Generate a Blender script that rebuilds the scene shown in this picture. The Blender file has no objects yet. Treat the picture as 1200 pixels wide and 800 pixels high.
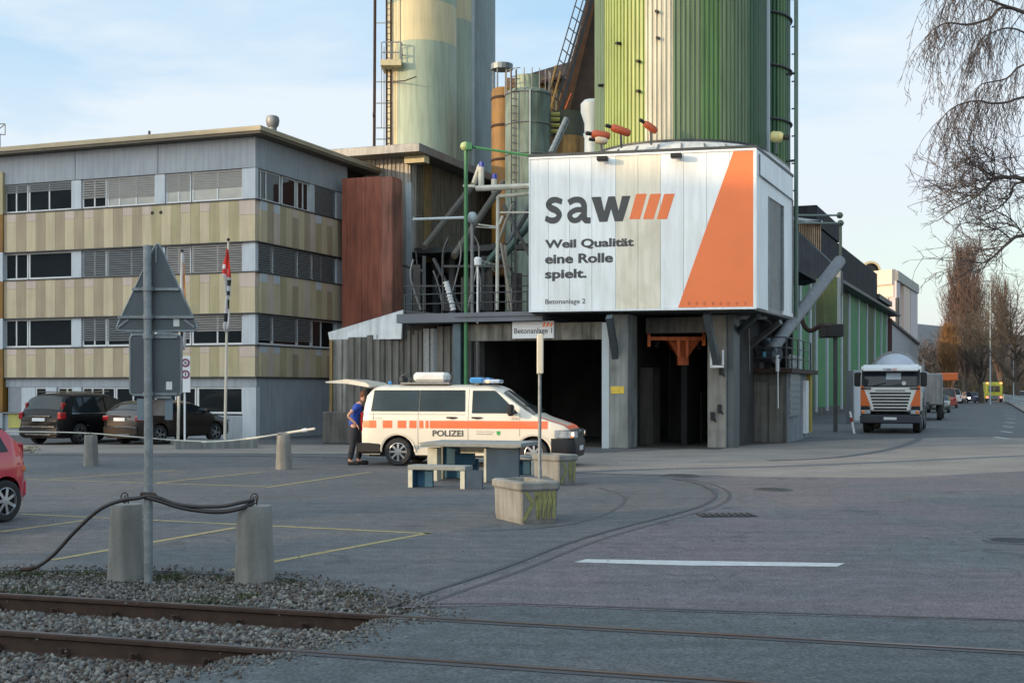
import bpy, math, random
import numpy as np
from mathutils import Matrix, Vector
from mathutils.geometry import tessellate_polygon
R = math.radians
S = bpy.context.scene
COL = S.collection
random.seed(7)

# ---------------------------------------------------------------- camera
F_PX, HOR, CAM_H = 1500.0, 455.0, 1.9
cam_d = bpy.data.cameras.new('camera')
cam_d.sensor_width = 36.0
cam_d.lens = 36.0 * F_PX / 1200.0
cam_d.shift_y = (HOR - 400.0) / 1200.0
cam_d.clip_end = 6000.0
cam = bpy.data.objects.new('camera', cam_d)
cam.location = (0, 0, CAM_H)
cam.rotation_euler = (R(90), 0, 0)
COL.objects.link(cam)
S.camera = cam

# ---------------------------------------------------------------- light
SUN_EL, SUN_AZ = 9.0, math.degrees(math.atan2(-0.88, -0.47))   # azimuth from +Y towards +X
sun_dir = Vector((math.sin(R(SUN_AZ)) * math.cos(R(SUN_EL)), math.cos(R(SUN_AZ)) * math.cos(R(SUN_EL)), math.sin(R(SUN_EL))))
W = bpy.data.worlds.new('World'); S.world = W; W.use_nodes = True
nt = W.node_tree; nt.nodes.clear()
def N(tree, typ, **kw):
    n = tree.nodes.new(typ)
    for k, v in kw.items(): setattr(n, k, v)
    return n
sky = N(nt, 'ShaderNodeTexSky', sky_type='NISHITA')
sky.sun_disc = False; sky.sun_elevation = R(SUN_EL); sky.sun_rotation = R(SUN_AZ)
sky.air_density = 1.0; sky.dust_density = 1.2; sky.ozone_density = 1.6
bg = N(nt, 'ShaderNodeBackground'); bg.inputs['Strength'].default_value = 0.15
out = N(nt, 'ShaderNodeOutputWorld')
tc = N(nt, 'ShaderNodeTexCoord')
mp = N(nt, 'ShaderNodeMapping'); mp.inputs['Scale'].default_value = (1.2, 1.2, 5.5)
nz = N(nt, 'ShaderNodeTexNoise'); nz.inputs['Scale'].default_value = 1.6; nz.inputs['Detail'].default_value = 9; nz.inputs['Roughness'].default_value = 0.55; nz.inputs['Distortion'].default_value = 0.3
rp = N(nt, 'ShaderNodeValToRGB'); rp.color_ramp.elements[0].position = 0.40; rp.color_ramp.elements[1].position = 0.58
sep = N(nt, 'ShaderNodeSeparateXYZ')
mr = N(nt, 'ShaderNodeMapRange'); mr.inputs['From Min'].default_value = 0.13; mr.inputs['From Max'].default_value = 0.31; mr.inputs['To Min'].default_value = 1.05; mr.inputs['To Max'].default_value = -0.32
mul = N(nt, 'ShaderNodeMath', operation='MULTIPLY_ADD'); mul.inputs[1].default_value = 0.95; mul.use_clamp = True
mix = N(nt, 'ShaderNodeMix', data_type='RGBA')
mix.inputs['B'].default_value = (3.15, 3.50, 3.80, 1)      # thin bright cloud, in the sky texture's own units
veil = N(nt, 'ShaderNodeMix', data_type='RGBA'); veil.inputs['Factor'].default_value = 0.8
veil.inputs['B'].default_value = (1.95, 2.95, 3.90, 1)     # the high blue veil
L = nt.links.new
L(tc.outputs['Generated'], mp.inputs['Vector']); L(mp.outputs[0], nz.inputs['Vector']); L(nz.outputs['Fac'], rp.inputs['Fac'])
L(tc.outputs['Generated'], sep.inputs[0]); L(sep.outputs['Z'], mr.inputs['Value'])
L(rp.outputs['Color'], mul.inputs[0]); L(mr.outputs[0], mul.inputs[2])
L(sky.outputs[0], veil.inputs['A']); L(mul.outputs[0], mix.inputs['Factor']); L(veil.outputs['Result'], mix.inputs['A'])
lowm = N(nt, 'ShaderNodeMapRange'); lowm.inputs['From Min'].default_value = 0.16; lowm.inputs['From Max'].default_value = 0.0; L(sep.outputs['Z'], lowm.inputs['Value'])
low = N(nt, 'ShaderNodeMix', data_type='RGBA'); low.inputs['A'].default_value = (3.15, 3.50, 3.80, 1); low.inputs['B'].default_value = (3.35, 3.35, 3.20, 1)
L(lowm.outputs[0], low.inputs['Factor']); L(low.outputs['Result'], mix.inputs['B'])
# thin cloud scatters forward: brighter and warmer towards the sun
dot = N(nt, 'ShaderNodeVectorMath', operation='DOT_PRODUCT'); dot.inputs[1].default_value = tuple(sun_dir); L(tc.outputs['Generated'], dot.inputs[0])
pw = N(nt, 'ShaderNodeMapRange'); pw.inputs['From Min'].default_value = 0.0; pw.inputs['From Max'].default_value = 1.0; pw.inputs['To Min'].default_value = 1.0; pw.inputs['To Max'].default_value = 1.0; pw.inputs['To Min'].default_value = 0.0; L(dot.outputs['Value'], pw.inputs['Value'])
glow = N(nt, 'ShaderNodeMix', data_type='RGBA'); glow.inputs['A'].default_value = (1, 1, 1, 1); glow.inputs['B'].default_value = (3.6, 3.12, 2.65, 1); L(pw.outputs[0], glow.inputs['Factor'])
scl = N(nt, 'ShaderNodeVectorMath', operation='MULTIPLY'); L(mix.outputs['Result'], scl.inputs[0]); L(glow.outputs['Result'], scl.inputs[1])
lt_ = N(nt, 'ShaderNodeMix', data_type='RGBA', blend_type='LIGHTEN'); lt_.inputs['Factor'].default_value = 0.6
L(scl.outputs[0], lt_.inputs['A']); L(sky.outputs[0], lt_.inputs['B'])
L(lt_.outputs['Result'], bg.inputs['Color']); L(bg.outputs[0], out.inputs['Surface'])
sl = bpy.data.lights.new('sun', 'SUN'); sl.energy = 2.1; sl.angle = R(0.6); sl.color = (1.0, 0.72, 0.42)
so = bpy.data.objects.new('sun', sl); COL.objects.link(so)
so.rotation_euler = (-sun_dir).to_track_quat('-Z', 'Y').to_euler()
so.location = (0, 0, 60)
S.view_settings.view_transform = 'Standard'; S.view_settings.look = 'None'; S.view_settings.gamma = 1.0
S.view_settings.exposure = 0.80

# ---------------------------------------------------------------- picture -> place
def G(px, py, z=0.0):
    Y = F_PX * (CAM_H - z) / (py - HOR)
    return Vector(((px - 600) / F_PX * Y, Y, z))
def P(px, py, Y):
    return Vector(((px - 600) / F_PX * Y, Y, CAM_H + (HOR - py) / F_PX * Y))
class Frame:
    """local frame: origin o, x along a facade to the right, y into the building"""
    def __init__(s, o, deg):
        s.o = Vector((o[0], o[1], 0)); s.deg = deg; a = R(deg)
        s.u = Vector((math.cos(a), math.sin(a), 0)); s.v = Vector((-math.sin(a), math.cos(a), 0))
        s.M = Matrix.Translation(s.o) @ Matrix.Rotation(a, 4, 'Z')
    def x_at(s, px, y=0.0):          # local x where the column px meets the plane y
        k = (px - 600) / F_PX; b = s.o + s.v * y
        return (k * b.y - b.x) / (s.u.x - k * s.u.y)
    def y_at(s, px, x=0.0):
        k = (px - 600) / F_PX; b = s.o + s.u * x
        return (k * b.y - b.x) / (s.v.x - k * s.v.y)
    def z_at(s, py, x, y=0.0):
        Y = (s.o + s.u * x + s.v * y).y
        return CAM_H + (HOR - py) / F_PX * Y
    def w(s, x, y, z=0.0): return s.o + s.u * x + s.v * y + Vector((0, 0, z))

# ---------------------------------------------------------------- materials
def lin(h):
    h = h.lstrip('#'); c = [int(h[i:i + 2], 16) / 255 for i in (0, 2, 4)]
    return tuple((x / 12.92 if x <= 0.04045 else ((x + 0.055) / 1.055) ** 2.4) for x in c)
MATS = {}
def mat(name, col, rough=0.7, var=0.12, scale=2.0, metal=0.0, bump=0.0, streak=0.0, fine=0.0, spec=0.5, dirt=None, coat=0.0):
    if name in MATS: return MATS[name]
    if isinstance(col, str): col = lin(col)
    m = bpy.data.materials.new(name); m.use_nodes = True; t = m.node_tree; b = t.nodes['Principled BSDF']
    b.inputs['Roughness'].default_value = rough; b.inputs['Metallic'].default_value = metal
    b.inputs['Specular IOR Level'].default_value = spec
    if coat: b.inputs['Coat Weight'].default_value = coat
    l = t.links.new
    c0 = N(t, 'ShaderNodeRGB'); c0.outputs[0].default_value = (*col, 1); cur = c0.outputs[0]
    g = N(t, 'ShaderNodeTexCoord'); src = g.outputs['Object']
    def noise(sc, det=4, mapping=None, dist=0.0):
        n = N(t, 'ShaderNodeTexNoise'); n.inputs['Scale'].default_value = sc; n.inputs['Detail'].default_value = det; n.inputs['Distortion'].default_value = dist
        if mapping:
            q = N(t, 'ShaderNodeMapping'); q.inputs['Scale'].default_value = mapping; l(src, q.inputs[0]); l(q.outputs[0], n.inputs['Vector'])
        else: l(src, n.inputs['Vector'])
        return n.outputs['Fac']
    def mulfac(cur, fac, lo, hi, a=0.3, bb=0.7):
        r = N(t, 'ShaderNodeMapRange'); r.inputs['From Min'].default_value = a; r.inputs['From Max'].default_value = bb
        r.inputs['To Min'].default_value = lo; r.inputs['To Max'].default_value = hi; l(fac, r.inputs['Value'])
        x = N(t, 'ShaderNodeVectorMath', operation='SCALE'); l(cur, x.inputs[0]); l(r.outputs[0], x.inputs['Scale'])
        return x.outputs[0]
    if var: cur = mulfac(cur, noise(scale, 6), 1 - var, 1 + var)
    if fine: cur = mulfac(cur, noise(60, 2), 1 - fine, 1 + fine)
    if streak:
        cur = mulfac(cur, noise(2.2, 5, (3.0, 3.0, 0.25)), 1 - streak, 1 + streak * 0.3, 0.35, 0.6)
    if dirt:
        n = noise(1.1, 8, (1, 1, 0.5), 0.6)
        r = N(t, 'ShaderNodeMapRange'); r.inputs['From Min'].default_value = 0.5; r.inputs['From Max'].default_value = 0.68
        r.inputs['To Max'].default_value = dirt[1]; l(n, r.inputs['Value'])
        x = N(t, 'ShaderNodeMix', data_type='RGBA'); l(r.outputs[0], x.inputs['Factor']); l(cur, x.inputs['A']); x.inputs['B'].default_value = (*lin(dirt[0]), 1)
        cur = x.outputs['Result']
    l(cur, b.inputs['Base Color'])
    if bump:
        bn = N(t, 'ShaderNodeBump'); bn.inputs['Strength'].default_value = bump; bn.inputs['Distance'].default_value = 0.02
        l(noise(max(scale * 6, 14), 5), bn.inputs['Height']); l(bn.outputs[0], b.inputs['Normal'])
    MATS[name] = m
    return m
def glass(name, col, rough=0.06, var=0.25):
    m = mat(name, col, rough, var=var, scale=0.7, spec=0.35)
    return m
def emit(name, col, e):
    if name in MATS: return MATS[name]
    m = bpy.data.materials.new(name); m.use_nodes = True; b = m.node_tree.nodes['Principled BSDF']
    if isinstance(col, str): col = lin(col)
    b.inputs['Base Color'].default_value = (*col, 1); b.inputs['Emission Color'].default_value = (*col, 1); b.inputs['Emission Strength'].default_value = e
    MATS[name] = m
    return m

# ---------------------------------------------------------------- mesh building
XF = {}
def reg(o, M): XF[o.name] = M
class MB:
    def __init__(s): s.v = []; s.f = []; s.m = []
    def add(s, vs, fs, mi=0):
        b = len(s.v); s.v += [tuple(p) for p in vs]; s.f += [tuple(i + b for i in f) for f in fs]; s.m += [mi] * len(fs); return s
    def box(s, x0, x1, y0, y1, z0, z1, mi=0, M=None, bev=0.0):
        if bev > 0:
            b = bev; vs = []; 
            pts = []
            for (x, sx) in ((x0, 1), (x1, -1)):
                for (y, sy) in ((y0, 1), (y1, -1)):
                    for (z, sz) in ((z0, 1), (z1, -1)):
                        pts.append(((x, y + sy * b, z + sz * b), (x + sx * b, y, z + sz * b), (x + sx * b, y + sy * b, z)))
            vs = [p for t in pts for p in t]
            def i(a, b_, c, k): return (a * 4 + b_ * 2 + c) * 3 + k
            fs = []
            for a in (0, 1): fs.append([i(a, 0, 0, 0), i(a, 1, 0, 0), i(a, 1, 1, 0), i(a, 0, 1, 0)][::(-1 if a == 0 else 1)])
            for a in (0, 1): fs.append([i(0, a, 0, 1), i(1, a, 0, 1), i(1, a, 1, 1), i(0, a, 1, 1)][::(1 if a == 0 else -1)])
            for a in (0, 1): fs.append([i(0, 0, a, 2), i(1, 0, a, 2), i(1, 1, a, 2), i(0, 1, a, 2)][::(-1 if a == 0 else 1)])
            for a in (0, 1):
                for c in (0, 1):
                    fs.append([i(a, c, 0, 0), i(a, c, 0, 1), i(a, c, 1, 1), i(a, c, 1, 0)])
                    fs.append([i(a, 0, c, 0), i(a, 0, c, 2), i(a, 1, c, 2), i(a, 1, c, 0)])
                    fs.append([i(0, a, c, 1), i(0, a, c, 2), i(1, a, c, 2), i(1, a, c, 1)])
            for a in (0, 1):
                for b_ in (0, 1):
                    for c in (0, 1): fs.append([i(a, b_, c, 0), i(a, b_, c, 1), i(a, b_, c, 2)])
        else:
            vs = [(x, y, z) for x in (x0, x1) for y in (y0, y1) for z in (z0, z1)]
            fs = [(0, 1, 3, 2), (4, 6, 7, 5), (0, 4, 5, 1), (2, 3, 7, 6), (0, 2, 6, 4), (1, 5, 7, 3)]
        if M is not None: vs = [M @ Vector(p) for p in vs]
        return s.add(vs, fs, mi)
    def tube(s, pts, r, n=8, mi=0, caps=True, r1=None):
        pts = [Vector(p) for p in pts]; k = len(pts); rings = []
        up = None
        for i, p in enumerate(pts):
            d = (pts[min(i + 1, k - 1)] - pts[max(i - 1, 0)])
            if d.length < 1e-9: d = Vector((0, 0, 1))
            d.normalize()
            if up is None:
                up = Vector((0, 0, 1)) if abs(d.z) < 0.9 else Vector((1, 0, 0))
            a = d.cross(up)
            if a.length < 1e-6: a = d.cross(Vector((0, 1, 0)))
            a.normalize(); b = d.cross(a); b.normalize(); up = a.cross(d)
            rr = r if not isinstance(r, (list, tuple)) else r[i]
            if r1 is not None: rr = r + (r1 - r) * i / max(1, k - 1)
            rings.append([p + (a * math.cos(2 * math.pi * j / n) + b * math.sin(2 * math.pi * j / n)) * rr for j in range(n)])
        vs = [q for ring in rings for q in ring]; fs = []
        for i in range(k - 1):
            for j in range(n):
                fs.append((i * n + j, i * n + (j + 1) % n, (i + 1) * n + (j + 1) % n, (i + 1) * n + j))
        if caps: fs.append(tuple(range(n))[::-1]); fs.append(tuple((k - 1) * n + j for j in range(n)))
        return s.add(vs, fs, mi)
    def bar(s, a, b, w, h=None, mi=0):
        """rectangular bar from a to b, w wide (horizontal), h high"""
        a = Vector(a); b = Vector(b); h = h or w; d = (b - a).normalized()
        up = Vector((0, 0, 1)) if abs(d.z) < 0.95 else Vector((0, 1, 0))
        x = d.cross(up).normalized(); y = x.cross(d).normalized()
        vs = [p + x * sx * w / 2 + y * sy * h / 2 for p in (a, b) for sx, sy in ((-1, -1), (1, -1), (1, 1), (-1, 1))]
        return s.add(vs, [(3, 2, 1, 0), (4, 5, 6, 7)] + [(i, (i + 1) % 4, 4 + (i + 1) % 4, 4 + i) for i in range(4)], mi)
    def lathe(s, prof, c=(0, 0, 0), n=24, mi=0, a0=0.0, a1=360.0, axis='Z', M=None):
        full = abs(a1 - a0) >= 359.9; k = n if full else n + 1; vs = []; c = Vector(c)
        for (r, z) in prof:
            for j in range(k):
                a = R(a0 + (a1 - a0) * j / n)
                p = Vector((r * math.cos(a), r * math.sin(a), z))
                if axis == 'X': p = Vector((p.z, p.x, p.y))
                elif axis == 'Y': p = Vector((p.x, p.z, p.y))
                if M is not None: p = M @ p
                vs.append(c + p)
        fs = []
        for i in range(len(prof) - 1):
            for j in range(k if full else k - 1):
                fs.append((i * k + j, i * k + (j + 1) % k, (i + 1) * k + (j + 1) % k, (i + 1) * k + j))
        if full:
            if prof[0][0] > 1e-6: fs.append(tuple(range(k))[::-1])
            if prof[-1][0] > 1e-6: fs.append(tuple((len(prof) - 1) * k + j for j in range(k)))
        return s.add(vs, fs, mi)
    def prism(s, poly, z0, z1, mi=0, M=None):
        """poly in xy, extruded z0..z1 (M maps it where it goes)"""
        n = len(poly); vs = [Vector((x, y, z)) for z in (z0, z1) for x, y in poly]
        if M is not None: vs = [M @ p for p in vs]
        return s.add(vs, [tuple(range(n))[::-1], tuple(range(n, 2 * n))] + [(i, (i + 1) % n, n + (i + 1) % n, n + i) for i in range(n)], mi)
    def corr(s, x0, x1, z0, z1, y, pitch=0.25, depth=0.05, mi=0, M=None, top=None):
        """trapezoidal sheet facing -y; top(x) optional varying top"""
        xs = []; x = x0; k = 0
        while x < x1 - 1e-6:
            for dx, dy in ((0, 0), (0.38, 0), (0.5, -1), (0.88, -1)):
                q = x + dx * pitch
                if q < x1: xs.append((q, dy * depth))
            x += pitch
        xs.append((x1, 0)); n = len(xs)
        tz = top or (lambda q: z1)
        vs = [Vector((q, y + d, z0)) for q, d in xs] + [Vector((q, y + d, tz(q))) for q, d in xs] + [Vector((q, y + d + 0.03, z0)) for q, d in xs] + [Vector((q, y + d + 0.03, tz(q))) for q, d in xs]
        if M is not None: vs = [M @ p for p in vs]
        fs = [(i, i + 1, n + i + 1, n + i) for i in range(n - 1)] + [(2 * n + i + 1, 2 * n + i, 3 * n + i, 3 * n + i + 1) for i in range(n - 1)]
        return s.add(vs, fs, mi)
    def build(s, name, mats, parent=None, world=True, label=None, cat=None, group=None, kind=None, origin=None, smooth=False):
        if not isinstance(mats, (list, tuple)): mats = [mats]
        me = bpy.data.meshes.new(name)
        vs = s.v
        if parent is not None and world and parent.name in XF:
            inv = XF[parent.name].inverted(); vs = [tuple(inv @ Vector(p)) for p in vs]
        o = bpy.data.objects.new(name, me); COL.objects.link(o)
        if parent is None and origin is not None:
            og = Vector(origin); vs = [tuple(Vector(p) - og) for p in vs]; o.location = og
        me.from_pydata(vs, [], s.f)
        for m in mats: me.materials.append(m)
        if len(mats) > 1: me.polygons.foreach_set('material_index', s.m)
        if smooth is True: me.polygons.foreach_set('use_smooth', [True] * len(s.f))
        me.update()
        if smooth == 'auto':
            me.polygons.foreach_set('use_smooth', [True] * len(s.f)); me.set_sharp_from_angle(angle=R(35))
        if parent is not None:
            o.parent = parent; XF[o.name] = XF.get(parent.name, Matrix.Identity(4))
        tag(o, label, cat, group, kind)
        return o
def tag(o, label=None, cat=None, group=None, kind=None):
    for k, v in (('label', label), ('category', cat), ('group', group), ('kind', kind)):
        if v is not None: o[k] = v
    return o
def thing(name, label, cat, loc=(0, 0, 0), rz=0.0, group=None):
    o = bpy.data.objects.new(name, None); COL.objects.link(o); o.empty_display_size = 0.3
    o.location = loc; o.rotation_euler = (0, 0, R(rz))
    reg(o, Matrix.Translation(Vector(loc)) @ Matrix.Rotation(R(rz), 4, 'Z'))
    return tag(o, label, cat, group)
def dup(root, loc, rz=None, label=None):
    def cp(o, par):
        c = o.copy(); COL.objects.link(c)
        if par is not None: c.parent = par
        for ch in o.children: cp(ch, c)
        return c
    c = cp(root, None); c.location = loc
    if rz is not None: c.rotation_euler = (0, 0, R(rz))
    if label: c['label'] = label
    reg(c, Matrix.Translation(Vector(loc)) @ Matrix.Rotation(c.rotation_euler[2], 4, 'Z'))
    return c
def text_mesh(name, s, size, M, m, parent=None, bold=0.0, thick=0.004, align='LEFT', sx=1.0, world=True, shear=0.0, label=None):
    cu = bpy.data.curves.new(name, 'FONT'); cu.body = s; cu.size = size; cu.offset = bold; cu.extrude = thick; cu.align_x = align; cu.resolution_u = 6; cu.shear = shear
    ob = bpy.data.objects.new('t', cu); me = bpy.data.meshes.new_from_object(ob)
    bpy.data.objects.remove(ob); me.name = name
    MM = M @ Matrix.Diagonal((sx, 1, 1, 1))
    if parent is not None and world and parent.name in XF: MM = XF[parent.name].inverted() @ MM
    me.transform(MM); me.materials.clear(); me.materials.append(m)
    o = bpy.data.objects.new(name, me); COL.objects.link(o)
    if parent is not None: o.parent = parent; XF[o.name] = XF.get(parent.name, Matrix.Identity(4))
    return tag(o, label)
def sheet(name, pts, z, m, kind='structure', label=None, parent=None, cat=None):
    """flat polygon on the ground"""
    v = [Vector((p[0], p[1], z)) for p in pts]
    tris = tessellate_polygon([v])
    b = MB(); b.add(v, [tuple(t) for t in tris])
    # make them face up
    o = b.build(name, m, parent, kind=kind, label=label, cat=cat)
    me = o.data
    if len(me.polygons) and me.polygons[0].normal.z < 0: me.flip_normals()
    return o
def strip(pts, w, z=0.0):
    """ribbon polygon outline round a polyline on the ground"""
    a = []; b = []; pts = [Vector((p[0], p[1], 0)) for p in pts]
    for i, p in enumerate(pts):
        d = (pts[min(i + 1, len(pts) - 1)] - pts[max(i - 1, 0)]).normalized(); n = Vector((-d.y, d.x, 0))
        a.append(p + n * w / 2); b.append(p - n * w / 2)
    return a, b
def ribbon(name, pts, w, z, m, **kw):
    a, b = strip(pts, w); n = len(a)
    q = MB(); q.add([(p.x, p.y, z) for p in a] + [(p.x, p.y, z) for p in b], [(n + i, n + i + 1, i + 1, i) for i in range(n - 1)])
    return q.build(name, m, **kw)
def smooth_path(pts, n=6):
    pts = [Vector(p) for p in pts]; o = []
    for i in range(len(pts) - 1):
        p0 = pts[max(i - 1, 0)]; p1 = pts[i]; p2 = pts[i + 1]; p3 = pts[min(i + 2, len(pts) - 1)]
        for k in range(n):
            t = k / n
            o.append(0.5 * ((2 * p1) + (p2 - p0) * t + (2 * p0 - 5 * p1 + 4 * p2 - p3) * t * t + (3 * p1 - p0 - 3 * p2 + p3) * t ** 3))
    o.append(pts[-1]); return o
def RX(d): return Matrix.Rotation(R(d), 4, 'X')
def RY(d): return Matrix.Rotation(R(d), 4, 'Y')
def RZ(d): return Matrix.Rotation(R(d), 4, 'Z')
def T(*a): return Matrix.Translation(Vector(a[0]) if len(a) == 1 else Vector(a))
# ---------------------------------------------------------------- palette
def asphalt(name, base, tint, patch, crack=0.55):
    m = bpy.data.materials.new(name); m.use_nodes = True; t = m.node_tree; b = t.nodes['Principled BSDF']; l = t.links.new
    b.inputs['Roughness'].default_value = 0.82; b.inputs['Specular IOR Level'].default_value = 0.4
    g = N(t, 'ShaderNodeTexCoord').outputs['Object']
    def nz_(sc, det=5, mp_=None, dist=0.0, rough=0.5):
        n = N(t, 'ShaderNodeTexNoise'); n.inputs['Scale'].default_value = sc; n.inputs['Detail'].default_value = det; n.inputs['Distortion'].default_value = dist; n.inputs['Roughness'].default_value = rough
        if mp_:
            q = N(t, 'ShaderNodeMapping'); q.inputs['Scale'].default_value = mp_; q.inputs['Rotation'].default_value = (0, 0, R(20)); l(g, q.inputs[0]); l(q.outputs[0], n.inputs['Vector'])
        else: l(g, n.inputs['Vector'])
        return n.outputs['Fac']
    def rng_(f, a, c, lo, hi):
        r = N(t, 'ShaderNodeMapRange'); r.inputs['From Min'].default_value = a; r.inputs['From Max'].default_value = c; r.inputs['To Min'].default_value = lo; r.inputs['To Max'].default_value = hi; l(f, r.inputs['Value']); return r.outputs[0]
    def mixc(f, a, c):
        x = N(t, 'ShaderNodeMix', data_type='RGBA'); l(f, x.inputs['Factor'])
        for k, v in (('A', a), ('B', c)):
            if isinstance(v, tuple): x.inputs[k].default_value = (*v, 1)
            else: l(v, x.inputs[k])
        return x.outputs['Result']
    def scale(c, f):
        x = N(t, 'ShaderNodeVectorMath', operation='SCALE'); l(c, x.inputs[0]); l(f, x.inputs['Scale']); return x.outputs[0]
    c = mixc(rng_(nz_(0.22, 6, None, 1.2), .42, .60, 0, 1), base, tint)
    c = mixc(rng_(nz_(0.55, 7, (1, .45, 1), .8), .52, .66, 0, .55), c, patch)          # worn and oily patches
    c = mixc(rng_(nz_(.9, 6, (1, .6, 1), .5), .62, .72, 0, .6), c, (.040, .041, .044))      # oil and damp stains
    c = scale(c, rng_(nz_(1.6, 6, (.25, 2.2, 1)), .3, .7, .84, 1.16))                 # drag marks along the road
    c = scale(c, rng_(nz_(5, 6), .32, .68, .82, 1.18))
    c = scale(c, rng_(nz_(34, 3, None, 0, .8),   .36, .64, .48, 1.58))                   # aggregate
    v = N(t, 'ShaderNodeTexVoronoi'); v.feature = 'DISTANCE_TO_EDGE'; v.inputs['Scale'].default_value = 0.33
    wv = N(t, 'ShaderNodeVectorMath', operation='MULTIPLY_ADD'); nn = N(t, 'ShaderNodeTexNoise'); nn.inputs['Scale'].default_value = 1.3; nn.inputs['Detail'].default_value = 6; l(g, nn.inputs['Vector'])
    l(nn.outputs['Color'], wv.inputs[0]); wv.inputs[1].default_value = (1.6, 1.6, 0); l(g, wv.inputs[2]); l(wv.outputs[0], v.inputs['Vector'])
    ck = rng_(v.outputs['Distance'], .0, .011, 1, 0); mk = rng_(nz_(.35, 3), .46, .52, 0, crack)
    mm = N(t, 'ShaderNodeMath', operation='MULTIPLY'); l(ck, mm.inputs[0]); l(mk, mm.inputs[1])
    c = mixc(mm.outputs[0], c, (.022, .022, .024))
    l(c, b.inputs['Base Color'])
    bn = N(t, 'ShaderNodeBump'); bn.inputs['Strength'].default_value = .55; bn.inputs['Distance'].default_value = .012; l(nz_(40, 4, None, 0, .8), bn.inputs['Height']); l(bn.outputs[0], b.inputs['Normal'])
    MATS[name] = m; return m
M_asph = asphalt('asphalt', (.086, .087, .092), (.068, .074, .080), (.110, .096, .096))
M_asph2 = asphalt('asphalt_reddish', (.112, .094, .103), (.084, .088, .093), (.124, .098, .102))
M_asph3 = asphalt('asphalt_patch', (.062, .070, .076), (.072, .080, .084), (.082, .074, .078), .3)
M_pave_sun = mat('sunlit_paving', (0.185, 0.163, 0.146), 0.85, var=0.2, scale=0.6, fine=0.15, bump=0.2)  # lighter and pinker: low sunlight on the ground is put into this colour
M_tar = mat('tar', (0.035, 0.036, 0.042), 0.6, var=0.3, scale=3)
M_yline = mat('yellow_paint', (0.27, 0.215, 0.085), 0.7, var=0.3, scale=9, fine=0.3)
M_wline = mat('white_paint', (0.42, 0.43, 0.43), 0.7, var=0.15, scale=8, fine=0.2)
M_conc = mat('concrete', (0.185, 0.183, 0.170), 0.9, var=0.16, scale=2.5, fine=0.08, bump=0.3, streak=0.25)
M_concd = mat('concrete_dark', (0.085, 0.082, 0.076), 0.9, var=0.2, scale=1.6, bump=0.3, streak=0.4, dirt=('#2a2a28', 0.5))
M_concg = mat('concrete_grey_column', (0.175, 0.19, 0.185), 0.9, var=0.18, scale=1.2, bump=0.25, streak=0.3, dirt=('#3c3b36', 0.6))
M_plas = mat('grey_plaster', (0.30, 0.33, 0.365), 0.85, var=0.07, scale=0.8, streak=0.12)
M_plas2 = mat('pale_pillar', (0.46, 0.50, 0.54), 0.8, var=0.06, scale=1.5, streak=0.08)
M_khaki = mat('khaki_panel', (0.37, 0.32, 0.19), 0.8, var=0.08, scale=1.0, streak=0.1)
M_sand = mat('sand_panel', (0.49, 0.415, 0.28), 0.8, var=0.07, scale=1.0, streak=0.1)
M_pink = mat('pink_panel', (0.50, 0.41, 0.35), 0.8, var=0.07, scale=1.0, streak=0.08)
M_brown = mat('brown_panel', (0.34, 0.275, 0.19), 0.8, var=0.08, scale=1.0, streak=0.1)
M_roofe = mat('roof_edge_metal', (0.34, 0.29, 0.20), 0.55, var=0.1, scale=1.5, metal=0.2)
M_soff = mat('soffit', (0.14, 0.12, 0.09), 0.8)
M_wfr = mat('window_frame', (0.60, 0.62, 0.63), 0.5, var=0.05)
M_blind = mat('blind_slats', (0.48, 0.475, 0.47), 0.5, var=0.06, metal=0.1)
M_blind2 = mat('blind_slats_dark', (0.28, 0.31, 0.33), 0.5, var=0.06, metal=0.1)
M_gl = glass('window_glass', (0.014, 0.017, 0.019), 0.04)
M_glw = mat('window_curtain_glass', (0.36, 0.37, 0.35), 0.25, var=0.15, scale=1.5)
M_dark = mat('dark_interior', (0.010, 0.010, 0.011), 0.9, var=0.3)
M_blk = mat('black_plastic', (0.011, 0.011, 0.013), 0.5, spec=0.35)
M_tyre = mat('tyre_rubber', (0.016, 0.016, 0.017), 0.8)
M_rim = mat('alloy_rim', (0.45, 0.46, 0.48), 0.3, metal=0.8)
M_gal = mat('galvanised_steel', (0.19, 0.215, 0.23), 0.5, var=0.22, scale=9, metal=0.45, fine=0.15)
M_gald = mat('sign_back', (0.065, 0.082, 0.093), 0.5, var=0.10, scale=4, metal=0.3)
M_steel = mat('grey_steel', (0.20, 0.205, 0.21), 0.5, var=0.15, metal=0.4, streak=0.2)
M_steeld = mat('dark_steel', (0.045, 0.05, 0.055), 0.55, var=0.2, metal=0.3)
M_rust = mat('rusty_steel', (0.034, 0.017, 0.011), 0.85, var=0.35, scale=7, bump=0.3)
M_railtop = mat('rail_running_surface', (0.085, 0.062, 0.060), 0.35, var=0.2, metal=0.7)
M_wpipe = mat('white_pipe', (0.50, 0.50, 0.44), 0.6, var=0.12, scale=3, dirt=('#6a675c', 0.5))
M_white = mat('white_sheet', (0.74, 0.78, 0.80), 0.5, var=0.04, scale=0.8, streak=0.10, dirt=('#bdbbb0', 0.25))
M_white2 = mat('cream_sheet', (0.70, 0.66, 0.55), 0.5, var=0.05, scale=0.8, streak=0.12, dirt=('#a3957c', 0.4))
M_orange = mat('orange_film', (0.78, 0.185, 0.055), 0.5, var=0.05, scale=1.0)
M_logo = mat('dark_grey_lettering', (0.055, 0.057, 0.06), 0.6, var=0.05)
M_gr1 = mat('lime_cladding', (0.27, 0.33, 0.10), 0.5, var=0.10, scale=0.6, streak=0.15)
M_gr2 = mat('green_cladding', (0.070, 0.155, 0.055), 0.5, var=0.10, scale=0.6, streak=0.2)
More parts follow.
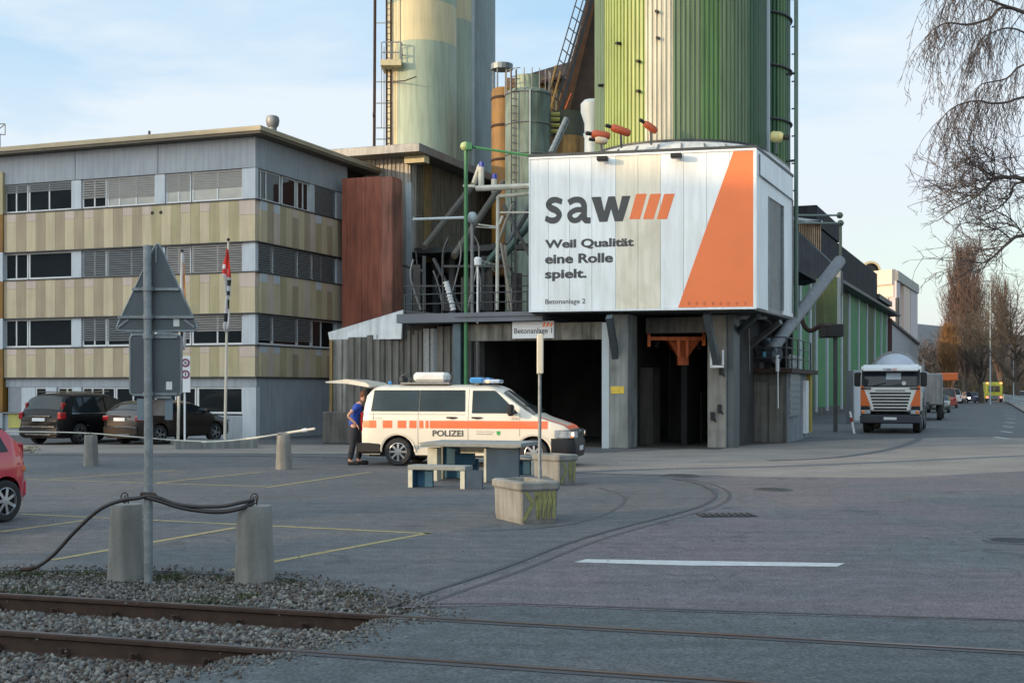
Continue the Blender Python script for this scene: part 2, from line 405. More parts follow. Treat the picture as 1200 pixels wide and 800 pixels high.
M_gr3 = mat('sage_cladding', (0.115, 0.17, 0.095), 0.5, var=0.10, scale=0.6, streak=0.2)
M_gr4 = mat('deep_green_cladding', (0.024, 0.082, 0.034), 0.5, var=0.12, scale=0.6, streak=0.2)
M_grow = mat('silo_green', (0.032, 0.185, 0.062), 0.5, var=0.12, scale=0.6, streak=0.2)
M_grow2 = mat('silo_dark_green', (0.035, 0.075, 0.02), 0.5, var=0.12, scale=0.6, streak=0.2)
M_pale = mat('pale_drain_strip', (0.33, 0.39, 0.43), 0.5, var=0.08)
M_cream = mat('silo_cream', (0.50, 0.44, 0.27), 0.6, var=0.08, scale=0.5, streak=0.12)
M_sage = mat('silo_grey_green', (0.30, 0.36, 0.28), 0.6, var=0.08, scale=0.5, streak=0.15)
M_sage2 = mat('silo_slate', (0.22, 0.27, 0.27), 0.6, var=0.08, scale=0.5, streak=0.15)
M_ochre = mat('ochre_paint', (0.20, 0.095, 0.010), 0.6, var=0.15, streak=0.25)
M_corr = mat('corrugated_grey', (0.33, 0.31, 0.28), 0.6, var=0.10, metal=0.2, streak=0.35)
M_corrb = mat('corrugated_brown', (0.13, 0.115, 0.085), 0.65, var=0.15, metal=0.1, streak=0.4)
M_corry = mat('corrugated_ochre', (0.20, 0.135, 0.045), 0.65, var=0.15, streak=0.4)
M_redst = mat('oxide_red_steel', (0.30, 0.095, 0.058), 0.8, var=0.15, scale=0.8, streak=0.3, dirt=('#5a2f24', 0.4))
M_redst2 = mat('faded_oxide_steel', (0.30, 0.12, 0.085), 0.8, var=0.15, scale=0.8, streak=0.35, dirt=('#4a3a2a', 0.6))
M_grpole = mat('green_paint', (0.035, 0.16, 0.06), 0.5, var=0.15)
M_orst = mat('orange_steel', (0.55, 0.12, 0.03), 0.6, var=0.15, streak=0.3)
M_blue = mat('blue_cap', (0.02, 0.05, 0.35), 0.4)
M_bluec = mat('blue_painted_concrete', (0.022, 0.085, 0.15), 0.8, var=0.25, scale=3, bump=0.2, dirt=('#4a5c60', 0.35))
M_navyc = mat('dark_blue_concrete', (0.022, 0.045, 0.075), 0.8, var=0.2, scale=3, bump=0.2)
M_ctop = mat('worn_concrete_top', (0.20, 0.215, 0.215), 0.85, var=0.15, scale=4, bump=0.2)
M_cedge = mat('pale_painted_concrete', (0.40, 0.405, 0.34), 0.8, var=0.15, scale=4)
M_soil = mat('soil', (0.05, 0.045, 0.035), 1.0, bump=0.6)
M_graf = mat('yellow_green_spray', (0.20, 0.20, 0.07), 0.7, var=0.2, scale=12)
M_vwhite = mat('van_white', (0.68, 0.63, 0.54), 0.3, var=0.015, scale=1.5, coat=0.4)
M_vor = mat('reflective_orange', (0.82, 0.15, 0.055), 0.4, var=0.03)
M_cglass = glass('car_glass', (0.016, 0.022, 0.026), 0.03, 0.3)
M_vglass = glass('van_glass', (0.012, 0.021, 0.024), 0.04, 0.6)
M_carblk = mat('black_car_paint', (0.005, 0.005, 0.006), 0.3, var=0.02, spec=0.22)
M_carbrn = mat('dark_bronze_car_paint', (0.030, 0.022, 0.019), 0.25, var=0.05, coat=0.3, metal=0.2)
M_carred = mat('red_car_paint', (0.48, 0.02, 0.04), 0.2, var=0.04, coat=0.8)
M_tail = mat('tail_light_red', (0.30, 0.01, 0.015), 0.15, coat=0.5)
M_ambr = mat('amber_lens', (0.60, 0.16, 0.02), 0.2)
M_lens = mat('headlight_lens', (0.45, 0.48, 0.52), 0.08, var=0.3, scale=12, metal=0.4)
M_chrome = mat('chrome_trim', (0.6, 0.6, 0.6), 0.12, metal=1.0)
M_bark = mat('bark', (0.075, 0.058, 0.048), 0.95, var=0.3, scale=6, bump=0.5)
M_twig = mat('birch_twig', (0.070, 0.056, 0.055), 0.9, var=0.3)
M_twigr = mat('poplar_twig', (0.115, 0.073, 0.058), 0.9, var=0.35, scale=0.3)
M_twigo = mat('orange_twig', (0.20, 0.105, 0.045), 0.9, var=0.35, scale=0.3)
M_twigd = mat('brown_twig', (0.075, 0.060, 0.046), 0.9, var=0.35, scale=0.3)
M_moss = mat('moss', (0.045, 0.055, 0.02), 1.0, var=0.4, scale=9, bump=0.5)
M_skin = mat('skin', (0.45, 0.24, 0.17), 0.6)
M_bshirt = mat('blue_shirt', (0.02, 0.06, 0.33), 0.85, var=0.1)
M_trous = mat('dark_trousers', (0.02, 0.02, 0.028), 0.9)
M_signw = mat('sign_white', (0.62, 0.64, 0.66), 0.5, var=0.04)
M_purp = mat('sign_maroon', (0.16, 0.02, 0.08), 0.5)
M_sticker = mat('white_sticker', (0.6, 0.6, 0.58), 0.6)
# ================================================================ GROUND
def g2(px, py): p = G(px, py); return (p.x, p.y)
pit = [(-900, 678), (-300, 674), (-60, 668), (60, 667), (200, 669), (330, 676), (400, 688), (450, 698), (482, 712), (498, 724), (436, 727.5), (412, 741), (372, 756), (325, 768), (268, 772), (240, 782), (206, 792), (150, 830), (60, 900), (-900, 900)]
_pr = random.Random(2); _pp = []
for _a, _b in zip(pit, pit[1:] + pit[:1]):          # a broken, uneven edge where it is seen
    _n = 7 if (-80 < _a[0] < 520 and _a[1] < 800 and -80 < _b[0] < 520 and _b[1] < 800) else 1
    for _k in range(_n):
        _t = _k / _n; _pp.append((_a[0] + (_b[0] - _a[0]) * _t + (_pr.uniform(-3, 3) if _n > 1 else 0), _a[1] + (_b[1] - _a[1]) * _t + (_pr.uniform(-1.0, 1.0) if _n > 1 else 0)))
pit = _pp
pit_xy = [g2(*p) for p in pit]
big = 2500.0
outer = [Vector((-big, -60, 0)), Vector((big, -60, 0)), Vector((big, big, 0)), Vector((-big, big, 0))]
def ground_mesh():
    # fine near part with the ballast pit cut out, far part round it
    near = [Vector((-40, 1, 0)), Vector((40, 1, 0)), Vector((40, 60, 0)), Vector((-40, 60, 0))]
    hole = [Vector((x, y, 0)) for x, y in pit_xy]
    b = MB()
    tr = tessellate_polygon([near, hole]); allv = near + hole
    b.add(allv, [tuple(t) for t in tr])
    tr = tessellate_polygon([outer, near]); b.add(outer + near, [tuple(t) for t in tr])
    n = len(hole)
    b.add(hole + [Vector((p.x, p.y, -0.45)) for p in hole], [(i, (i + 1) % n, n + (i + 1) % n, n + i) for i in range(n)])
    return b
g = ground_mesh().build('ground', M_asph, kind='structure')
import bmesh
bm = bmesh.new(); bm.from_mesh(g.data)
for f in bm.faces:
    f.normal_update()
    if f.normal.z < -0.5: f.normal_flip()
bm.to_mesh(g.data); bm.free()
sheet('ballast_bed', [(p[0] + (0.0), p[1]) for p in pit_xy], -0.20, mat('ballast_base', (0.07, 0.068, 0.065), 0.95, var=0.5, scale=25, bump=0.6))

# road surface east of the flush kerb, rail side patch, pavements
arc = [(470, 712), (520, 694), (600, 667), (680, 636), (740, 618), (790, 605), (828, 594), (845, 584), (843, 575), (822, 566), (795, 561)]
arcg = smooth_path([G(*p) for p in arc], 6)
road_pts = [(p.x, p.y) for p in arcg] + [g2(870, 556), g2(1000, 551), g2(1230, 546)] + [g2(1230, 800), (3.3, 7.0), g2(900, 728), g2(600, 712)]
road_pts = [(p.x, p.y) for p in arcg] + [g2(*q) for q in ((900, 556), (1050, 551), (1300, 545), (1700, 560), (1700, 760), (1200, 728), (900, 720), (600, 709))]
sheet('road', road_pts, 0.004, M_asph2)
sheet('asphalt_patch', [g2(*q) for q in ((500, 713), (600, 711), (900, 721), (1200, 729), (1700, 762), (1700, 990), (500, 900), (215, 800), (275, 772), (330, 770), (380, 757), (420, 741), (440, 729))], 0.008, M_asph3)
kerbm = mat('kerb_inlay', (0.088, 0.094, 0.098), 0.85, var=0.15, scale=5, fine=0.2, bump=0.3)
for off in (-0.13, 0.13):
    a, b = strip(arcg, abs(off) * 2)
    ribbon('kerb_joint', a if off > 0 else b, 0.065, 0.0065, M_tar, kind='structure')
arc2 = smooth_path([G(*p) for p in ((560, 622), (640, 618), (690, 609), (722, 596), (732, 585), (724, 578), (700, 571))], 6)
ribbon('asphalt_joint', arc2, 0.05, 0.003, M_tar, kind='structure')
ribbon('asphalt_joint', [G(*p) for p in ((500, 708), (600, 707.5), (900, 718), (1200, 727), (1400, 735))], 0.03, 0.0115, M_tar, kind='structure')
# pavement strip before the buildings, widened at right as painted sunlight, and the tar line along it
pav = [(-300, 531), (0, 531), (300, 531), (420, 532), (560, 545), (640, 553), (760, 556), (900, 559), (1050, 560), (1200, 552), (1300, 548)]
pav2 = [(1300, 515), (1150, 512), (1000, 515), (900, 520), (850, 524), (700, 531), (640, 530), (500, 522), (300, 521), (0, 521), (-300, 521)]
sheet('pavement', [g2(*q) for q in pav + pav2], 0.006, M_pave_sun)
ribbon('asphalt_joint', smooth_path([G(*p) for p in ((640, 555), (760, 550), (900, 547), (1050, 541), (1200, 534), (1300, 531))], 4), 0.42, 0.0085, mat('drain_line', (0.07, 0.08, 0.095), 0.8, var=0.2, scale=4), kind='structure')
ribbon('asphalt_joint', smooth_path([G(*p) for p in ((900, 540), (980, 536), (1040, 527), (1072, 517), (1082, 509))], 4), 0.3, 0.0105, M_tar, kind='structure')
ribbon('pavement_edge', smooth_path([G(*p) for p in ((-100, 533), (100, 533.5), (300, 534.5), (420, 537), (500, 541))], 4), 0.16, 0.0085, M_asph3, kind='structure')

# painted bay lines
for k, ln in enumerate([((0, 623), (99, 609.5)), ((24, 602), (276, 614), (505, 625)), ((60, 656), (276, 618)), ((270, 668), (320, 658), (505, 624)),
           ((31, 561.5), (150, 565), (312, 570)), ((60, 561.5), (150, 555), (205, 551)), ((180, 566), (304, 553)), ((312, 571), (434, 553))]):
    ribbon('bay_line', [G(*p) for p in ln], 0.10, 0.003, M_yline, kind='structure', label='yellow parking bay line')
sheet('give_way_line', [g2(*q) for q in ((673, 659), (687, 655.5), (850, 658), (990, 660.2), (981, 664.2), (800, 662.8))], 0.0075, M_wline)
for (x, y) in ((1173, 513), (1179, 506), (1181.5, 500), (1183.5, 495), (1184.5, 490.5), (1184.5, 487), (1183, 484), (1180, 481)):
    p = G(x, y); q = Vector((0.1 * (1 if y > 487 else -1), 1, 0)).normalized()
    ribbon('lane_dash', [p - q * 0.9, p + q * 0.9], 0.22, 0.008, M_wline, kind='structure')
# manhole covers and a drain grate
def manhole(px, py, r, label):
    p = G(px, py); b = MB(); b.lathe([(0, 0.018), (r * 0.80, 0.018), (r * 0.82, 0.014), (r * 0.86, 0.014), (r * 0.88, 0.019), (r, 0.017), (r * 1.02, 0.004)], (p.x, p.y, 0), 32)
    for i in range(-3, 4):
        w = math.sqrt(max(0, (0.72 * r) ** 2 - (i * r * 0.2) ** 2))
        b.box(p.x - w, p.x + w, p.y + i * r * 0.2 - 0.012, p.y + i * r * 0.2 + 0.012, 0.018, 0.024)
    return b.build('manhole_cover', M_steeld, label=label, cat='manhole cover', origin=(p.x, p.y, 0), group='manhole covers in the road')
manhole(905, 574, 0.37, 'round manhole cover in the middle of the reddish road')
manhole(1187, 634.5, 0.36, 'round dark manhole cover at the right edge of the picture')
manhole(797, 557.5, 0.42, 'faint manhole cover beside the tip of the curved kerb')
p = G(851, 604); gr = thing('drain_grate', 'narrow iron drain grate beside the curved kerb', 'drain', (p.x, p.y, 0), 4)
b = MB(); b.box(-0.42, 0.42, -0.24, 0.24, 0.004, 0.010); b.build('pit', M_dark, gr, world=False)
for i in range(9):
    b = MB(); x = -0.38 + i * 0.095; b.box(x - 0.018, x + 0.018, -0.24, 0.24, 0.0105, 0.026); b.build('bar', M_steeld, gr, world=False)
# grit, leaves and litter
rs = random.Random(3)
b = MB()
for i in range(700):
    x = rs.uniform(-14, 14); y = rs.uniform(8.5, 34); s = rs.uniform(0.006, 0.022); a = rs.uniform(0, 6)
    if not (x / y > -0.42 and x / y < 0.42): continue
    b.add([(x + s * math.cos(a + k * 2.1), y + s * math.sin(a + k * 2.1), 0.015) for k in range(3)] + [(x, y, 0.02 + s * 0.6)], [(0, 1, 3), (1, 2, 3), (2, 0, 3)])
b.build('grit', mat('grit', (0.10, 0.095, 0.09), 0.9, var=0.5, scale=3), kind='stuff', label='fine grit and small stones scattered on the asphalt')
b = MB()
for i in range(160):
    px = rs.gauss(150 / 6.15 + 2, 9); py = rs.gauss(527, 1.6)
    p = G(px, min(max(py, 523), 531)); s = rs.uniform(0.03, 0.09); a = rs.uniform(0, 6)
    b.add([(p.x + s * math.cos(a + k * 1.57), p.y + s * math.sin(a + k * 1.57), 0.01 + rs.uniform(0, 0.05)) for k in range(4)], [(0, 1, 2, 3)])
b.build('fallen_leaves', mat('dry_leaves', (0.30, 0.25, 0.17), 0.9, var=0.5, scale=4), kind='stuff', label='pale litter of dry leaves by the kerb')

# ================================================================ TRACK
r1a, r1b = G(0, 697), G(1200, 765)
r2a, r2b = G(0, 740), G(860, 800)
d1 = (r1b - r1a).normalized(); d2 = (r2b - r2a).normalized()
def rail(a, d, s0, s1, name, label):
    root = thing(name, label, 'rail', tuple(a), math.degrees(math.atan2(d.y, d.x)), 'rails of the siding')
    prof = [(-0.070, -0.172), (0.070, -0.172), (0.070, -0.158), (0.010, -0.140), (0.009, -0.045), (0.036, -0.030), (0.036, -0.004), (0.030, 0.004), (-0.030, 0.004), (-0.036, -0.004), (-0.036, -0.030), (-0.009, -0.045), (-0.010, -0.140), (-0.070, -0.158)]
    Mx = Matrix(((0, 0, 1, 0), (1, 0, 0, 0), (0, 1, 0, 0), (0, 0, 0, 1)))
    b = MB(); b.prism([(y, z + 0.012) for y, z in prof], s0, s1, M=Mx); b.build('rail_profile', M_rust, root, world=False)
    b = MB(); b.box(s0, s1, -0.026, 0.026, 0.0165, 0.0185); b.build('running_surface', M_railtop, root, world=False)
    # clips and bolts on the ballast side
    x = -6.2
    while x < 5.2 if False else x < 5.0:
        w = a + d * x
        if x < 4.6 and x > -6:
            for sy in (-1, 1):
                c = MB(); c.box(x - 0.05, x + 0.05, sy * 0.05 - 0.04, sy * 0.05 + 0.04, -0.145, -0.120, bev=0.008); c.tube([(x, sy * 0.075, -0.14), (x, sy * 0.075, -0.075)], 0.017, 6)
                c.tube([(x - 0.04, sy * 0.03, -0.12), (x - 0.03, sy * 0.045, -0.085), (x + 0.03, sy * 0.045, -0.085), (x + 0.04, sy * 0.03, -0.12)], 0.010, 5)
                c.build('rail_clip', M_rust, root, world=False)
        x += 0.62
    return root
rail(r1a, d1, -12, 24, 'rail', 'far rusty rail of the siding, crossing the whole picture')
rail(r2a, d2, -12, 24, 'rail', 'near rusty rail of the siding, running out at the bottom edge')
for a, d, s0 in ((r1a, d1, 3.9), (r2a, d2, 2.5)):
    n = Vector((-d.y, d.x, 0))
    ribbon('flange_groove', [a + d * s0 - n * 0.075, a + d * 20 - n * 0.075], 0.075, 0.0125, M_tar, kind='structure')
    ribbon('flange_groove', [a + d * s0 + n * 0.055, a + d * 20 + n * 0.055], 0.03, 0.0125, M_tar, kind='structure')
# ballast stones
def in_poly(x, y, poly):
    c = np.zeros(x.shape, bool); n = len(poly)
    for i in range(n):
        x1, y1 = poly[i]; x2, y2 = poly[(i + 1) % n]
        cond = ((y1 > y) != (y2 > y)) & (x < (x2 - x1) * (y - y1) / (y2 - y1 + 1e-12) + x1)
        c ^= cond
    return c
rng = np.random.default_rng(5)
ico_v = []; 
ph = (1 + 5 ** 0.5) / 2
ico_v = np.array([(-1, ph, 0), (1, ph, 0), (-1, -ph, 0), (1, -ph, 0), (0, -1, ph), (0, 1, ph), (0, -1, -ph), (0, 1, -ph), (ph, 0, -1), (ph, 0, 1), (-ph, 0, -1), (-ph, 0, 1)]) / 1.902
ico_f = np.array([(0, 11, 5), (0, 5, 1), (0, 1, 7), (0, 7, 10), (0, 10, 11), (1, 5, 9), (5, 11, 4), (11, 10, 2), (10, 7, 6), (7, 1, 8), (3, 9, 4), (3, 4, 2), (3, 2, 6), (3, 6, 8), (3, 8, 9), (4, 9, 5), (2, 4, 11), (6, 2, 10), (8, 6, 7), (9, 8, 1)])
def stones(name, xy, z, size, m, label):
    n = len(xy); s = size * rng.uniform(0.6, 1.35, n)
    v = ico_v[None] * (1 + rng.uniform(-0.42, 0.42, (n, 12, 1))) * s[:, None, None] * rng.uniform(0.5, 1.3, (n, 1, 3))
    a = rng.uniform(0, 6.28, n); ca, sa = np.cos(a)[:, None], np.sin(a)[:, None]
    tz = rng.uniform(-0.8, 0.8, n)[:, None]
    x, y, zz = v[..., 0], v[..., 1], v[..., 2]
    y, zz = y * np.cos(tz) - zz * np.sin(tz), y * np.sin(tz) + zz * np.cos(tz)
    x, y = x * ca - y * sa, x * sa + y * ca
    v = np.stack([x + xy[:, :1], y + xy[:, 1:2], zz + z[:, None]], -1).reshape(-1, 3)
    f = (ico_f[None] + (np.arange(n) * 12)[:, None, None]).reshape(-1, 3)
    me = bpy.data.meshes.new(name); me.vertices.add(len(v)); me.vertices.foreach_set('co', v.ravel())
    me.loops.add(f.size); me.loops.foreach_set('vertex_index', f.ravel()); me.polygons.add(len(f))
    me.polygons.foreach_set('loop_start', np.arange(len(f)) * 3); me.polygons.foreach_set('loop_total', np.full(len(f), 3)); me.update()
    k = rng.integers(0, 3, n); me.polygons.foreach_set('material_index', np.repeat(k, 20))
    for q in m: me.materials.append(q)
    o = bpy.data.objects.new(name, me); COL.objects.link(o); tag(o, label, kind='stuff'); return o
def sm(name, col): return mat(name, col, 0.9, var=0.35, scale=9, fine=0.15)
st = [sm('stone_grey', (0.090, 0.088, 0.086)), sm('stone_pale', (0.17, 0.16, 0.145)), sm('stone_brown', (0.070, 0.052, 0.040))]
n = 80000
x = rng.uniform(-7.5, 0.5, n); y = rng.uniform(6.5, 14.0, n)
k = in_poly(x, y, pit_xy) & (x / y > -0.47); x = x[k]; y = y[k]
def rel(a, d, x, y): return (x - a.x) * (-d.y) + (y - a.y) * d.x       # distance to the far side of a rail
q1 = rel(r1a, d1, x, y); q2 = rel(r2a, d2, x, y)
keep = (np.abs(q1) > 0.06) & (np.abs(q2) > 0.06)
x = x[keep]; y = y[keep]; q1 = q1[keep]; q2 = q2[keep]
far = q1 > 0.06
zz = np.where(far, np.where(q1 < 0.35, -0.10 + 0.07 * np.clip((q1 - .06) / 0.3, 0, 1), -0.03), -0.150)
zz = np.where((~far) & (q2 > 0.06), -0.150 + 0.05 * np.exp(-((q1 + 0.72) / 0.5) ** 2), zz)
zz += rng.uniform(-0.02, 0.012, len(x))
xy = np.stack([x, y], 1)
near = ~far
stones('track_ballast', xy[near], zz[near], 0.021, st, 'grey crushed stone ballast between and beside the rails')
sel = far & ((q1 < 0.9) | (x > -3.4) & (x < -1.0) & (rng.uniform(0, 1, len(x)) < 0.8))
stones('verge_gravel', xy[sel], zz[sel], 0.018, st, 'coarse gravel bank along the far rail')
fs = far & ~sel
stones('fine_gravel', xy[fs], zz[fs] + 0.006, 0.011, st, 'fine grey gravel round the bollard feet')
# stones spilled over the edge onto the asphalt
n_ = 2600; ii = rng.integers(0, len(pit_xy), n_); P_ = np.array(pit_xy); sx_ = P_[ii] + rng.normal(0, 1, (n_, 2)) * np.array([.16, .14])
ok = (~in_poly(sx_[:, 0], sx_[:, 1], pit_xy)) & (sx_[:, 0] > -6.5) & (sx_[:, 0] < 0.3) & (sx_[:, 1] > 7.5) & (np.abs(rel(r1a, d1, sx_[:, 0], sx_[:, 1])) > .06) & (np.abs(rel(r2a, d2, sx_[:, 0], sx_[:, 1])) > .06)
stones('spilled_stones', sx_[ok], np.full(ok.sum(), .012), 0.012, st, 'small stones spilled from the ballast onto the asphalt')
sheet('gravel_verge', [(r1a.x + d1.x * s - d1.y * 0.05, r1a.y + d1.y * s + d1.x * 0.05) for s in (-4, 4.6)] + [g2(*p) for p in ((482, 712), (450, 698), (400, 688), (330, 676), (200, 669), (60, 667), (-60, 668))], -0.045, mat('verge_earth', (0.065, 0.06, 0.052), 0.95, var=0.5, scale=20, bump=0.7))
# tufts of moss and weeds along the verge
b = MB(); rs = random.Random(8)
for i in range(5200):
    c = rs.choice([(120, 671, 80, 1.2), (420, 694, 25, 2), (30, 690, 22, 3), (250, 676, 60, 2), (75, 669, 60, 1.5), (245, 700, 22, 3), (290, 696, 8, 2), (330, 673, 30, 1.5), (200, 674, 10, 2), (15, 671, 20, 1.5), (360, 679, 30, 1.5)])
    px = rs.gauss(c[0], c[2]); py = max(668, rs.gauss(c[1], c[3])); p = G(px, py)
    if rel(r1a, d1, p.x, p.y) < 0.1: continue
    h = rs.uniform(0.012, 0.045); a = rs.uniform(0, 6.28); w = rs.uniform(0.004, 0.010)
    b.add([(p.x - w * math.cos(a), p.y - w * math.sin(a), -0.03), (p.x + w * math.cos(a), p.y + w * math.sin(a), -0.03), (p.x + rs.uniform(-.02, .02), p.y + rs.uniform(-.02, .02), h - 0.03)], [(0, 1, 2)])
b.build('weeds', M_moss, kind='stuff', label='low moss and weeds in the gravel verge')
# ================================================================ OFFICE BLOCK
OC = P(300, 455, 48); ANG = -20.8
OF = Frame((OC.x, OC.y), ANG)
office = thing('office_building', 'three storey office block with striped beige cladding bands and grey roof band', 'building', (OF.o.x, OF.o.y, 0), ANG)
XL = OF.x_at(-70); YR = OF.y_at(407, 0.0)
zc = lambda py: CAM_H + (HOR - py) / F_PX * 48.0          # heights read off at the corner
Z = dict(rooft=zc(151), roofb=zc(159), pan=zc(196), b3=zc(234), w2=zc(282), b2=zc(319), w1=zc(366), b1=zc(405), gl=zc(441), gw=zc(454), gs=zc(485))
def oput(b, name, m, **kw): return b.build(name, m, office, world=False, **kw)
# inner body a little behind the cladding planes
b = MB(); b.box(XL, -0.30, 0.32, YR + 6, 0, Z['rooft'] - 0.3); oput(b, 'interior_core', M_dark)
# roof slab with overhang
b = MB(); b.box(XL, 0.55, -0.55, YR + 6.5, Z['roofb'] + 0.06, Z['rooft'], bev=0.02); oput(b, 'roof_edge', M_roofe)
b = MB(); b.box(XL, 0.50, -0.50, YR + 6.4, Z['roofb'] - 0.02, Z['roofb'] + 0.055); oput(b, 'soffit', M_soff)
# grey roof band in big panels (joints read from the photograph)
fx = [OF.x_at(p) for p in (-70, 88, 185, 299.3)]
for i in range(3):
    b = MB(); b.box(fx[i] + 0.012, fx[i + 1] - (0.012 if i < 2 else 0.0), 0, 0.30, Z['pan'], Z['roofb'] - 0.03, bev=0.01); oput(b, 'fascia_panel', M_plas)
b = MB(); b.box(-0.30, 0.0, 0.305, YR, Z['pan'], Z['roofb'] - 0.03); oput(b, 'fascia_panel', M_plas)
# cladding belts
rs = random.Random(12)
def belt(zb, zt, z_idx):
    x = XL; k = 0; xs = []
    fxs = [OF.x_at(-70 + 11.3 * i * (1 + 0.0)) for i in range(33)]
    while len(fxs) and fxs[-1] > -0.7: fxs.pop()
    fxs.append(-0.68); fxs.append(-0.005)
    for i in range(len(fxs) - 1):
        x0, x1 = fxs[i] + 0.004, fxs[i + 1] - 0.004; pxm = -70 + 11.3 * i
        if i == len(fxs) - 2: kind = 'corner'
        else: kind = 'a' if i % 2 == 0 else 'b'
        if kind == 'a': m = M_khaki if pxm > 175 else M_brown
        else: m = M_sand
        top = (kind != 'a') and (i % 6 in (1, 3) or kind == 'corner')
        if top:
            zs = zt - (zt - zb) * (0.36 if kind == 'corner' else 0.22)
            b = MB(); b.box(x0, x1, -0.05, 0.25, zs + 0.004, zt); oput(b, 'cladding_panel', M_pink)
        else: zs = zt
        b = MB(); b.box(x0, x1, -0.05, 0.25, zb, zs - 0.004 * top); oput(b, 'cladding_panel', m)
    y = 0.255; n = 15; step = (YR - y) / n
    for i in range(n):
        y0, y1 = y + step * i + 0.004, y + step * (i + 1) - 0.004
        m = [M_sand, M_pink, M_sand, M_khaki, M_sand, M_brown][i % 6] if z_idx else [M_sand, M_brown, M_pink, M_khaki, M_sand, M_brown][i % 6]
        if i in (0, 2, 5, 9, 11):
            zs = zt - (zt - zb) * 0.22
            b = MB(); b.box(-0.28, 0.05, y0, y1, zs + 0.004, zt); oput(b, 'cladding_panel', M_plas2 if i in (0, 2, 9) else M_pink)
        else: zs = zt
        b = MB(); b.box(-0.28, 0.05, y0, y1, zb, zs); oput(b, 'cladding_panel', m)
    b = MB(); b.box(XL, 0.075, -0.075, 0.0, zt + 0.002, zt + 0.05); b.box(XL, 0.06, -0.06, 0.0, zb - 0.05, zb - 0.004); b.box(0.0, 0.075, 0.0, YR, zt + 0.002, zt + 0.05); b.box(0.0, 0.06, 0.0, YR, zb - 0.05, zb - 0.004)
    oput(b, 'belt_flashing', M_steeld)
belt(Z['w2'], Z['b3'], 0); belt(Z['w1'], Z['b2'], 1); belt(Z['gl'], Z['b1'], 2)
# windows: MF maps (s, depth, z) of a wall to local coordinates
def window(face, s0, s1, z0, z1, muls=(), blind=1.0, dark=False, curtain=False, nb='window', kids=True):
    """muls: fractions of vertical bars; blind: share of height covered"""
    if face == 'F': Mx = Matrix.Identity(4)
    else: Mx = Matrix(((0, -1, 0, 0), (1, 0, 0, 0), (0, 0, 1, 0), (0, 0, 0, 1)))     # s -> y, depth -> -x
    fr = 0.055; b = MB()
    b.box(s0, s1, 0.10, 0.17, z0, z0 + fr * 1.3, M=Mx); b.box(s0, s1, 0.10, 0.17, z1 - fr, z1, M=Mx)
    zz0, zz1 = z0 + fr * 1.3 + 0.001, z1 - fr - 0.001
    cs = [s0 + fr / 2] + [s0 + (s1 - s0) * m for m in muls] + [s1 - fr / 2]
    for c in cs: b.box(c - fr / 2, c + fr / 2, 0.102, 0.168, zz0, zz1, M=Mx)
    w = oput(b, nb, M_wfr)
    for i in range(len(cs) - 1):
        a, c = cs[i] + fr / 2, cs[i + 1] - fr / 2
        g_ = MB(); g_.box(a, c, 0.13, 0.145, zz0, zz1, M=Mx); g_.build('pane', M_glw if curtain else M_gl, w, world=False)
    if blind > 0.02:
        h = (z1 - z0) * blind; n = max(2, int(h / 0.085)); bl = MB()
        for i in range(n):
            z = z1 - 0.02 - i * h / n
            bl.add([Mx @ Vector(p) for p in ((s0 + 0.02, 0.045, z), (s1 - 0.02, 0.045, z), (s1 - 0.02, 0.085, z - 0.060), (s0 + 0.02, 0.085, z - 0.060))], [(0, 1, 2, 3)])
        bl.build('blind', M_blind2 if dark else M_blind, w, world=False)
    return w
def cols(face, spans, z0, z1, m=M_plas2):
    for s0, s1 in spans:
        b = MB()
        if face == 'F': b.box(s0, s1, 0.03, 0.30, z0, z1)
        else: b.box(-0.30, -0.03, s0, s1, z0, z1)
        oput(b, 'pillar', m)
X = OF.x_at
def Yy(px): return OF.y_at(px, 0.0)
rows = [(Z['b3'] + 0.055, Z['pan'] - 0.01), (Z['b2'] + 0.055, Z['w2'] - 0.055), (Z['b1'] + 0.055, Z['w1'] - 0.055)]
for r, (z0, z1) in enumerate(rows):
    cols('F', [(X(-12), X(4)), (X(83), X(94.5)), (X(181), X(192.5)), (X(283.5), -0.31)], z0, z1)
    cols('S', [(0.0, Yy(303.5)), (Yy(395), YR)], z0, z1)
    window('F', X(-70), X(-12), z0, z1, (0.5,), 0.3, True)
    window('F', X(4.5), X(31), z0, z1, (0.48,), 0.30 if r == 0 else 0.0, True)
    window('F', X(32), X(83), z0, z1, (0.47,) if r == 0 else (), 0.30 if r == 0 else 0.0, True)
    bl = (0.66, 1.0, 0.80)[r]; 
    window('F', X(95), X(123), z0, z1, (0.5,), bl, r > 0)
    window('F', X(124), X(180.5), z0, z1, (0.25, 0.6) if r == 0 else (0.5,), (0.70, 1.0, 0.82)[r], r > 0, curtain=(r == 0))
    window('F', X(193), X(222), z0, z1, (0.5,), (0.60, 1.0, 0.80)[r], False, curtain=(r == 0))
    window('F', X(223.5), X(283), z0, z1, (0.5,), (0.58, 1.0, 0.55)[r], False, curtain=(r == 0))
    if r == 0:
        window('S', Yy(304), Yy(331), z0, z1, (0.15, 0.38), 0.0); window('S', Yy(333), Yy(349), z0, z1, (), 0.0); window('S', Yy(351), Yy(364), z0, z1, (0.5,), 0.0)
        window('S', Yy(370), Yy(394.5), z0, z1, (), 1.0, True); cols('S', [(Yy(364.5), Yy(369.5))], z0, z1)
    else:
        window('S', Yy(304), Yy(321), z0, z1, (), 1.0 if r == 1 else 0.85, True); window('S', Yy(322), Yy(350), z0, z1, (), 1.0 if r == 1 else 0.85, True)
        window('S', Yy(351), Yy(367), z0, z1, (), 1.0 if r == 1 else 0.82, True); window('S', Yy(368), Yy(394.5), z0, z1, (0.4,), 1.0 if r == 1 else 0.0, True)
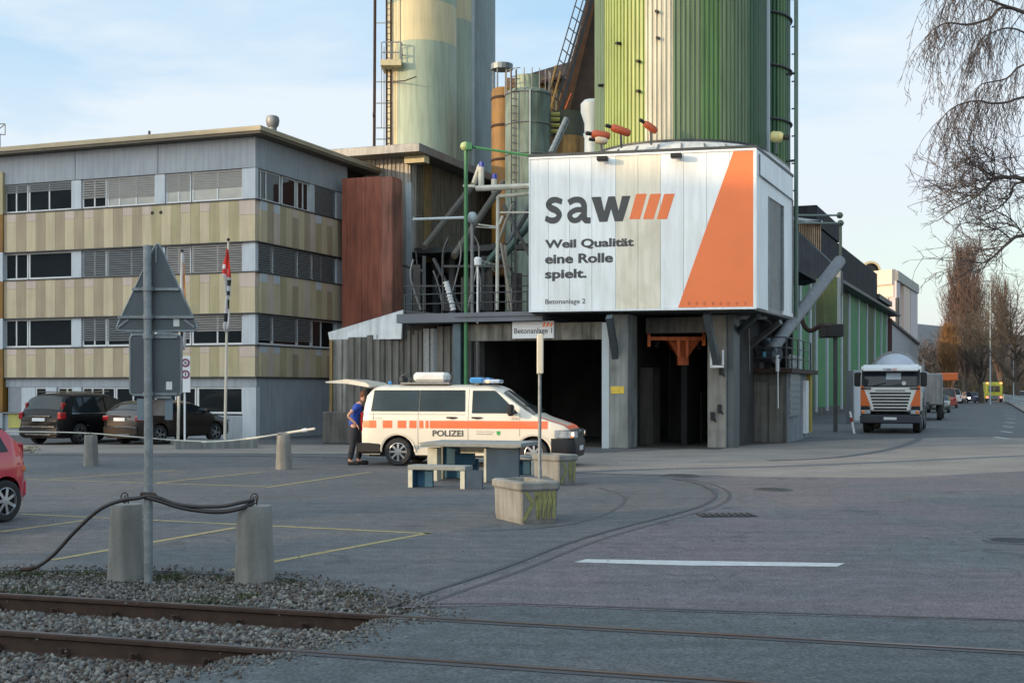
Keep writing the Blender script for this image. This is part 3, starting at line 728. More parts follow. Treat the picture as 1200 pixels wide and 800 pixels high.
# ground floor
zl = Z['gl'] - 0.055
b = MB(); b.box(XL, -0.02, 0.06, 0.30, Z['gw'] + 0.02, zl); oput(b, 'lintel', M_plas)
cols('F', [(X(84), X(94.5)), (X(283.5), -0.02)], 0, Z['gw'] + 0.015)
cols('F', [(X(53), X(65.5))], Z['gs'], Z['gw'] + 0.015)
b = MB(); b.box(X(-70), X(83.5), 0.05, 0.30, 0, Z['gs'] - 0.06); b.box(X(95), X(283), 0.05, 0.30, 0, Z['gs'] - 0.06); oput(b, 'plinth', M_plas)
b = MB(); b.box(X(5), X(53), -0.10, 0.30, Z['gs'] - 0.055, Z['gs'] - 0.005); oput(b, 'window_sill', M_ctop)
b = MB(); b.box(X(8), X(23), 0.08, 0.28, Z['gs'] + 0.002, Z['gw'] + 0.01); oput(b, 'door', mat('grey_door', (0.22, 0.24, 0.27), 0.6))
b = MB(); b.box(X(23.3), X(39.5), 0.08, 0.28, Z['gs'] + 0.002, Z['gw'] + 0.01); oput(b, 'wall_panel', M_plas2)
b = MB(); b.box(X(10), X(30), -0.02, 0.045, 0.3, Z['gs'] - 0.07); oput(b, 'plinth_panel', mat('yellow_plinth', (0.36, 0.34, 0.10), 0.7))
window('F', X(39.7), X(53), Z['gs'], Z['gw'] + 0.01, (), 0)
window('F', X(66), X(84), Z['gs'], Z['gw'] + 0.01, (0.6,), 0)
window('F', X(95), X(133), Z['gs'], Z['gw'] + 0.01, (0.3, 0.63), 0)
window('F', X(134), X(228), Z['gs'], Z['gw'] + 0.01, (0.22, 0.5, 0.75), 0)
window('F', X(229), X(283), Z['gs'], Z['gw'] + 0.01, (0.03,), 0)
b = MB(); b.box(-0.30, -0.01, 0.31, YR, 0, zl); oput(b, 'side_wall', M_plas)
for i in range(2):
    b = MB(); p = (0.056, [0.5, 0.9][i], Z['b3'] - 0.22)
for px in (179.5, 189.5):
    x = X(px); b = MB(); b.lathe([(0.07, -0.065), (0.07, -0.05), (0.0, -0.05)], (x, 0, Z['b3'] - 0.28), 12, axis='Y'); oput(b, 'vent_hole', M_blk)
b = MB(); b.tube([(OF.x_at(175, 1.5), 1.5, Z['rooft']), (OF.x_at(175, 1.5), 1.5, Z['rooft'] + 0.62)], 0.05, 8); oput(b, 'flue', M_steeld)
v = Frame.w(OF, -0.2, 3.2); 
b = MB(); xv = OF.x_at(319.5, 2.0); b.lathe([(0.16, 0), (0.16, 0.50), (0.24, 0.60), (0.27, 0.78), (0.24, 0.92), (0.16, 0.97)], (xv, 2.0, Z['rooft'] - 0.05), 16); oput(b, 'roof_vent', M_steel, smooth='auto')
# ochre wing at the very left edge
wf = Frame((OF.w(XL - 0.2, -0.6).x, OF.w(XL - 0.2, -0.6).y), ANG)
xr = OF.x_at(3.0, -0.12)
b = MB()
wing = thing('neighbouring_wing', 'ochre clad end of the neighbouring wing at the left picture edge', 'building', tuple(OF.w(XL, -0.12)), ANG)
for (za, zb_, m) in ((zc(485), zc(441), M_ochre), (zc(441), zc(405), M_ochre), (zc(405), zc(366), M_plas2), (zc(366), zc(319), M_ochre), (zc(319), zc(282), M_plas2), (zc(282), zc(234), M_ochre), (zc(234), zc(180), M_khaki)):
    b = MB(); b.box(0, xr - XL, 0, 0.6, za + 0.004, zb_ - 0.004); b.build('wall_panel', m, wing, world=False)
b = MB(); b.box(0, xr - XL - 0.05, 0.05, 0.6, 0, zc(485)); b.build('plinth', M_plas, wing, world=False)
# framework on the roof at the far left
q = P(0, 180, 56); fr = thing('roof_antenna_frame', 'thin square antenna frame on the roof at the left edge', 'antenna', (q.x, q.y, Z['rooft']))
b = MB(); 
for s_, e_ in (((0, 180), (0, 157)), ((-8, 157), (6, 145.5)), ((6, 145.5), (6, 158)), ((-8, 157), (6, 158)), ((-8, 145), (6, 145.5)), ((-8, 180), (-8, 145))): b.tube([P(*s_, 56), P(*e_, 56)], 0.025, 5)
b.build('frame', M_steel, fr)
# ================================================================ CONCRETE PLANT
A_ = P(621, 455, 40.6); C_ = P(885, 455, 39.0); D_ = P(928.5, 455, 44.4)
bang = math.degrees(math.atan2((C_ - A_).y, (C_ - A_).x))
BF = Frame((A_.x, A_.y), bang)
BW = (C_ - A_).length; Z0 = 4.32; Z1 = 9.24
Dl = (D_ - A_); Dx = Dl.dot(BF.u); Dy = Dl.dot(BF.v)
box = thing('mixing_plant_cabin', 'big white cabin with saw lettering and orange wedge raised on concrete columns', 'building', (A_.x, A_.y, 0), bang)
def bput(b, n, m, p=None, **kw): return b.build(n, m, p or box, world=False, **kw)
bx = lambda px, y=0.0: BF.x_at(px, y)
bz = lambda py, x, y=0.0: BF.z_at(py, x, y)
jo = [621.0, 642.6, 667.5, 693.6, 721.5, 747.6, 774, 801, 828, 855]
xs = [bx(j) for j in jo] + [BW]
for i in range(len(xs) - 1):
    b = MB(); b.box(xs[i] + 0.0035, xs[i + 1] - 0.0035, 0.0, 0.12, Z0 + 0.06, Z1 - 0.09, bev=0.006)
    bput(b, 'facade_panel', M_white2 if i in (4, 5) else M_white)
# body behind the panels, side wall along C-D
poly = [(0.02, 0.125), (BW - 0.02, 0.125), (Dx - 0.03, Dy), (Dx - 7.5, Dy + 1.0), (0.02, 6.9)]
b = MB(); b.prism(poly, Z0 + 0.02, Z1 - 0.02); bput(b, 'cabin_core', M_steel)
b = MB(); b.prism([(-0.05, -0.03), (BW + 0.03, -0.03), (Dx + 0.05, Dy + 0.05), (Dx - 7.5, Dy + 1.1), (-0.05, 7.0)], Z1 - 0.02, Z1 + 0.07); bput(b, 'roof', M_steeld)
b = MB(); b.box(-0.03, BW + 0.02, -0.03, 0.0, Z1 - 0.085, Z1 - 0.025); b.box(-0.03, BW + 0.02, -0.03, 0.0, Z0, Z0 + 0.055); b.box(-0.03, 0.0, -0.025, 0.10, Z0 + 0.06, Z1 - 0.09); b.box(BW + 0.002, BW + 0.04, -0.03, 0.10, Z0, Z1 - 0.03)
bput(b, 'edge_trim', M_white)
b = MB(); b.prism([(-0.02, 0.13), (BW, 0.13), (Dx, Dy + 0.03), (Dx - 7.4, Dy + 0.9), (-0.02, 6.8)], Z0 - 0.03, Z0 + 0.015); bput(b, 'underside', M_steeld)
# side wall panels + louvre
SL = math.hypot(Dx - BW, Dy); sa = math.degrees(math.atan2(Dy, Dx - BW))
MS = T(BW, 0.0, 0) @ RZ(sa)                 # x along the side wall going back, -y is outward
SF = Frame((C_.x, C_.y), bang + sa)
sx = lambda px: SF.x_at(px)
e = [0.02, sx(893), sx(899.5), sx(917.5), SL]
def spanel(a, c, z0, z1, m=M_white, n='side_panel', y0=-0.02, y1=0.1):
    b = MB(); b.box(a + 0.006, c - 0.006, y0, y1, z0, z1, M=MS); return bput(b, n, m)
zt = 8.42
spanel(e[0], e[1], Z0 + 0.05, Z1 - 0.03); spanel(e[1] , e[2], Z0 + 0.05, zt); spanel(e[3], e[4], Z0 + 0.05, zt); spanel(e[1], SL, zt + 0.03, Z1 - 0.03)
zlo, zhi = Z0 + 0.2, 8.0
spanel(e[2], e[3], zhi, zt)
b = MB(); 
b.box(e[2], e[2] + 0.09, -0.04, 0.1, zlo, zhi, M=MS); b.box(e[3] - 0.09, e[3], -0.04, 0.1, zlo, zhi, M=MS)
lv = bput(b, 'louvre_door', M_gal)
n = 46
for i in range(n):
    z = zlo + (zhi - zlo) * i / n; b = MB(); b.add([MS @ Vector(q) for q in ((e[2] + 0.1, 0.02, z), (e[3] - 0.1, 0.02, z), (e[3] - 0.1, 0.075, z + 0.07), (e[2] + 0.1, 0.075, z + 0.07))], [(0, 1, 2, 3)])
    bput(b, 'slat', M_steel, lv)
# orange wedge and lettering
M90 = RX(90)
def onface(poly, n, m, y0=-0.006, y1=-0.0015, Mx=None):
    """poly in picture pixels on the front plane"""
    pp = [(bx(px), bz(py, bx(px))) for px, py in poly]
    b = MB(); b.prism(pp, -y1, -y0, M=(Matrix(((1, 0, 0, 0), (0, 0, -1, 0), (0, 1, 0, 0), (0, 0, 0, 1))))); return bput(b, n, m)
w1, w2 = bx(859.5), bx(794.5); zT, zB = Z1 - 0.10, Z0 + 0.075
b = MB(); pp = [(w2, zB), (BW - 0.06, zB), (BW - 0.06, zT), (w1, zT)]
Mface = Matrix(((1, 0, 0, 0), (0, 0, -1, 0), (0, 1, 0, 0), (0, 0, 0, 1)))
b.prism(pp, 0.0015, 0.006, M=Mface); bput(b, 'orange_wedge', M_orange)
for (b0, b1, t0, t1) in ((737.5, 750, 745.6, 758), (753.4, 766, 762.2, 774.8), (769.7, 781.7, 778.4, 790.8)):
    onface([(b0, 256.9), (b1, 256.7), (t1, 227.0), (t0, 227.3)], 'logo_stripe', M_orange)
def fit_text(s, pxa, pxb, ptop, pbot, m, name='lettering', bold=0.02, parent=None, F=BF, y=-0.0015, fat=0.0):
    xa, xb = F.x_at(pxa, y), F.x_at(pxb, y); za, zb = F.z_at(pbot, (xa + xb) / 2, y), F.z_at(ptop, (xa + xb) / 2, y)
    o = text_mesh(name, s, 1.0, Matrix.Identity(4), m, None, bold, 0.0)
    me = o.data; co = np.empty(len(me.vertices) * 3); me.vertices.foreach_get('co', co); co = co.reshape(-1, 3)
    mn, mx = co.min(0), co.max(0)
    x = xa + (co[:, 0] - mn[0]) / (mx[0] - mn[0]) * (xb - xa); z = za + (co[:, 1] - mn[1]) / (mx[1] - mn[1]) * (zb - za)
    new = np.stack([x, np.full(len(x), y - 0.003), z], 1); me.vertices.foreach_set('co', new.ravel()); me.update()
    if fat:      # heavier strokes: the same outlines laid side by side, each a hair in front of the other
        n0 = len(me.vertices); src = new.tolist(); fc = [tuple(p.vertices) for p in me.polygons]; bb = MB()
        for k_, (sx_, sz_) in enumerate(((0, 0), (-1, 0), (1, 0), (0, .6), (0, -.6))): bb.add([(q[0] + fat * sx_, q[1] - .0006 * k_, q[2] + fat * sz_) for q in src], fc)
        me.clear_geometry(); me.from_pydata(bb.v, [], bb.f); me.update()
    o.parent = parent or box; XF[o.name] = XF[(parent or box).name]
    return o
# the three big letters drawn as outlines (bold, slightly oblique joins)
def letter_polys(ch):
    pts = {
     'w': [[(0, 1), (.27, 1), (.36, .42), (.475, 1), (.665, 1), (.765, .42), (.86, 1), (1.10, 1), (.885, 0), (.655, 0), (.555, .50), (.45, 0), (.225, 0)]],
    }
    return pts[ch]
def stroke(pts, ws, x0, x1, z0, z1, off):
    """flat ribbon letter stroke in a unit box"""
    n = len(pts); b = MB(); L_, R_ = [], []
    for i in range(n):
        a, c = pts[max(i - 1, 0)], pts[min(i + 1, n - 1)]; dx, dz = c[0] - a[0], c[1] - a[1]; l = math.hypot(dx, dz); w = ws[i] / 2
        L_.append((pts[i][0] - dz / l * w, pts[i][1] + dx / l * w)); R_.append((pts[i][0] + dz / l * w, pts[i][1] - dx / l * w))
    vs = [(x0 + x * (x1 - x0), -off, z0 + z * (z1 - z0)) for x, z in L_ + R_]
    b.add(vs, [(i, n + i, n + i + 1, i + 1) for i in range(n - 1)]); return b
def sm2(p, n=7): return [(q.x, q.y) for q in smooth_path([(x, y, 0) for x, y in p], n)]
xa, xb = bx(638), bx(660.3); za, zb = bz(261.9, xa), bz(231.3, xa)
p = sm2([(.93, .80), (.62, .885), (.36, .86), (.20, .72), (.34, .585), (.62, .48), (.79, .31), (.62, .13), (.34, .105), (.05, .20)]); n_ = len(p)
bput(stroke(p, [.21 + .06 * math.sin(math.pi * i / n_) for i in range(n_)], xa, xb, za, zb, .005), 'lettering', M_logo)
xa, xb = bx(664.3), bx(692.5); za, zb = bz(261.6, xa), bz(231.2, xa)
p = sm2([(.07, .78), (.30, .885), (.56, .87), (.70, .72), (.72, .50), (.72, .25), (.78, .10), (.99, .085)])
bput(stroke(p, [.20] + [.24] * (len(p) - 2) + [.17], xa, xb, za, zb, .005), 'lettering', M_logo)
p = sm2([(.66, .50), (.40, .50), (.17, .40), (.12, .26), (.24, .11), (.46, .12), (.66, .30)])
bput(stroke(p, [.16] + [.21] * (len(p) - 2) + [.16], xa, xb, za, zb, .007), 'lettering', M_logo)
b = MB(); xa, xb = bx(693), bx(739); za = bz(260.4, xa); zb = bz(231.0, xa)
b.prism([(xa + x * (xb - xa) / 1.10, za + y * (zb - za)) for x, y in letter_polys('w')[0]], 0.0015, 0.006, M=Mface); bput(b, 'lettering', M_logo)
fit_text('Weil Qualität', 639, 742.5, 279.8, 291.4, M_logo, bold=0.022, fat=0.010)
fit_text('eine Rolle', 639, 718, 297.2, 308.2, M_logo, bold=0.022, fat=0.010)
fit_text('spielt.', 639, 687.3, 315.4, 329.0, M_logo, bold=0.022, fat=0.010)
fit_text('Betonanlage 2', 639, 686, 350.2, 357.6, M_logo, bold=0.012)
for (px, py) in ((706, 184), (792.5, 181)):
    x = bx(px, -0.3); b = MB(); zz = Z1 - 0.12
    b.box(x - 0.17, x + 0.17, -0.42, -0.14, zz - 0.16, zz - 0.02, bev=0.02); b.box(x - 0.03, x + 0.03, -0.16, -0.03, zz - 0.06, zz + 0.02)
    bput(b, 'floodlight', M_blk)
for i, px in enumerate((806, 815, 824, 834, 843, 852, 862, 872)):
    onface([(px, 354), (px + 1.8, 353.4), (px + 3.4, 354), (px + 3.2, 357.4), (px + .4, 357.6)], 'rust_mark', mat('rust_mark', (.56, .13, .05), .7, var=.2), -0.0085, -0.0065)
# guard wire / small pipe down the corner
b = MB(); b.tube([MS @ Vector(q) for q in ((sx(888), -0.06, Z1 - 0.15), (sx(888), -0.06, 8.45), (sx(927), -0.06, 8.38), (sx(927), -0.06, 4.5))], 0.025, 5); bput(b, 'conduit', M_steel)
# domed roof cover under the silo
scx, scy = BF.x_at(797, 6.2), 6.2
sc = BF.w(scx, scy); SY = sc.y; SR = 100.0 / 1500 * SY
cov = MB(); cov.lathe([(SR + 0.85, Z1 + 0.05), (SR + 0.80, Z1 + 0.28), (SR + 0.30, Z1 + 0.74), (SR - 0.1, Z1 + 0.95)], (scx, scy, 0), 48)
bput(cov, 'roof_cover', mat('weathered_white_sheet', (0.56, 0.56, 0.55), 0.6, var=0.08, scale=1.5, streak=0.2, dirt=('#8d897c', 0.3)), smooth='auto')
for i in range(14):
    a = R(180 + 180 * (i + 0.5) / 14); b = MB(); b.bar((scx + (SR + 0.81) * math.cos(a), scy + (SR + 0.81) * math.sin(a), Z1 + 0.31), (scx + (SR + 0.31) * math.cos(a), scy + (SR + 0.31) * math.sin(a), Z1 + 0.76), 0.05, 0.03); bput(b, 'cover_rib', M_steel)

# ---------------------------------------------------------------- silos
def sheeted_silo(name, label, c, r, z0, z1, ribs, mfun, n_sheets=24, cat='silo', depth=0.055, a_from=0, a_to=360):
    root = thing(name, label, cat, (c[0], c[1], 0))
    b = MB(); b.lathe([(r - 0.12, z0), (r - 0.12, z1)], (0, 0, 0), 48); b.build('shell', M_steeld, root, world=False)
    per = ribs // n_sheets
    for sidx in range(n_sheets):
        a0 = a_from + (a_to - a_from) * sidx / n_sheets; da = (a_to - a_from) / ribs
        prof = []
        for k in range(per):
            for t, d in ((0.02 if k == 0 else 0, 0), (0.45, 0), (0.6, -depth), (0.85, -depth)): prof.append((a0 + da * (k + t), r + d))
        prof.append((a0 + da * (per - 0.02), r))
        n = len(prof); vs = [(rr * math.cos(R(a)), rr * math.sin(R(a)), z) for z in (z0, z1) for a, rr in prof]
        b = MB(); b.add(vs, [(i, i + 1, n + i + 1, n + i) for i in range(n - 1)])
        b.build('cladding_sheet', mfun((a0 + da * per / 2) % 360), root, world=False)
    return root
M_silow = mat('silo_white_sheet', (0.50, 0.48, 0.38), 0.5, var=0.08, scale=0.8, streak=0.2)
def gcol(a):
    # angle seen: 180 left .. 270 towards camera .. 360 right ; px = cx + R*cos
    px = 797 + 100 * math.cos(R(a)) if 180 <= a <= 360 else None
    if px is None: return M_gr2
    if px < 704: return M_gr3
    if px < 743: return M_gr1
    if px < 773: return M_silow
    if px < 806: return M_gr3
    if px < 832: return M_gr2
    if px < 862: return M_gr3
    return M_gr4
silo = sheeted_silo('green_silo', 'large ribbed green silo with a white stripe standing above the white cabin', (sc.x, sc.y), SR, Z1 + 0.82, 26.0, 120, gcol, 60)
# pale drain strip on its right flank
b = MB(); a = R(352 - 18); 
b.box(SR * 0.955, SR + 0.09, -0.02, 0.28, Z1 + 0.82, 26, M=T(0, 0, 0) @ RZ(-17)); b.build('drain_strip', M_pale, silo, world=False)
b = MB(); b.lathe([(SR + 0.03, Z1 + 0.76), (SR + 0.05, Z1 + 0.96)], (0, 0, 0), 64); b.build('base_ring', M_steeld, silo, world=False)
for (px, py) in ((721, 51), (761, 45), (741, 107), (704, 100), (741, 72), (760, 14)):
    th = math.acos(max(-1, min(1, (px - 797) / 100))); Yq = SY - SR * math.sin(th); z = CAM_H + (455 - py) / 1500 * Yq
    d = Vector((math.cos(-th), math.sin(-th), 0)); b = MB(); b.tube([d * (SR - 0.02) + Vector((0, 0, z)), d * (SR + 0.18) + Vector((0, 0, z - 0.03))], 0.055, 8); b.build('bracket', M_blk, silo, world=False)
# second slim silo behind right, ringed
c2 = P(868, 455, SY + 4.2); r2 = 57.0 / 1500 * c2.y
s2 = sheeted_silo('ringed_silo', 'dark green silo with black hoops behind the right flank of the large silo', (c2.x, c2.y), r2, 4.0, 26.0, 60, lambda a: M_gr4 if a < 315 else M_gr2 if a < 325 else M_gr4 if a < 345 else M_pale, 20)
for py in (-42, 20, 81, 143):
    z = CAM_H + (455 - py) / 1500 * (c2.y - 1); b = MB()
    b.tube([(math.cos(R(a)) * (r2 + 0.05), math.sin(R(a)) * (r2 + 0.05), z) for a in range(180, 381, 10)], 0.045, 6); b.build('hoop', M_steeld, s2, world=False)
for i in range(10):
    z = 9.5 + i * 1.05; b = MB(); b.tube([(r2 * 0.98, -0.6, z), (r2 * 1.05, -0.7, z)], 0.03, 5); b.build('bracket', M_steeld, s2, world=False)
# mast beside it
q = P(933, 455, 46); mast = thing('tall_green_mast', 'tall thin grey green mast rising at the right of the silos', 'mast', (q.x, q.y, 0))
b = MB(); b.tube([(0, 0, 4.0), (0, 0, 25)], 0.075, 8); b.build('mast_tube', mat('mast_green', (0.10, 0.16, 0.13), 0.5), mast, world=False)
for py in (86, 188):
    b = MB(); b.tube([P(933, py, 46), P(922, py + 1, 47)], 0.05, 6); b.build('bracket', M_steel, mast)
# vibrators / air cannons on the roof cover
def cannon(pa, pb, Y, r, m, label):
    a = P(*pa, Y); c = P(*pb, Y - 0.1); d = (c - a).normalized(); root = thing('air_cannon', label, 'air cannon', tuple(a), 0, 'air cannons round the silo foot')
    L_ = (c - a).length; q = d.to_track_quat('Z', 'Y').to_matrix().to_4x4(); Mx = T(a) @ q
    b = MB(); b.lathe([(0.0, 0), (r * 0.7, 0.02), (r, 0.10), (r, L_ - 0.1), (r * 0.7, L_ - 0.01), (0, L_)], (0, 0, 0), 14); b.v = [tuple(Mx @ Vector(p)) for p in b.v]; b.build('tank', m, root, smooth='auto')
    b = MB(); b.lathe([(r * 0.45, L_), (r * 0.5, L_ + 0.16), (r * 0.3, L_ + 0.2)], (0, 0, 0), 10); b.v = [tuple(Mx @ Vector(p)) for p in b.v]; b.build('valve', M_blk, root)
    b = MB(); b.tube([a + d * L_ * 0.5 - Vector((0, 0, r)), a + d * L_ * 0.5 + Vector((0.05, 0.3, -0.5))], 0.04, 6); b.build('support', M_steel, root)
M_cann = mat('orange_red_tank', (0.36, 0.075, 0.03), 0.45, var=0.15)
cannon((715, 160), (693, 157), 41.6, 0.14, M_cann, 'leftmost orange cylinder at the foot of the green silo')
cannon((739, 157), (716, 149), 41.8, 0.13, M_cann, 'middle orange cylinder at the foot of the green silo')
cannon((770, 155), (755, 144), 42.0, 0.12, M_cann, 'small orange cylinder below the white stripe of the silo')
cannon((902, 160), (918, 161), 44.2, 0.19, mat('cream_tank', (0.48, 0.44, 0.20), 0.5), 'yellow cream cylinder on the right flank of the silo')
cannon((712, 166), (697, 164), 41.3, 0.12, mat('pale_tank', (0.50, 0.42, 0.30), 0.5), 'pale bent pipe stub below the leftmost orange cylinder')

# cream silos at the left
def smooth_silo(name, label, px, Y, rp, bands, ztop=34, z0=8.0):
    c = P(px, 455, Y); r = rp / 1500 * Y; root = thing(name, label, 'silo', (c.x, c.y, 0), 0, 'smooth pale silos behind the hall')
    for i, (pt, pb, m) in enumerate(bands):
        zt_ = ztop if pt is None else CAM_H + (455 - pt) / 1500 * (Y - r * 0.6); zb_ = z0 if pb is None else CAM_H + (455 - pb) / 1500 * (Y - r * 0.6)
        b = MB(); b.lathe([(r, zb_ + 0.004), (r, zt_)], (0, 0, 0), 64); b.build('shell_band', m, root, world=False, smooth='auto')
    return root, c, r
cs1, cc1, cr1 = smooth_silo('cream_silo', 'leftmost cream and grey green silo, the one with the caged ladder', 494, 64, 41, [(4, -200, M_sage), (51, 4, M_cream), (None, 51, M_sage)][::-1] if False else [(-200, 4, M_sage), (4, 51, M_cream), (51, None, M_sage)])
cs2, cc2, cr2 = smooth_silo('cream_silo', 'middle cream and grey green silo between two taller ones', 516, 67.5, 40, [(-200, 24, M_cream), (24, None, M_sage)])
cs3, cc3, cr3 = smooth_silo('cream_silo', 'rightmost slate grey silo of the pale group beside the ochre tower', 541, 70.5, 39.5, [(-200, None, M_sage2)])
b = MB(); b.box(-0.06, 0.10, -0.1, 0.1, 8, 34, M=T(cr2 * 0.955, -cr2 * 0.33, 0)); b.build('seam_strip', M_pale, cs2, world=False)
# sunlit side, painted on as a cream strip left of the cage on silo 1
b = MB()
n = 10
a0, a1 = 180, 232
vs = []; 
for z in (8.0, CAM_H + (455 - 51) / 1500 * 63): vs += [((cr1 + 0.012) * math.cos(R(a0 + (a1 - a0) * i / n)), (cr1 + 0.012) * math.sin(R(a0 + (a1 - a0) * i / n)), z) for i in range(n + 1)]
b.add(vs, [(i, i + 1, n + 2 + i, n + 1 + i) for i in range(n)]); b.build('sunlit_cream_strip', M_cream, cs1, world=False, smooth=True)
# caged ladder with platform
q = P(457, 455, 62.8); lad = thing('caged_ladder', 'caged service ladder and small platform on the left side of the cream silo', 'ladder', (q.x, q.y, 0))
Yl = 62.8; b = MB()
for px in (453, 458): b.tube([P(px, 190, Yl), P(px, -60, Yl)], 0.05, 5)
b.build('stile', M_rust, lad)
b = MB()
zz = CAM_H + 265 / 1500 * Yl
while zz < 24: b.tube([Vector(((453 - 600) / 1500 * Yl, Yl, zz)), Vector(((458 - 600) / 1500 * Yl, Yl, zz))], 0.022, 4); zz += 0.3
b.build('rungs', M_steel, lad, kind='stuff')
for px in (447, 450, 460):
    b = MB(); b.tube([P(px, 150 if px < 450 else 170, Yl - 0.4), P(px, 55, Yl - 0.4)], 0.02, 4); b.build('cage_bar', M_steel, lad)
for px in (464, 469, 477):
    b = MB(); b.tube([P(px, 75, Yl - 0.3), P(px, -60, Yl - 0.3)], 0.016, 4); b.build('cage_bar', M_steel, lad)
for py in (27, 96, 121, 150, 163):
    b = MB(); b.tube([P(441, py, Yl), P(454, py, Yl), P(460, py, Yl + .2)], 0.035, 4); b.build('cage_hoop', M_pale, lad)
b = MB(); 
pl = [P(448, 79, Yl), P(472, 79, Yl)]; b.box(pl[0].x, pl[1].x, Yl - 0.9, Yl + 0.8, pl[0].z - 0.12, pl[0].z + 0.15); b.build('platform', M_cream, lad)
b = MB()
for dz in (0.5, 1.0): b.tube([(pl[0].x + .1, Yl - .85, pl[0].z + dz), (pl[1].x, Yl - .85, pl[0].z + dz), (pl[1].x, Yl + .6, pl[0].z + dz)], 0.03, 5)
for fx_ in (0.05, 0.5, 1.0): x = pl[0].x + (pl[1].x - pl[0].x) * fx_; b.tube([(x, Yl - .85, pl[0].z), (x, Yl - .85, pl[0].z + 1.0)], 0.03, 5)
b.build('railing', M_steel, lad)
b = MB(); b.tube([P(456, 96, Yl), P(474, 95, Yl - 1.0), P(488, 90, Yl - 1.2)], 0.03, 5); b.build('cable', M_rust, lad)
q = P(438, 455, 63); ms = thing('rusty_mast', 'slim rust red mast left of the caged ladder', 'mast', (q.x, q.y, 0))
b = MB(); b.tube([P(438.5, 190, 63), P(439.5, 2, 63), P(440, -60, 63)], 0.075, 7); b.build('mast_tube', M_rust, ms)
b = MB(); b.tube([P(437, 135, 63), P(440, 135, 63)], 0.14, 8); b.build('joint', M_rust, ms)
# ochre tower and grey green tower with cap
def tower(name, label, px, Y, rp, pt, m, z0, cat='silo'):
    c = P(px, 455, Y); r = rp / 1500 * Y; root = thing(name, label, cat, (c.x, c.y, 0)); zt_ = CAM_H + (455 - pt) / 1500 * Y
    b = MB(); b.lathe([(r, z0), (r, zt_), (r * 0.9, zt_ + 0.12), (0.01, zt_ + 0.2)], (0, 0, 0), 40); b.build('shell', m, root, world=False, smooth='auto')
    return root, c, r, zt_
ot, oc, orr, oz = tower('ochre_silo', 'narrow ochre yellow silo squeezed between the pale silos', 592, 58, 16, 108, M_ochre, 7)
for py in (115, 148, 188):
    z = CAM_H + (455 - py) / 1500 * 57.5; b = MB(); b.lathe([(orr + 0.01, z), (orr + 0.04, z + 0.02), (orr + 0.04, z + 0.1), (orr + 0.01, z + 0.12)], (0, 0, 0), 32); b.build('hoop', M_rust, ot, world=False)
b = MB(); b.lathe([(0.50, oz + 1.0), (0.50, oz + 1.25), (0.05, oz + 1.35)], (-0.15, 0, 0), 16)
for a in range(0, 360, 60): b.tube([(-0.15 + 0.4 * math.cos(R(a)), 0.4 * math.sin(R(a)), oz), (-0.15 + 0.4 * math.cos(R(a)), 0.4 * math.sin(R(a)), oz + 1.1)], 0.035, 5)
b.build('vent_cap', M_gal, ot, world=False)
gt, gc, grr, gz = tower('grey_green_silo', 'weathered grey green silo with round cap left of the white cabin', 618.5, 53, 26.5, 111, mat('weathered_grey_green', (0.16, 0.21, 0.18), 0.7, var=0.15, streak=0.35, dirt=('#3a4038', 0.5)), 5)
b = MB(); zc0 = CAM_H + (455 - 110) / 1500 * 53; b.lathe([(0.46, zc0), (0.50, zc0 + 0.25), (0.54, zc0 + 0.62), (0.56, zc0 + 0.70), (0.02, zc0 + 0.82)], (0.0, 0, 0), 28); b.build('round_cap', M_sage, gt, world=False, smooth='auto')
b = MB()
for a in range(180, 361, 20): b.tube([((grr) * math.cos(R(a)), grr * math.sin(R(a)), gz), (grr * math.cos(R(a)), grr * math.sin(R(a)), gz + 0.9)], 0.02, 4)
for h in (0.45, 0.9): b.tube([(grr * math.cos(R(a)), grr * math.sin(R(a)), gz + h) for a in range(180, 260, 10)], 0.02, 4)
b.build('railing', M_steel, gt, world=False)
b = MB(); b.tube([(grr * .62, -grr * .82, 5), (grr * .62 - .55, -grr * .82 - .1, 5), ], 0.01, 4); 
for a in (230, 242): b.tube([((grr + .12) * math.cos(R(a)), (grr + .12) * math.sin(R(a)), 6), ((grr + .12) * math.cos(R(a)), (grr + .12) * math.sin(R(a)), gz + .8)], 0.025, 4)
z = 6.2
while z < gz + .6: b.tube([((grr + .12) * math.cos(R(230)), (grr + .12) * math.sin(R(230)), z), ((grr + .12) * math.cos(R(242)), (grr + .12) * math.sin(R(242)), z)], 0.018, 4); z += 0.3
b.build('ladder', M_steeld, gt, world=False)
for z in np.arange(6.5, gz, 1.25):
    b = MB(); b.tube([((grr + .02) * math.cos(R(a)), (grr + .02) * math.sin(R(a)), float(z)) for a in range(180, 361, 12)], 0.025, 5); b.build('hoop', M_steel, gt, world=False)
b = MB(); b.tube([(grr * math.cos(R(275)), (grr + .03) * math.sin(R(275)), 5), (grr * math.cos(R(275)), (grr + .03) * math.sin(R(275)), gz)], 0.035, 5); b.build('downpipe', M_pale, gt, world=False)
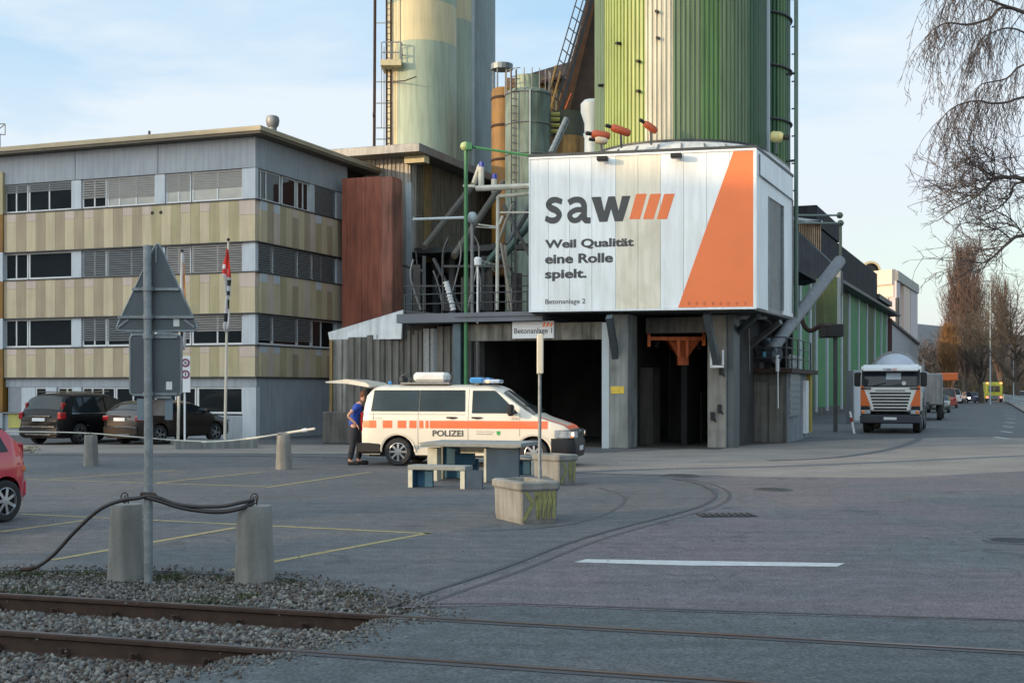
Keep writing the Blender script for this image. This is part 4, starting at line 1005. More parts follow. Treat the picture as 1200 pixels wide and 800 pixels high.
# brown shed behind, white dust filter, rust tank
sh = thing('brown_headhouse', 'brown boarded headhouse behind the grey green silo', 'building', tuple(P(640, 455, 62)))
b = MB(); a = P(628, 84, 62); c = P(668, 84, 62); b.box(a.x - 1.5, c.x, 62, 66, 6, a.z - 0.3); b.build('wall', mat('brown_boards', (0.17, 0.105, 0.06), 0.8, var=0.2, streak=0.3), sh)
b = MB(); b.add([P(622, 98, 61.5), P(690, 80, 61.5), P(690, 66, 66), P(622, 86, 66), P(622, 101, 61.5), P(690, 84, 61.5)], [(0, 1, 2, 3), (4, 5, 1, 0)]); b.build('roof', M_rust, sh)
for i in range(13):
    x = a.x - 0.6 + i * 0.19; b = MB(); b.box(x, x + 0.12, 61.94, 61.995, 10, a.z - 0.35); b.build('board', M_corry if i % 2 else M_corrb, sh)
rt = thing('rust_tank', 'round ochre and rust tank behind the roof edge of the cabin', 'tank', tuple(P(664, 455, 54)))
b = MB(); rr = 21 / 1500 * 54; cz = P(664, 455, 54)
b.lathe([(rr, 6), (rr, CAM_H + (455 - 162) / 1500 * 54)], (cz.x, cz.y, 0), 28, 0); b.lathe([(rr * .95, CAM_H + (455 - 162) / 1500 * 54 + .01), (rr * .95, CAM_H + (455 - 133) / 1500 * 54), (.1, CAM_H + (455 - 131) / 1500 * 54)], (cz.x, cz.y, 0), 28, 1)
b.build('shell', [mat('rust_ochre', (0.33, 0.19, 0.07), 0.8, var=0.25, streak=0.4), mat('dark_olive', (0.08, 0.085, 0.06), 0.8)], rt)
df = thing('dust_filter', 'pale grey rounded dust filter tucked against the green silo', 'filter', tuple(P(694, 455, 47.5)))
cz = P(695, 455, 47.5); zz = lambda py: CAM_H + (455 - py) / 1500 * 47.5
b = MB(); b.lathe([(0.32, zz(180)), (0.32, zz(145)), (0.46, zz(132)), (0.46, zz(122)), (0.34, zz(118)), (0.02, zz(117))], (cz.x, cz.y, 0), 20); b.build('filter_body', M_pale, df, smooth='auto')
# inclined conveyor
cv = thing('inclined_conveyor', 'dark inclined conveyor gantry climbing behind the green silo', 'conveyor', tuple(P(650, 455, 56)))
b = MB(); b.bar(P(668, 150, 56), P(728, -60, 57), 1.55, 0.35); b.build('gantry_floor', mat('rust_brown_steel', (0.055, 0.032, 0.022), 0.8, var=0.3, scale=3), cv)
b = MB(); b.bar(P(655, 136, 55.4), P(711, -60, 56.5), 0.12, 0.42); b.build('side_beam', M_steeld, cv)
b = MB(); b.bar(P(653, 118, 55.2), P(709, -70, 56.2), 0.10, 0.10); b.bar(P(645, 128, 55.2), P(700, -55, 56.2), 0.05, 0.05); b.bar(P(640, 122, 55.2), P(695, -65, 56.2), 0.05, 0.05); b.build('handrail', M_steeld, cv)
for i in range(16):
    t = i / 15; a = P(652 + 57 * t, 134 - 196 * t, 55.2); c = P(641 + 55 * t, 121 - 189 * t, 55.2); b = MB(); b.tube([a, c], 0.025, 4); b.build('post', M_steeld, cv)
b = MB(); b.bar(P(662, 128, 55), P(669, 110, 55), 0.14, 0.05); b.build('red_stripe', M_orst, cv)
b = MB(); b.tube([P(638, 128, 55), P(652, 77, 55)], 0.05, 5); b.tube([P(645, 130, 55), P(657, 84, 55)], 0.05, 5); b.build('ladder', M_corry, cv)
b = MB(); b.tube([P(664, 140, 50), P(646, 180, 49)], 0.13, 10); b.build('chute', M_gal, cv)
for py in (134, 140, 147, 154):
    b = MB(); q = P(645.5, py, 53); b.tube([q, P(656, py, 53)], 0.09, 6); b.build('spacer', mat('olive_yellow', (0.32, 0.30, 0.08), 0.7), cv)

# ---------------------------------------------------------------- corrugated hall
HC = P(482, 455, 56); HF = Frame((HC.x, HC.y), ANG)
hall = thing('corrugated_hall', 'weathered corrugated hall on stilts with projecting flat roof', 'building', (HC.x, HC.y, 0), ANG)
hz = lambda py: CAM_H + (455 - py) / 1500 * 56.0
xl = HF.x_at(398); hb = hz(295)
b = MB(); b.corr(xl, -0.02, hz(363), hz(183), 0.0, 0.20, 0.04); b.build('wall_sheet', M_corr, hall, world=False)
MY = T(0, 0, 0) @ RZ(90)
yy = [0.05, 0.55, 1.25, 2.15, 3.4, 5.5, 8, 11, 14]
ms_ = [M_corr, M_corrb, M_corry, M_corrb, M_corrb, M_corrb, M_corrb, M_corrb]
for i in range(8):
    b = MB(); b.corr(yy[i], yy[i + 1] - 0.01, hb - 0.15 * i, hz(183), 0.0, 0.20, 0.04, M=MY); b.build('wall_sheet', ms_[i], hall, world=False)
b = MB(); b.box(xl - 1, 0.95, -1.2, 15, hz(186) + 0.05, hz(186) + 0.42, bev=0.02); b.build('roof', M_steel, hall, world=False)
b = MB(); b.box(-0.1, 0.85, -0.5, 0.02, hz(186) - 0.28, hz(186) + 0.03); b.build('gutter_end', M_cream, hall, world=False)
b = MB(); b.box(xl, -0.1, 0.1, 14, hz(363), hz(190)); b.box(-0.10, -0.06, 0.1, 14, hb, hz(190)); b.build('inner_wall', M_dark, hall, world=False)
b = MB(); b.box(-0.22, 0.03, -0.07, 0.03, hz(363), hz(214)); b.build('corner_post', M_pale, hall, world=False)
# underside and stilts in the open storey
b = MB(); b.box(0.0, 7.5, 0.3, 14, hb - 0.05, hb + 0.2); b.build('floor_slab', M_steeld, hall, world=False)
for (px, y) in ((494, 1.5), (511, 2.0), (505, 5), (530, 2.4), (521, 5), (548, 3.0), (574, 4), (600, 4.5), (612, 4.0)):
    x = HF.x_at(px, y); b = MB(); b.box(x - 0.12, x + 0.12, y - 0.12, y + 0.12, 4.5, hb - 0.06); b.build('stilt', M_steeld if px % 2 else M_steel, hall, world=False)
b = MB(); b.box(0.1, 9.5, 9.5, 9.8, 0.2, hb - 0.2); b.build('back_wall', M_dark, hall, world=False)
for k, (a_, c_) in enumerate((((497, 290, 52), (560, 210, 56)), ((532, 300, 50), (590, 214, 54)), ((585, 305, 50), (622, 240, 51)), ((470, 310, 54), (497, 318, 53)))):
    b = MB(); b.tube([P(*a_), P(*c_)], 0.14 if k < 3 else 0.06, 8); b.build('inclined_pipe', mat('dusty_brown_pipe', (0.075, 0.07, 0.06), 0.8) if k != 2 else M_steeld, hall)
# oxide red container tower
RC = Frame((P(404, 455, 53.5).x, 53.5), ANG)
red = thing('oxide_red_bunker', 'tall oxide red steel bunker between the office block and the corrugated hall', 'bunker', (RC.o.x, RC.o.y, 0), ANG)
rw = RC.x_at(459); zt_ = CAM_H + (455 - 207) / 1500 * 53; es = [RC.x_at(p) for p in (401, 424, 447)] + [rw]
for i in range(3):
    b = MB(); b.box(es[i] + 0.006, es[i + 1] - 0.006, -0.02, 0.1, 1.5, zt_ - (0.0 if i < 2 else 0.05)); b.build('steel_plate', [M_redst, M_redst, M_redst2][i], red, world=False)
b = MB(); b.box(-0.1, rw - 0.02, 0.102, 0.94, 1.5, zt_ - 0.02); b.build('bunker_body', M_redst, red, world=False)
b = MB(); b.box(rw - 0.015, rw + 0.03, 0.0, 0.95, 1.5, zt_ - 0.1); b.build('side_plate', M_redst2, red, world=False)

# ---------------------------------------------------------------- ground storey: columns, beam, bays
g0 = G(706, 525); PF = Frame((g0.x, g0.y), ANG)
base = thing('loading_bays', 'grey concrete ground storey with two dark loading bays under the cabin', 'building', (PF.o.x, PF.o.y, 0), ANG)
def gput(b, n, m, **kw): return b.build(n, m, base, world=False, **kw)
px_ = lambda p, y=0.0: PF.x_at(p, y)
pz_ = lambda py, x=0.0, y=0.0: PF.z_at(py, x, y)
def col(pa, pb, name='column', m=M_concg, y0=0.0, y1=1.1, z0=0, z1=4.26):
    b = MB(); b.box(px_(pa, y0), px_(pb, y0), y0, y1, z0, z1, bev=0.02); return gput(b, name, m)
col(713.5, 736); b = MB(); b.box(px_(705), px_(713.3), 0.03, 0.9, 0, 4.0); gput(b, 'column_edge', M_pale)
MRC = Frame((G(829, 520.5).x, G(829, 520.5).y), ANG)
b = MB(); x0 = px_(829, 1.5) ; x1 = px_(851, 1.5); yb = 1.5
b.box(x0, x1, yb, yb + 1.2, 0, 4.26, bev=0.02); gput(b, 'column', M_conc)
b = MB(); b.box(x1 + 0.003, x1 + 0.22, yb + 0.1, yb + 1.1, 0, 4.26); gput(b, 'column_edge', M_gald)
x0b = px_(545); b = MB(); b.box(x0b, px_(705) - 0.01, 0.05, 0.5, pz_(397.3), pz_(377)); gput(b, 'beam', mat('stained_concrete_beam', (0.15, 0.145, 0.125), 0.9, var=0.2, scale=2, streak=0.6, bump=0.3, dirt=('#2c2d24', 0.6)))
b = MB(); b.box(px_(742), px_(829, 1.5), 1.55, 2.0, 3.7, 4.2); gput(b, 'beam', M_concd)
# interior of the bays
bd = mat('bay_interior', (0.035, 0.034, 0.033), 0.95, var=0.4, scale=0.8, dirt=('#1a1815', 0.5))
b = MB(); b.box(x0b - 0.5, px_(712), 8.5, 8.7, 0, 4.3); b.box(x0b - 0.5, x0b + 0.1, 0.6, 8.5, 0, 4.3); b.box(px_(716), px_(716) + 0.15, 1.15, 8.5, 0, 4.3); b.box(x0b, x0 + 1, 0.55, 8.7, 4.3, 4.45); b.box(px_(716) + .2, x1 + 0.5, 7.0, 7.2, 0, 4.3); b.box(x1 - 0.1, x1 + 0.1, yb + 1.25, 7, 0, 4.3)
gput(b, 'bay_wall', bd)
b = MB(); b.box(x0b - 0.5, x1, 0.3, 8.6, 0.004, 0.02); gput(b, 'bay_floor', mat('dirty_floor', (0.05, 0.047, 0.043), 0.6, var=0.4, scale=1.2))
b = MB(); b.box(px_(748, 3), px_(765, 3), 3, 4, 0, 2.6);  b.box(px_(800, 5), px_(822, 5), 5, 5.8, 0, 1.8); gput(b, 'machine_housing', mat('dusty_machine', (0.07, 0.065, 0.058), 0.9, var=0.3, scale=1.0, streak=0.3))
b = MB(); xx = px_(768, 3.2); b.tube([(xx, 3.2, 3.3), (xx + .3, 3.2, 3.9), (xx + .9, 3.2, 4.0), (xx + 1.4, 3.2, 3.7), (xx + 1.5, 3.2, 3.2)], 0.12, 8); gput(b, 'hose', M_blk)
# orange frame with hopper
of_ = thing('orange_hopper_frame', 'orange steel frame and discharge hopper hanging in the right bay', 'hopper', tuple(PF.w(px_(790, 1.8), 1.8, 3.2)), ANG)
for a_, c_ in (((760, 383), (825, 383)), ((760, 396.5), (825, 396.5)), ((760.5, 383), (760.5, 406)), ((824.5, 383), (824.5, 405)), ((795, 396), (795, 418)), ((805, 396), (805, 418))):
    b = MB(); b.bar(P(*a_, 42.2), P(*c_, 42.2), 0.10, 0.12); b.build('frame_bar', M_orst, of_)
b = MB(); h0 = P(800, 398, 42.8); b.add([h0 + Vector(q) for q in ((-.55, -.4, 0), (.55, -.4, 0), (.55, .5, 0), (-.55, .5, 0), (-.18, -.15, -.55), (.18, -.15, -.55), (.18, .2, -.55), (-.18, .2, -.55), (-.18, -.15, -.85), (.18, -.15, -.85), (.18, .2, -.85), (-.18, .2, -.85))], [(0, 1, 5, 4), (1, 2, 6, 5), (2, 3, 7, 6), (3, 0, 4, 7), (4, 5, 9, 8), (5, 6, 10, 9), (6, 7, 11, 10), (7, 4, 8, 11)]); b.build('hopper', M_orst, of_)
# props under the cabin
for (a_, c_, pk) in (((714, 371), (722.5, 424), 40.4), ((828, 368), (840, 425), 40.2)):
    b = MB(); b.bar(P(*a_, pk - 0.6), P(*c_, pk + 0.35), 0.20, 0.22); gput(b, 'prop', M_gald) if False else b.build('prop', M_gald, base)
    q = P(c_[0], c_[1] - 4, pk + 0.35); 
    for (xa_, xb_, za_, zb_) in ((-.22, -.16, -.22, .3), (.16, .22, -.22, .3), (-.22, .22, -.26, -.19)):
        b = MB(); b.box(q.x + xa_, q.x + xb_, q.y - 0.06, q.y + 0.02, q.z + za_, q.z + zb_); b.build('bracket', M_signw, base)
b = MB(); xq = px_(716); b.box(xq, px_(731.5), -0.02, -0.001, pz_(461), pz_(452.5)); gput(b, 'yellow_notice', mat('yellow_notice', (0.50, 0.36, 0.04), 0.6, var=0.2, scale=6))
for (px, py) in ((845, 434), (843, 478), (835, 487)):
    q = PF.w(px_(px, 1.45), 1.45); z = CAM_H + (455 - py) / 1500 * q.y; b = MB(); b.box(q.x - 0.06, q.x + 0.06, q.y - .05, q.y + .03, z - .14, z + .12); b.tube([(q.x, q.y, z), (q.x + .12, q.y, z - .2)], .02, 5); b.build('junction_box', M_blk, base)
# sign Betonanlage 1
sg = thing('plant_sign', 'small white sign reading Betonanlage 1 on the concrete beam', 'sign', tuple(PF.w(px_(624), -0.02, pz_(386))), ANG)
b = MB(); b.box(px_(600.5, -.05) - px_(624), px_(649, -.05) - px_(624), -0.05, 0.06, pz_(396.5, px_(624)) - pz_(386), pz_(376.6, px_(624)) - pz_(386), bev=0.005); b.build('sign_board', M_signw, sg, world=False)
BFs = Frame((PF.o.x, PF.o.y), ANG)
def fit_on(F, parent, s, pxa, pxb, pt, pb, m, y, bold=0.02, name='lettering'):
    o = fit_text(s, pxa, pxb, pt, pb, m, name, bold, box, F, y)
    o.data.transform(XF[parent.name].inverted() @ F.M); o.parent = parent; XF[o.name] = XF[parent.name]; return o
fit_on(BFs, sg, 'Betonanlage 1', 602.5, 647.0, 384.2, 392.5, M_logo, -0.0735, 0.014)
for i, (p0, p1) in enumerate(((635.4, 638.4), (639.6, 642.6), (643.8, 646.8))):
    b = MB(); F = BFs; y = -0.078; pp = [F.w(F.x_at(p, y), y, F.z_at(q, F.x_at(p, y), y)) for p, q in ((p0, 382.6), (p1 - .3, 382.6), (p1 + 1.6, 377.6), (p0 + 1.9, 377.6))]
    b.add(pp, [(0, 1, 2, 3)]); b.build('logo_stripe', M_orange, sg)
# platform slab, railing, left piers
b = MB(); b.box(px_(470), px_(640), -0.35, 9, pz_(374.5), pz_(363.5)); gput(b, 'platform_slab', mat('slate_fascia', (0.11, 0.125, 0.15), 0.6, var=0.1))
b = MB(); b.box(px_(538), px_(640), -0.37, -0.351, pz_(369.4), pz_(368.4)); gput(b, 'platform_edge', M_steeld)
rl = [px_(p, -0.2) for p in (474, 497, 518, 541, 562, 580, 600, 618)]; zt0 = pz_(363.5)
b = MB()
for x in rl: b.tube([(x, -0.2, zt0), (x, -0.2, zt0 + 0.65)], 0.022, 5)
for h in (0.33, 0.65): b.tube([(rl[0], -0.2, zt0 + h), (rl[-1], -0.2, zt0 + h)], 0.02, 5)
gput(b, 'railing', M_steeld)
b = MB(); b.box(px_(545), px_(552), 0.0, 0.5, 0, pz_(397.5)); b.box(px_(553), px_(560), 0.15, 0.6, 0, pz_(397.5)); gput(b, 'pier', M_concd)
b = MB(); b.tube([(px_(559), 0.0, 0), (px_(559), 0.0, pz_(398))], 0.02, 6); gput(b, 'pipe', M_steel)
b = MB(); b.box(px_(532), px_(541), -0.1, 0.4, 0, pz_(376)); gput(b, 'pier', mat('blue_grey_steel', (0.06, 0.10, 0.12), 0.6, var=0.2))
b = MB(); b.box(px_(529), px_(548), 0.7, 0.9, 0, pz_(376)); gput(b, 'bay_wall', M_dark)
# corrugated lean-to with its base block
lt = thing('corrugated_lean_to', 'low dark corrugated lean-to beside the police van roof', 'shed', tuple(PF.w(px_(470, .6), .6)), ANG)
def lput(b, n, m): 
    b.v = [tuple(PF.M @ Vector(p)) for p in b.v]; return b.build(n, m, lt)
edges = [386, 408, 430, 452, 474, 496, 512, 531]
md = mat('dark_corrugated', (0.12, 0.115, 0.105), 0.7, var=0.15, streak=0.35, metal=0.1)
for i in range(7):
    b = MB(); b.corr(px_(edges[i], .6), px_(edges[i + 1], .6) - 0.01, 0.9 if i > 1 else 0.9, pz_(397 - i * 2.6, px_(edges[i], .6)), 0.6, 0.27, 0.06); lput(b, 'wall_sheet', [mat('mid_corrugated', (0.22, 0.21, 0.195), 0.7, var=0.15, streak=0.4), md, md, md, md, M_gal, md][i])
b = MB(); b.box(px_(386, .7), px_(531, .7), 0.72, 3.5, 0, pz_(399, px_(500))); lput(b, 'core', M_dark)
b = MB(); b.box(px_(381, .0), px_(420, 0), -0.2, 0.5, 0, 1.1, bev=0.03); lput(b, 'base_block', M_concd)
b = MB(); b.box(px_(420, .3) + .01, px_(545, .3), 0.3, 0.55, 0, 0.95, bev=0.02); lput(b, 'plinth', M_concd)
b = MB(); b.box(px_(386, .4), px_(389, .4), 0.4, 0.5, 1.11, pz_(398, px_(386))); lput(b, 'corner_strip', M_corry)
# canopy with pale fascia
cn = thing('sloping_canopy', 'sloping canopy with pale sheet metal fascia left of the platform', 'canopy', tuple(P(430, 390, 43)))
Yc0, Yc1 = 45.3, 43.6
fa = [P(384.5, 389.5, Yc0), P(472, 363, Yc1), P(470, 397, Yc1), P(386, 398.3, Yc0)]
bk = [Vector((1.3, 3.6, 0.0))] * 4
b = MB(); b.add([p for p in fa] + [p + Vector((0.04, 0.08, 0)) for p in fa], [(3, 2, 1, 0), (4, 5, 6, 7), (0, 1, 5, 4), (2, 3, 7, 6), (1, 2, 6, 5), (0, 4, 7, 3)]); b.build('fascia', mat('pale_sheet_metal', (0.50, 0.54, 0.57), 0.5, var=0.12, scale=2, streak=0.2), cn)
rf_ = [P(384.5, 389, Yc0 + .1), P(472.5, 362.5, Yc1 + .1), P(545, 371, 43.2), P(540, 377, 46.5), P(420, 392, 48.5)]
b = MB(); b.add(rf_ + [p - Vector((0, 0, 0.10)) for p in rf_], [(0, 1, 2, 3, 4), (9, 8, 7, 6, 5)] + [(i, (i + 1) % 5, 5 + (i + 1) % 5, 5 + i) for i in range(5)]); b.build('roof_sheet', M_steeld, cn)
b = MB(); q = [P(471, 364, Yc1 + .12), P(540, 372, 43.4), P(528, 383, 44), P(500, 392, 44.2), P(471, 396.5, Yc1 + .2)]; b.add(q + [p + Vector((.02, .1, 0)) for p in q], [(0, 1, 2, 3, 4)] + [(9, 8, 7, 6, 5)]); b.build('side_board', mat('dark_boards', (0.05, 0.048, 0.045), 0.8, var=0.3), cn)
b = MB(); b.tube([P(536, 375, 43.5), P(531, 396, 43.6)], .05, 6); b.build('brace', M_steel, cn)

# ---------------------------------------------------------------- right hand recess under the cabin
rc = thing('side_annex', 'low grey concrete annex with a blue grey steel door right of the cabin', 'building', tuple(PF.w(px_(865, 4), 4)), ANG)
def rput(b, n, m, p=None): 
    b.v = [tuple(PF.M @ Vector(q)) for q in b.v]; return b.build(n, m, p or rc)
xa = px_(861, 6.0)
xb_ = px_(921, 6.0)
zt1 = pz_(437, xa, 6.0)
b = MB(); b.box(xa - 0.6, xb_, 6.0, 6.3, 0, zt1, bev=0.01); rput(b, 'front_wall', M_concd)
for (p0, p1, q0, q1) in ((872, 899, 448, 504), (901, 917, 452, 503)):
    b = MB(); b.box(px_(p0, 5.97), px_(p1, 5.97), 5.965, 5.995, 0.02, pz_(q0, xa, 6)); rput(b, 'shutter_panel', mat('brown_grey_board', (0.125, 0.118, 0.105), 0.9, var=0.15, streak=0.3))
yr2 = PF.y_at(951, xb_)
b = MB(); b.box(xb_ - 0.3, xb_, 6.305, yr2, 0, pz_(432, xb_, 8) ); rput(b, 'side_wall', mat('blue_grey_wall', (0.17, 0.19, 0.21), 0.85, var=0.15, streak=0.3, dirt=('#4a4c4c', 0.4)))
yd0, yd1 = PF.y_at(924, xb_), PF.y_at(935.5, xb_)
b = MB(); b.box(xb_ + 0.002, xb_ + 0.05, yd0, yd1, 0.9, 3.1); dr = rput(b, 'door', M_gal)
for i in range(10): b = MB(); b.box(xb_ + 0.052, xb_ + 0.075, yd0, yd1, 0.95 + i * 0.215, 0.95 + i * 0.215 + 0.15); rput(b, 'slat', M_gal, dr)
b = MB(); b.box(xb_ + 0.002, xb_ + 0.12, PF.y_at(941, xb_), PF.y_at(944, xb_), 0.2, 2.2); rput(b, 'meter_box', M_signw)
b = MB(); b.box(xb_ + 0.002, xb_ + 0.14, PF.y_at(945.5, xb_), PF.y_at(947.5, xb_), 0.2, 2.6); rput(b, 'yellow_gas_pipe', mat('mustard_paint', (0.30, 0.24, 0.03), 0.6))
b = MB(); b.box(xa - 0.7, xb_ + 0.25, 5.7, yr2, zt1 + 0.002, zt1 + 0.16); rput(b, 'roof_slab', M_rust)
zz_ = zt1 + 0.17; yv = [PF.y_at(p, xb_ + .1) for p in (921.5, 928, 935, 942, 950)]
b = MB()
for y in yv: b.tube([(xb_ + .1, y, zz_), (xb_ + .1, y, zz_ + 1.05)], 0.03, 5)
for h in (0.35, 0.7, 1.05): b.tube([(xb_ - 1.0, yv[0], zz_ + h), (xb_ + .1, yv[0], zz_ + h), (xb_ + .1, yv[-1], zz_ + h)], 0.022, 5)
rput(b, 'railing', M_steeld)
# dark back of the recess and struts
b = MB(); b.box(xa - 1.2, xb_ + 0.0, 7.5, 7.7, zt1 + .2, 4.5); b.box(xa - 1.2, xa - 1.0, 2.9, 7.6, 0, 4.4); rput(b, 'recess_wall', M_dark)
for (a_, c_, w_) in (((841, 408, 42.6), (889, 368, 40.5), .16), ((872, 411, 44.5), (915, 377, 43.0), .13), ((862, 372, 42), (898, 372, 42.5), .1), ((876, 385, 44), (876, 437, 44.2), .15), ((892, 395, 45), (892, 437, 45.4), .15), ((858, 374, 41.5), (858, 380, 41.5), .2)):
    b = MB(); b.bar(P(*a_), P(*c_), w_, w_ * 1.1); b.build('strut', M_steel if w_ < .16 else M_gald, rc)
# inclined screw conveyor pipe in front of the green row
sp = thing('screw_conveyor_pipe', 'long grey inclined conveyor pipe rising to the right of the cabin', 'pipe', tuple(P(905, 420, 47)))
b = MB(); b.tube([P(903, 411, 44.4), P(984, 306, 50)], [.21, .235], 18); b.build('pipe', mat('dull_grey_pipe', (0.20, 0.205, 0.215), 0.55, var=0.12, scale=1.5, metal=0.2, streak=0.15), sp, smooth='auto')
b = MB(); b.tube([P(940, 363, 46.9), P(943.5, 358.5, 47.1)], 0.255, 18); b.build('flange', M_gal, sp)
b = MB(); b.tube([P(907, 406, 44.7), P(909, 403, 44.8)], 0.25, 18); b.build('flange', M_gal, sp)
b = MB(); b.tube([P(893, 414, 44.9), P(911, 416, 44.4)], 0.30, 16); b.tube([P(897, 400, 44.9), P(905, 412, 44.5)], 0.20, 12); b.build('motor', mat('dark_motor', (0.05, 0.065, 0.08), 0.5, var=0.2), sp, smooth='auto')
b = MB(); b.box(*(P(894, 0, 44.4).x, P(898, 0, 44.4).x), 44.4, 44.6, P(0, 418, 44.4).z, P(0, 412, 44.4).z); b.build('label_plate', mat('teal_plate', (0.03, 0.22, 0.30), 0.5), sp)
b = MB(); b.tube([P(911, 416, 44.2), P(911, 435, 44.2)], 0.065, 8); b.tube([P(911.5, 435, 44.2), P(912, 478, 44.2)], 0.02, 5); b.build('discharge_tube', M_signw, sp)
# hanging olive tank and black box
tk = thing('olive_tank', 'olive green vertical duct with a black box at its foot', 'tank', tuple(P(976, 400, 56)))
b = MB(); p0, p1 = P(965, 380, 56), P(987, 324, 56); b.box(p0.x, p1.x - .22, 56, 57.4, p0.z, p1.z, 0, bev=0.02); b.build('duct', mat('olive_paint', (0.055, 0.085, 0.02), 0.5, var=0.15, streak=0.2), tk)
b = MB(); b.box(p1.x - .21, p1.x - .05, 56.1, 57, p0.z, p1.z + .6); b.build('corner_strip', mat('strip_grey', (0.35, 0.37, 0.36), 0.5), tk)
p0, p1 = P(969, 394.5, 55.5), P(989, 379.5, 55.5); b = MB(); b.box(p0.x, p1.x, 55.5, 57, p0.z, p1.z, bev=0.03); b.build('black_box', M_blk, tk)
b = MB(); a = P(979, 394, 56); b.box(a.x - .07, a.x + .07, 55.9, 56.1, 0, a.z); b.build('post', M_steeld, tk)
b = MB(); b.tube(smooth_path([P(940, 362, 54), P(940, 375, 54), P(945, 385, 54), P(952, 387, 54), (P(962, 381, 54)), P(972, 381, 55)], 5), 0.10, 8); b.build('bent_hose', M_rust, tk, smooth='auto')
# green sheeted silo row
g1, g2_ = Vector((19.8, 85.0, 0)), Vector((40.5, 137.0, 0)); dd = (g2_ - g1).normalized(); g00 = g1 - dd * 14; LL = (g2_ - g00).length
GF = Frame((g00.x, g00.y), math.degrees(math.atan2(dd.y, dd.x)))
row = thing('green_bunker_row', 'long row of green sheeted bunkers with pale strips under a black gallery', 'building', (g00.x, g00.y, 0), GF.deg)
pxs = [925, 936, 948, 955, 968, 985, 994, 1005, 1015, 1024, 1032, 1038, 1043.5]
gm = [M_grow, M_grow, M_grow2, M_grow, M_grow, M_grow2]
for i in range(len(pxs) - 1):
    xa_, xb2 = GF.x_at(pxs[i]), GF.x_at(pxs[i + 1]); w_ = xb2 - xa_
    b = MB(); b.corr(xa_ + 0.3, xb2 - 0.3, 0.6, 9.8, 0.0, 0.5, 0.04); b.build('sheet_panel', gm[i % 6], row, world=False)
    b = MB(); b.box(xa_ - 0.29, xa_ + 0.29, -0.14, 0.1, 0.3, 9.8); b.build('pale_rib', M_pale, row, world=False)
b = MB(); b.box(-4, LL, 0.15, 8, 0, 9.9); b.build('bunker_body', M_steeld, row, world=False)
b = MB(); b.box(-4, LL, -0.02, 0.12, 0, 0.58); b.build('plinth', M_concd, row, world=False)
xg = GF.x_at(1028, -1.0)
dk = mat('black_gallery_sheet', (0.016, 0.019, 0.024), 0.75, var=0.25, streak=0.45, spec=0.15)
for i in range(9):
    xa_ = GF.x_at(962, -1) + i * (xg - GF.x_at(962, -1)) / 9; xb2 = GF.x_at(962, -1) + (i + 1) * (xg - GF.x_at(962, -1)) / 9
    b = MB(); b.box(xa_ + 0.03, xb2 - 0.03, -1.0, -0.85, 9.8, 12.15); b.build('gallery_panel', dk, row, world=False)
b = MB(); b.box(GF.x_at(950, -1.0), xg - .05, -0.84, 8, 9.95, 12.1); b.build('gallery_body', dk, row, world=False)
b = MB(); b.box(xg, GF.x_at(1045.5, -1.2), -1.2, 8, 9.95, 10.4); b.box(-3, LL, -1.05, 0.0, 9.55, 9.79); b.build('eaves', M_steeld, row, world=False)
xh0, xh1 = GF.x_at(962, -1.1), GF.x_at(984, -1.1)
b = MB(); b.box(GF.x_at(957, -1.1), xh1, -1.1, 3, 12.2, 13.4); b.build('gallery_head', dk, row, world=False)
# boarded end of the gallery, facing the camera
xw = px_(930, 14); 
hd = thing('boarded_gallery_head', 'brown boarded gallery end above the grey conveyor pipe', 'building', tuple(P(945, 455, 75)))
a = P(929, 257, 72); c = P(963, 262, 72)
b = MB(); b.box(a.x, c.x, 72.1, 76, 8, a.z - .05); b.build('head_body', dk, hd)
for i in range(14):
    x = a.x + (c.x - a.x) * i / 14; b = MB(); b.box(x + .02, x + (c.x - a.x) / 14 - .04, 72.0, 72.09, 9.0, a.z - 0.1 - 0.012 * i); b.build('board', mat('weathered_board', (0.38, 0.27, 0.18), 0.8, var=0.25, streak=0.3), hd)
b = MB(); b.add([P(925, 256, 71.6), P(964, 261, 71.6), P(964, 258.5, 76), P(925, 253.5, 76), P(925, 258, 71.6), P(964, 263, 71.6)], [(0, 1, 2, 3), (4, 5, 1, 0)]); b.build('roof', M_steel, hd)
b = MB(); q = [P(925, 262, 70.5), P(985, 318, 71.5), P(985, 345, 71.5), P(925, 312, 70.5)]; b.add(q + [p + Vector((.3, .6, 0)) for p in q], [(3, 2, 1, 0), (4, 5, 6, 7), (0, 1, 5, 4), (2, 3, 7, 6), (1, 2, 6, 5)]); b.build('dark_skirt', mat('slate_sheet', (0.032, 0.037, 0.044), 0.6, var=0.15, streak=0.3), hd)
# pipes with ball ends at the right of the mast
pb_ = thing('green_lamp_pipes', 'two thin green horizontal pipes ending in round caps on a post', 'pipe', tuple(P(985, 300, 60)))
for py, x1_ in ((252.3, 984), (261.5, 985)):
    b = MB(); b.tube([P(930, py, 52), P(x1_, py, 60)], .05, 6); b.build('pipe', mat('grey_green', (0.09, 0.12, 0.09), 0.5), pb_)
    b = MB(); c = P(x1_, py, 60); b.lathe([(0.0, -.16), (.11, -.12), (.17, 0), (.11, .12), (0, .16)], c, 12); b.build('round_cap', mat('grey_green', (0.09, 0.12, 0.09), 0.5), pb_, smooth=True)
b = MB(); b.tube([P(985, 262, 60), P(985, 305, 60)], .07, 6); b.build('post', mat('grey_green', (0.09,0.12,0.09)), pb_)
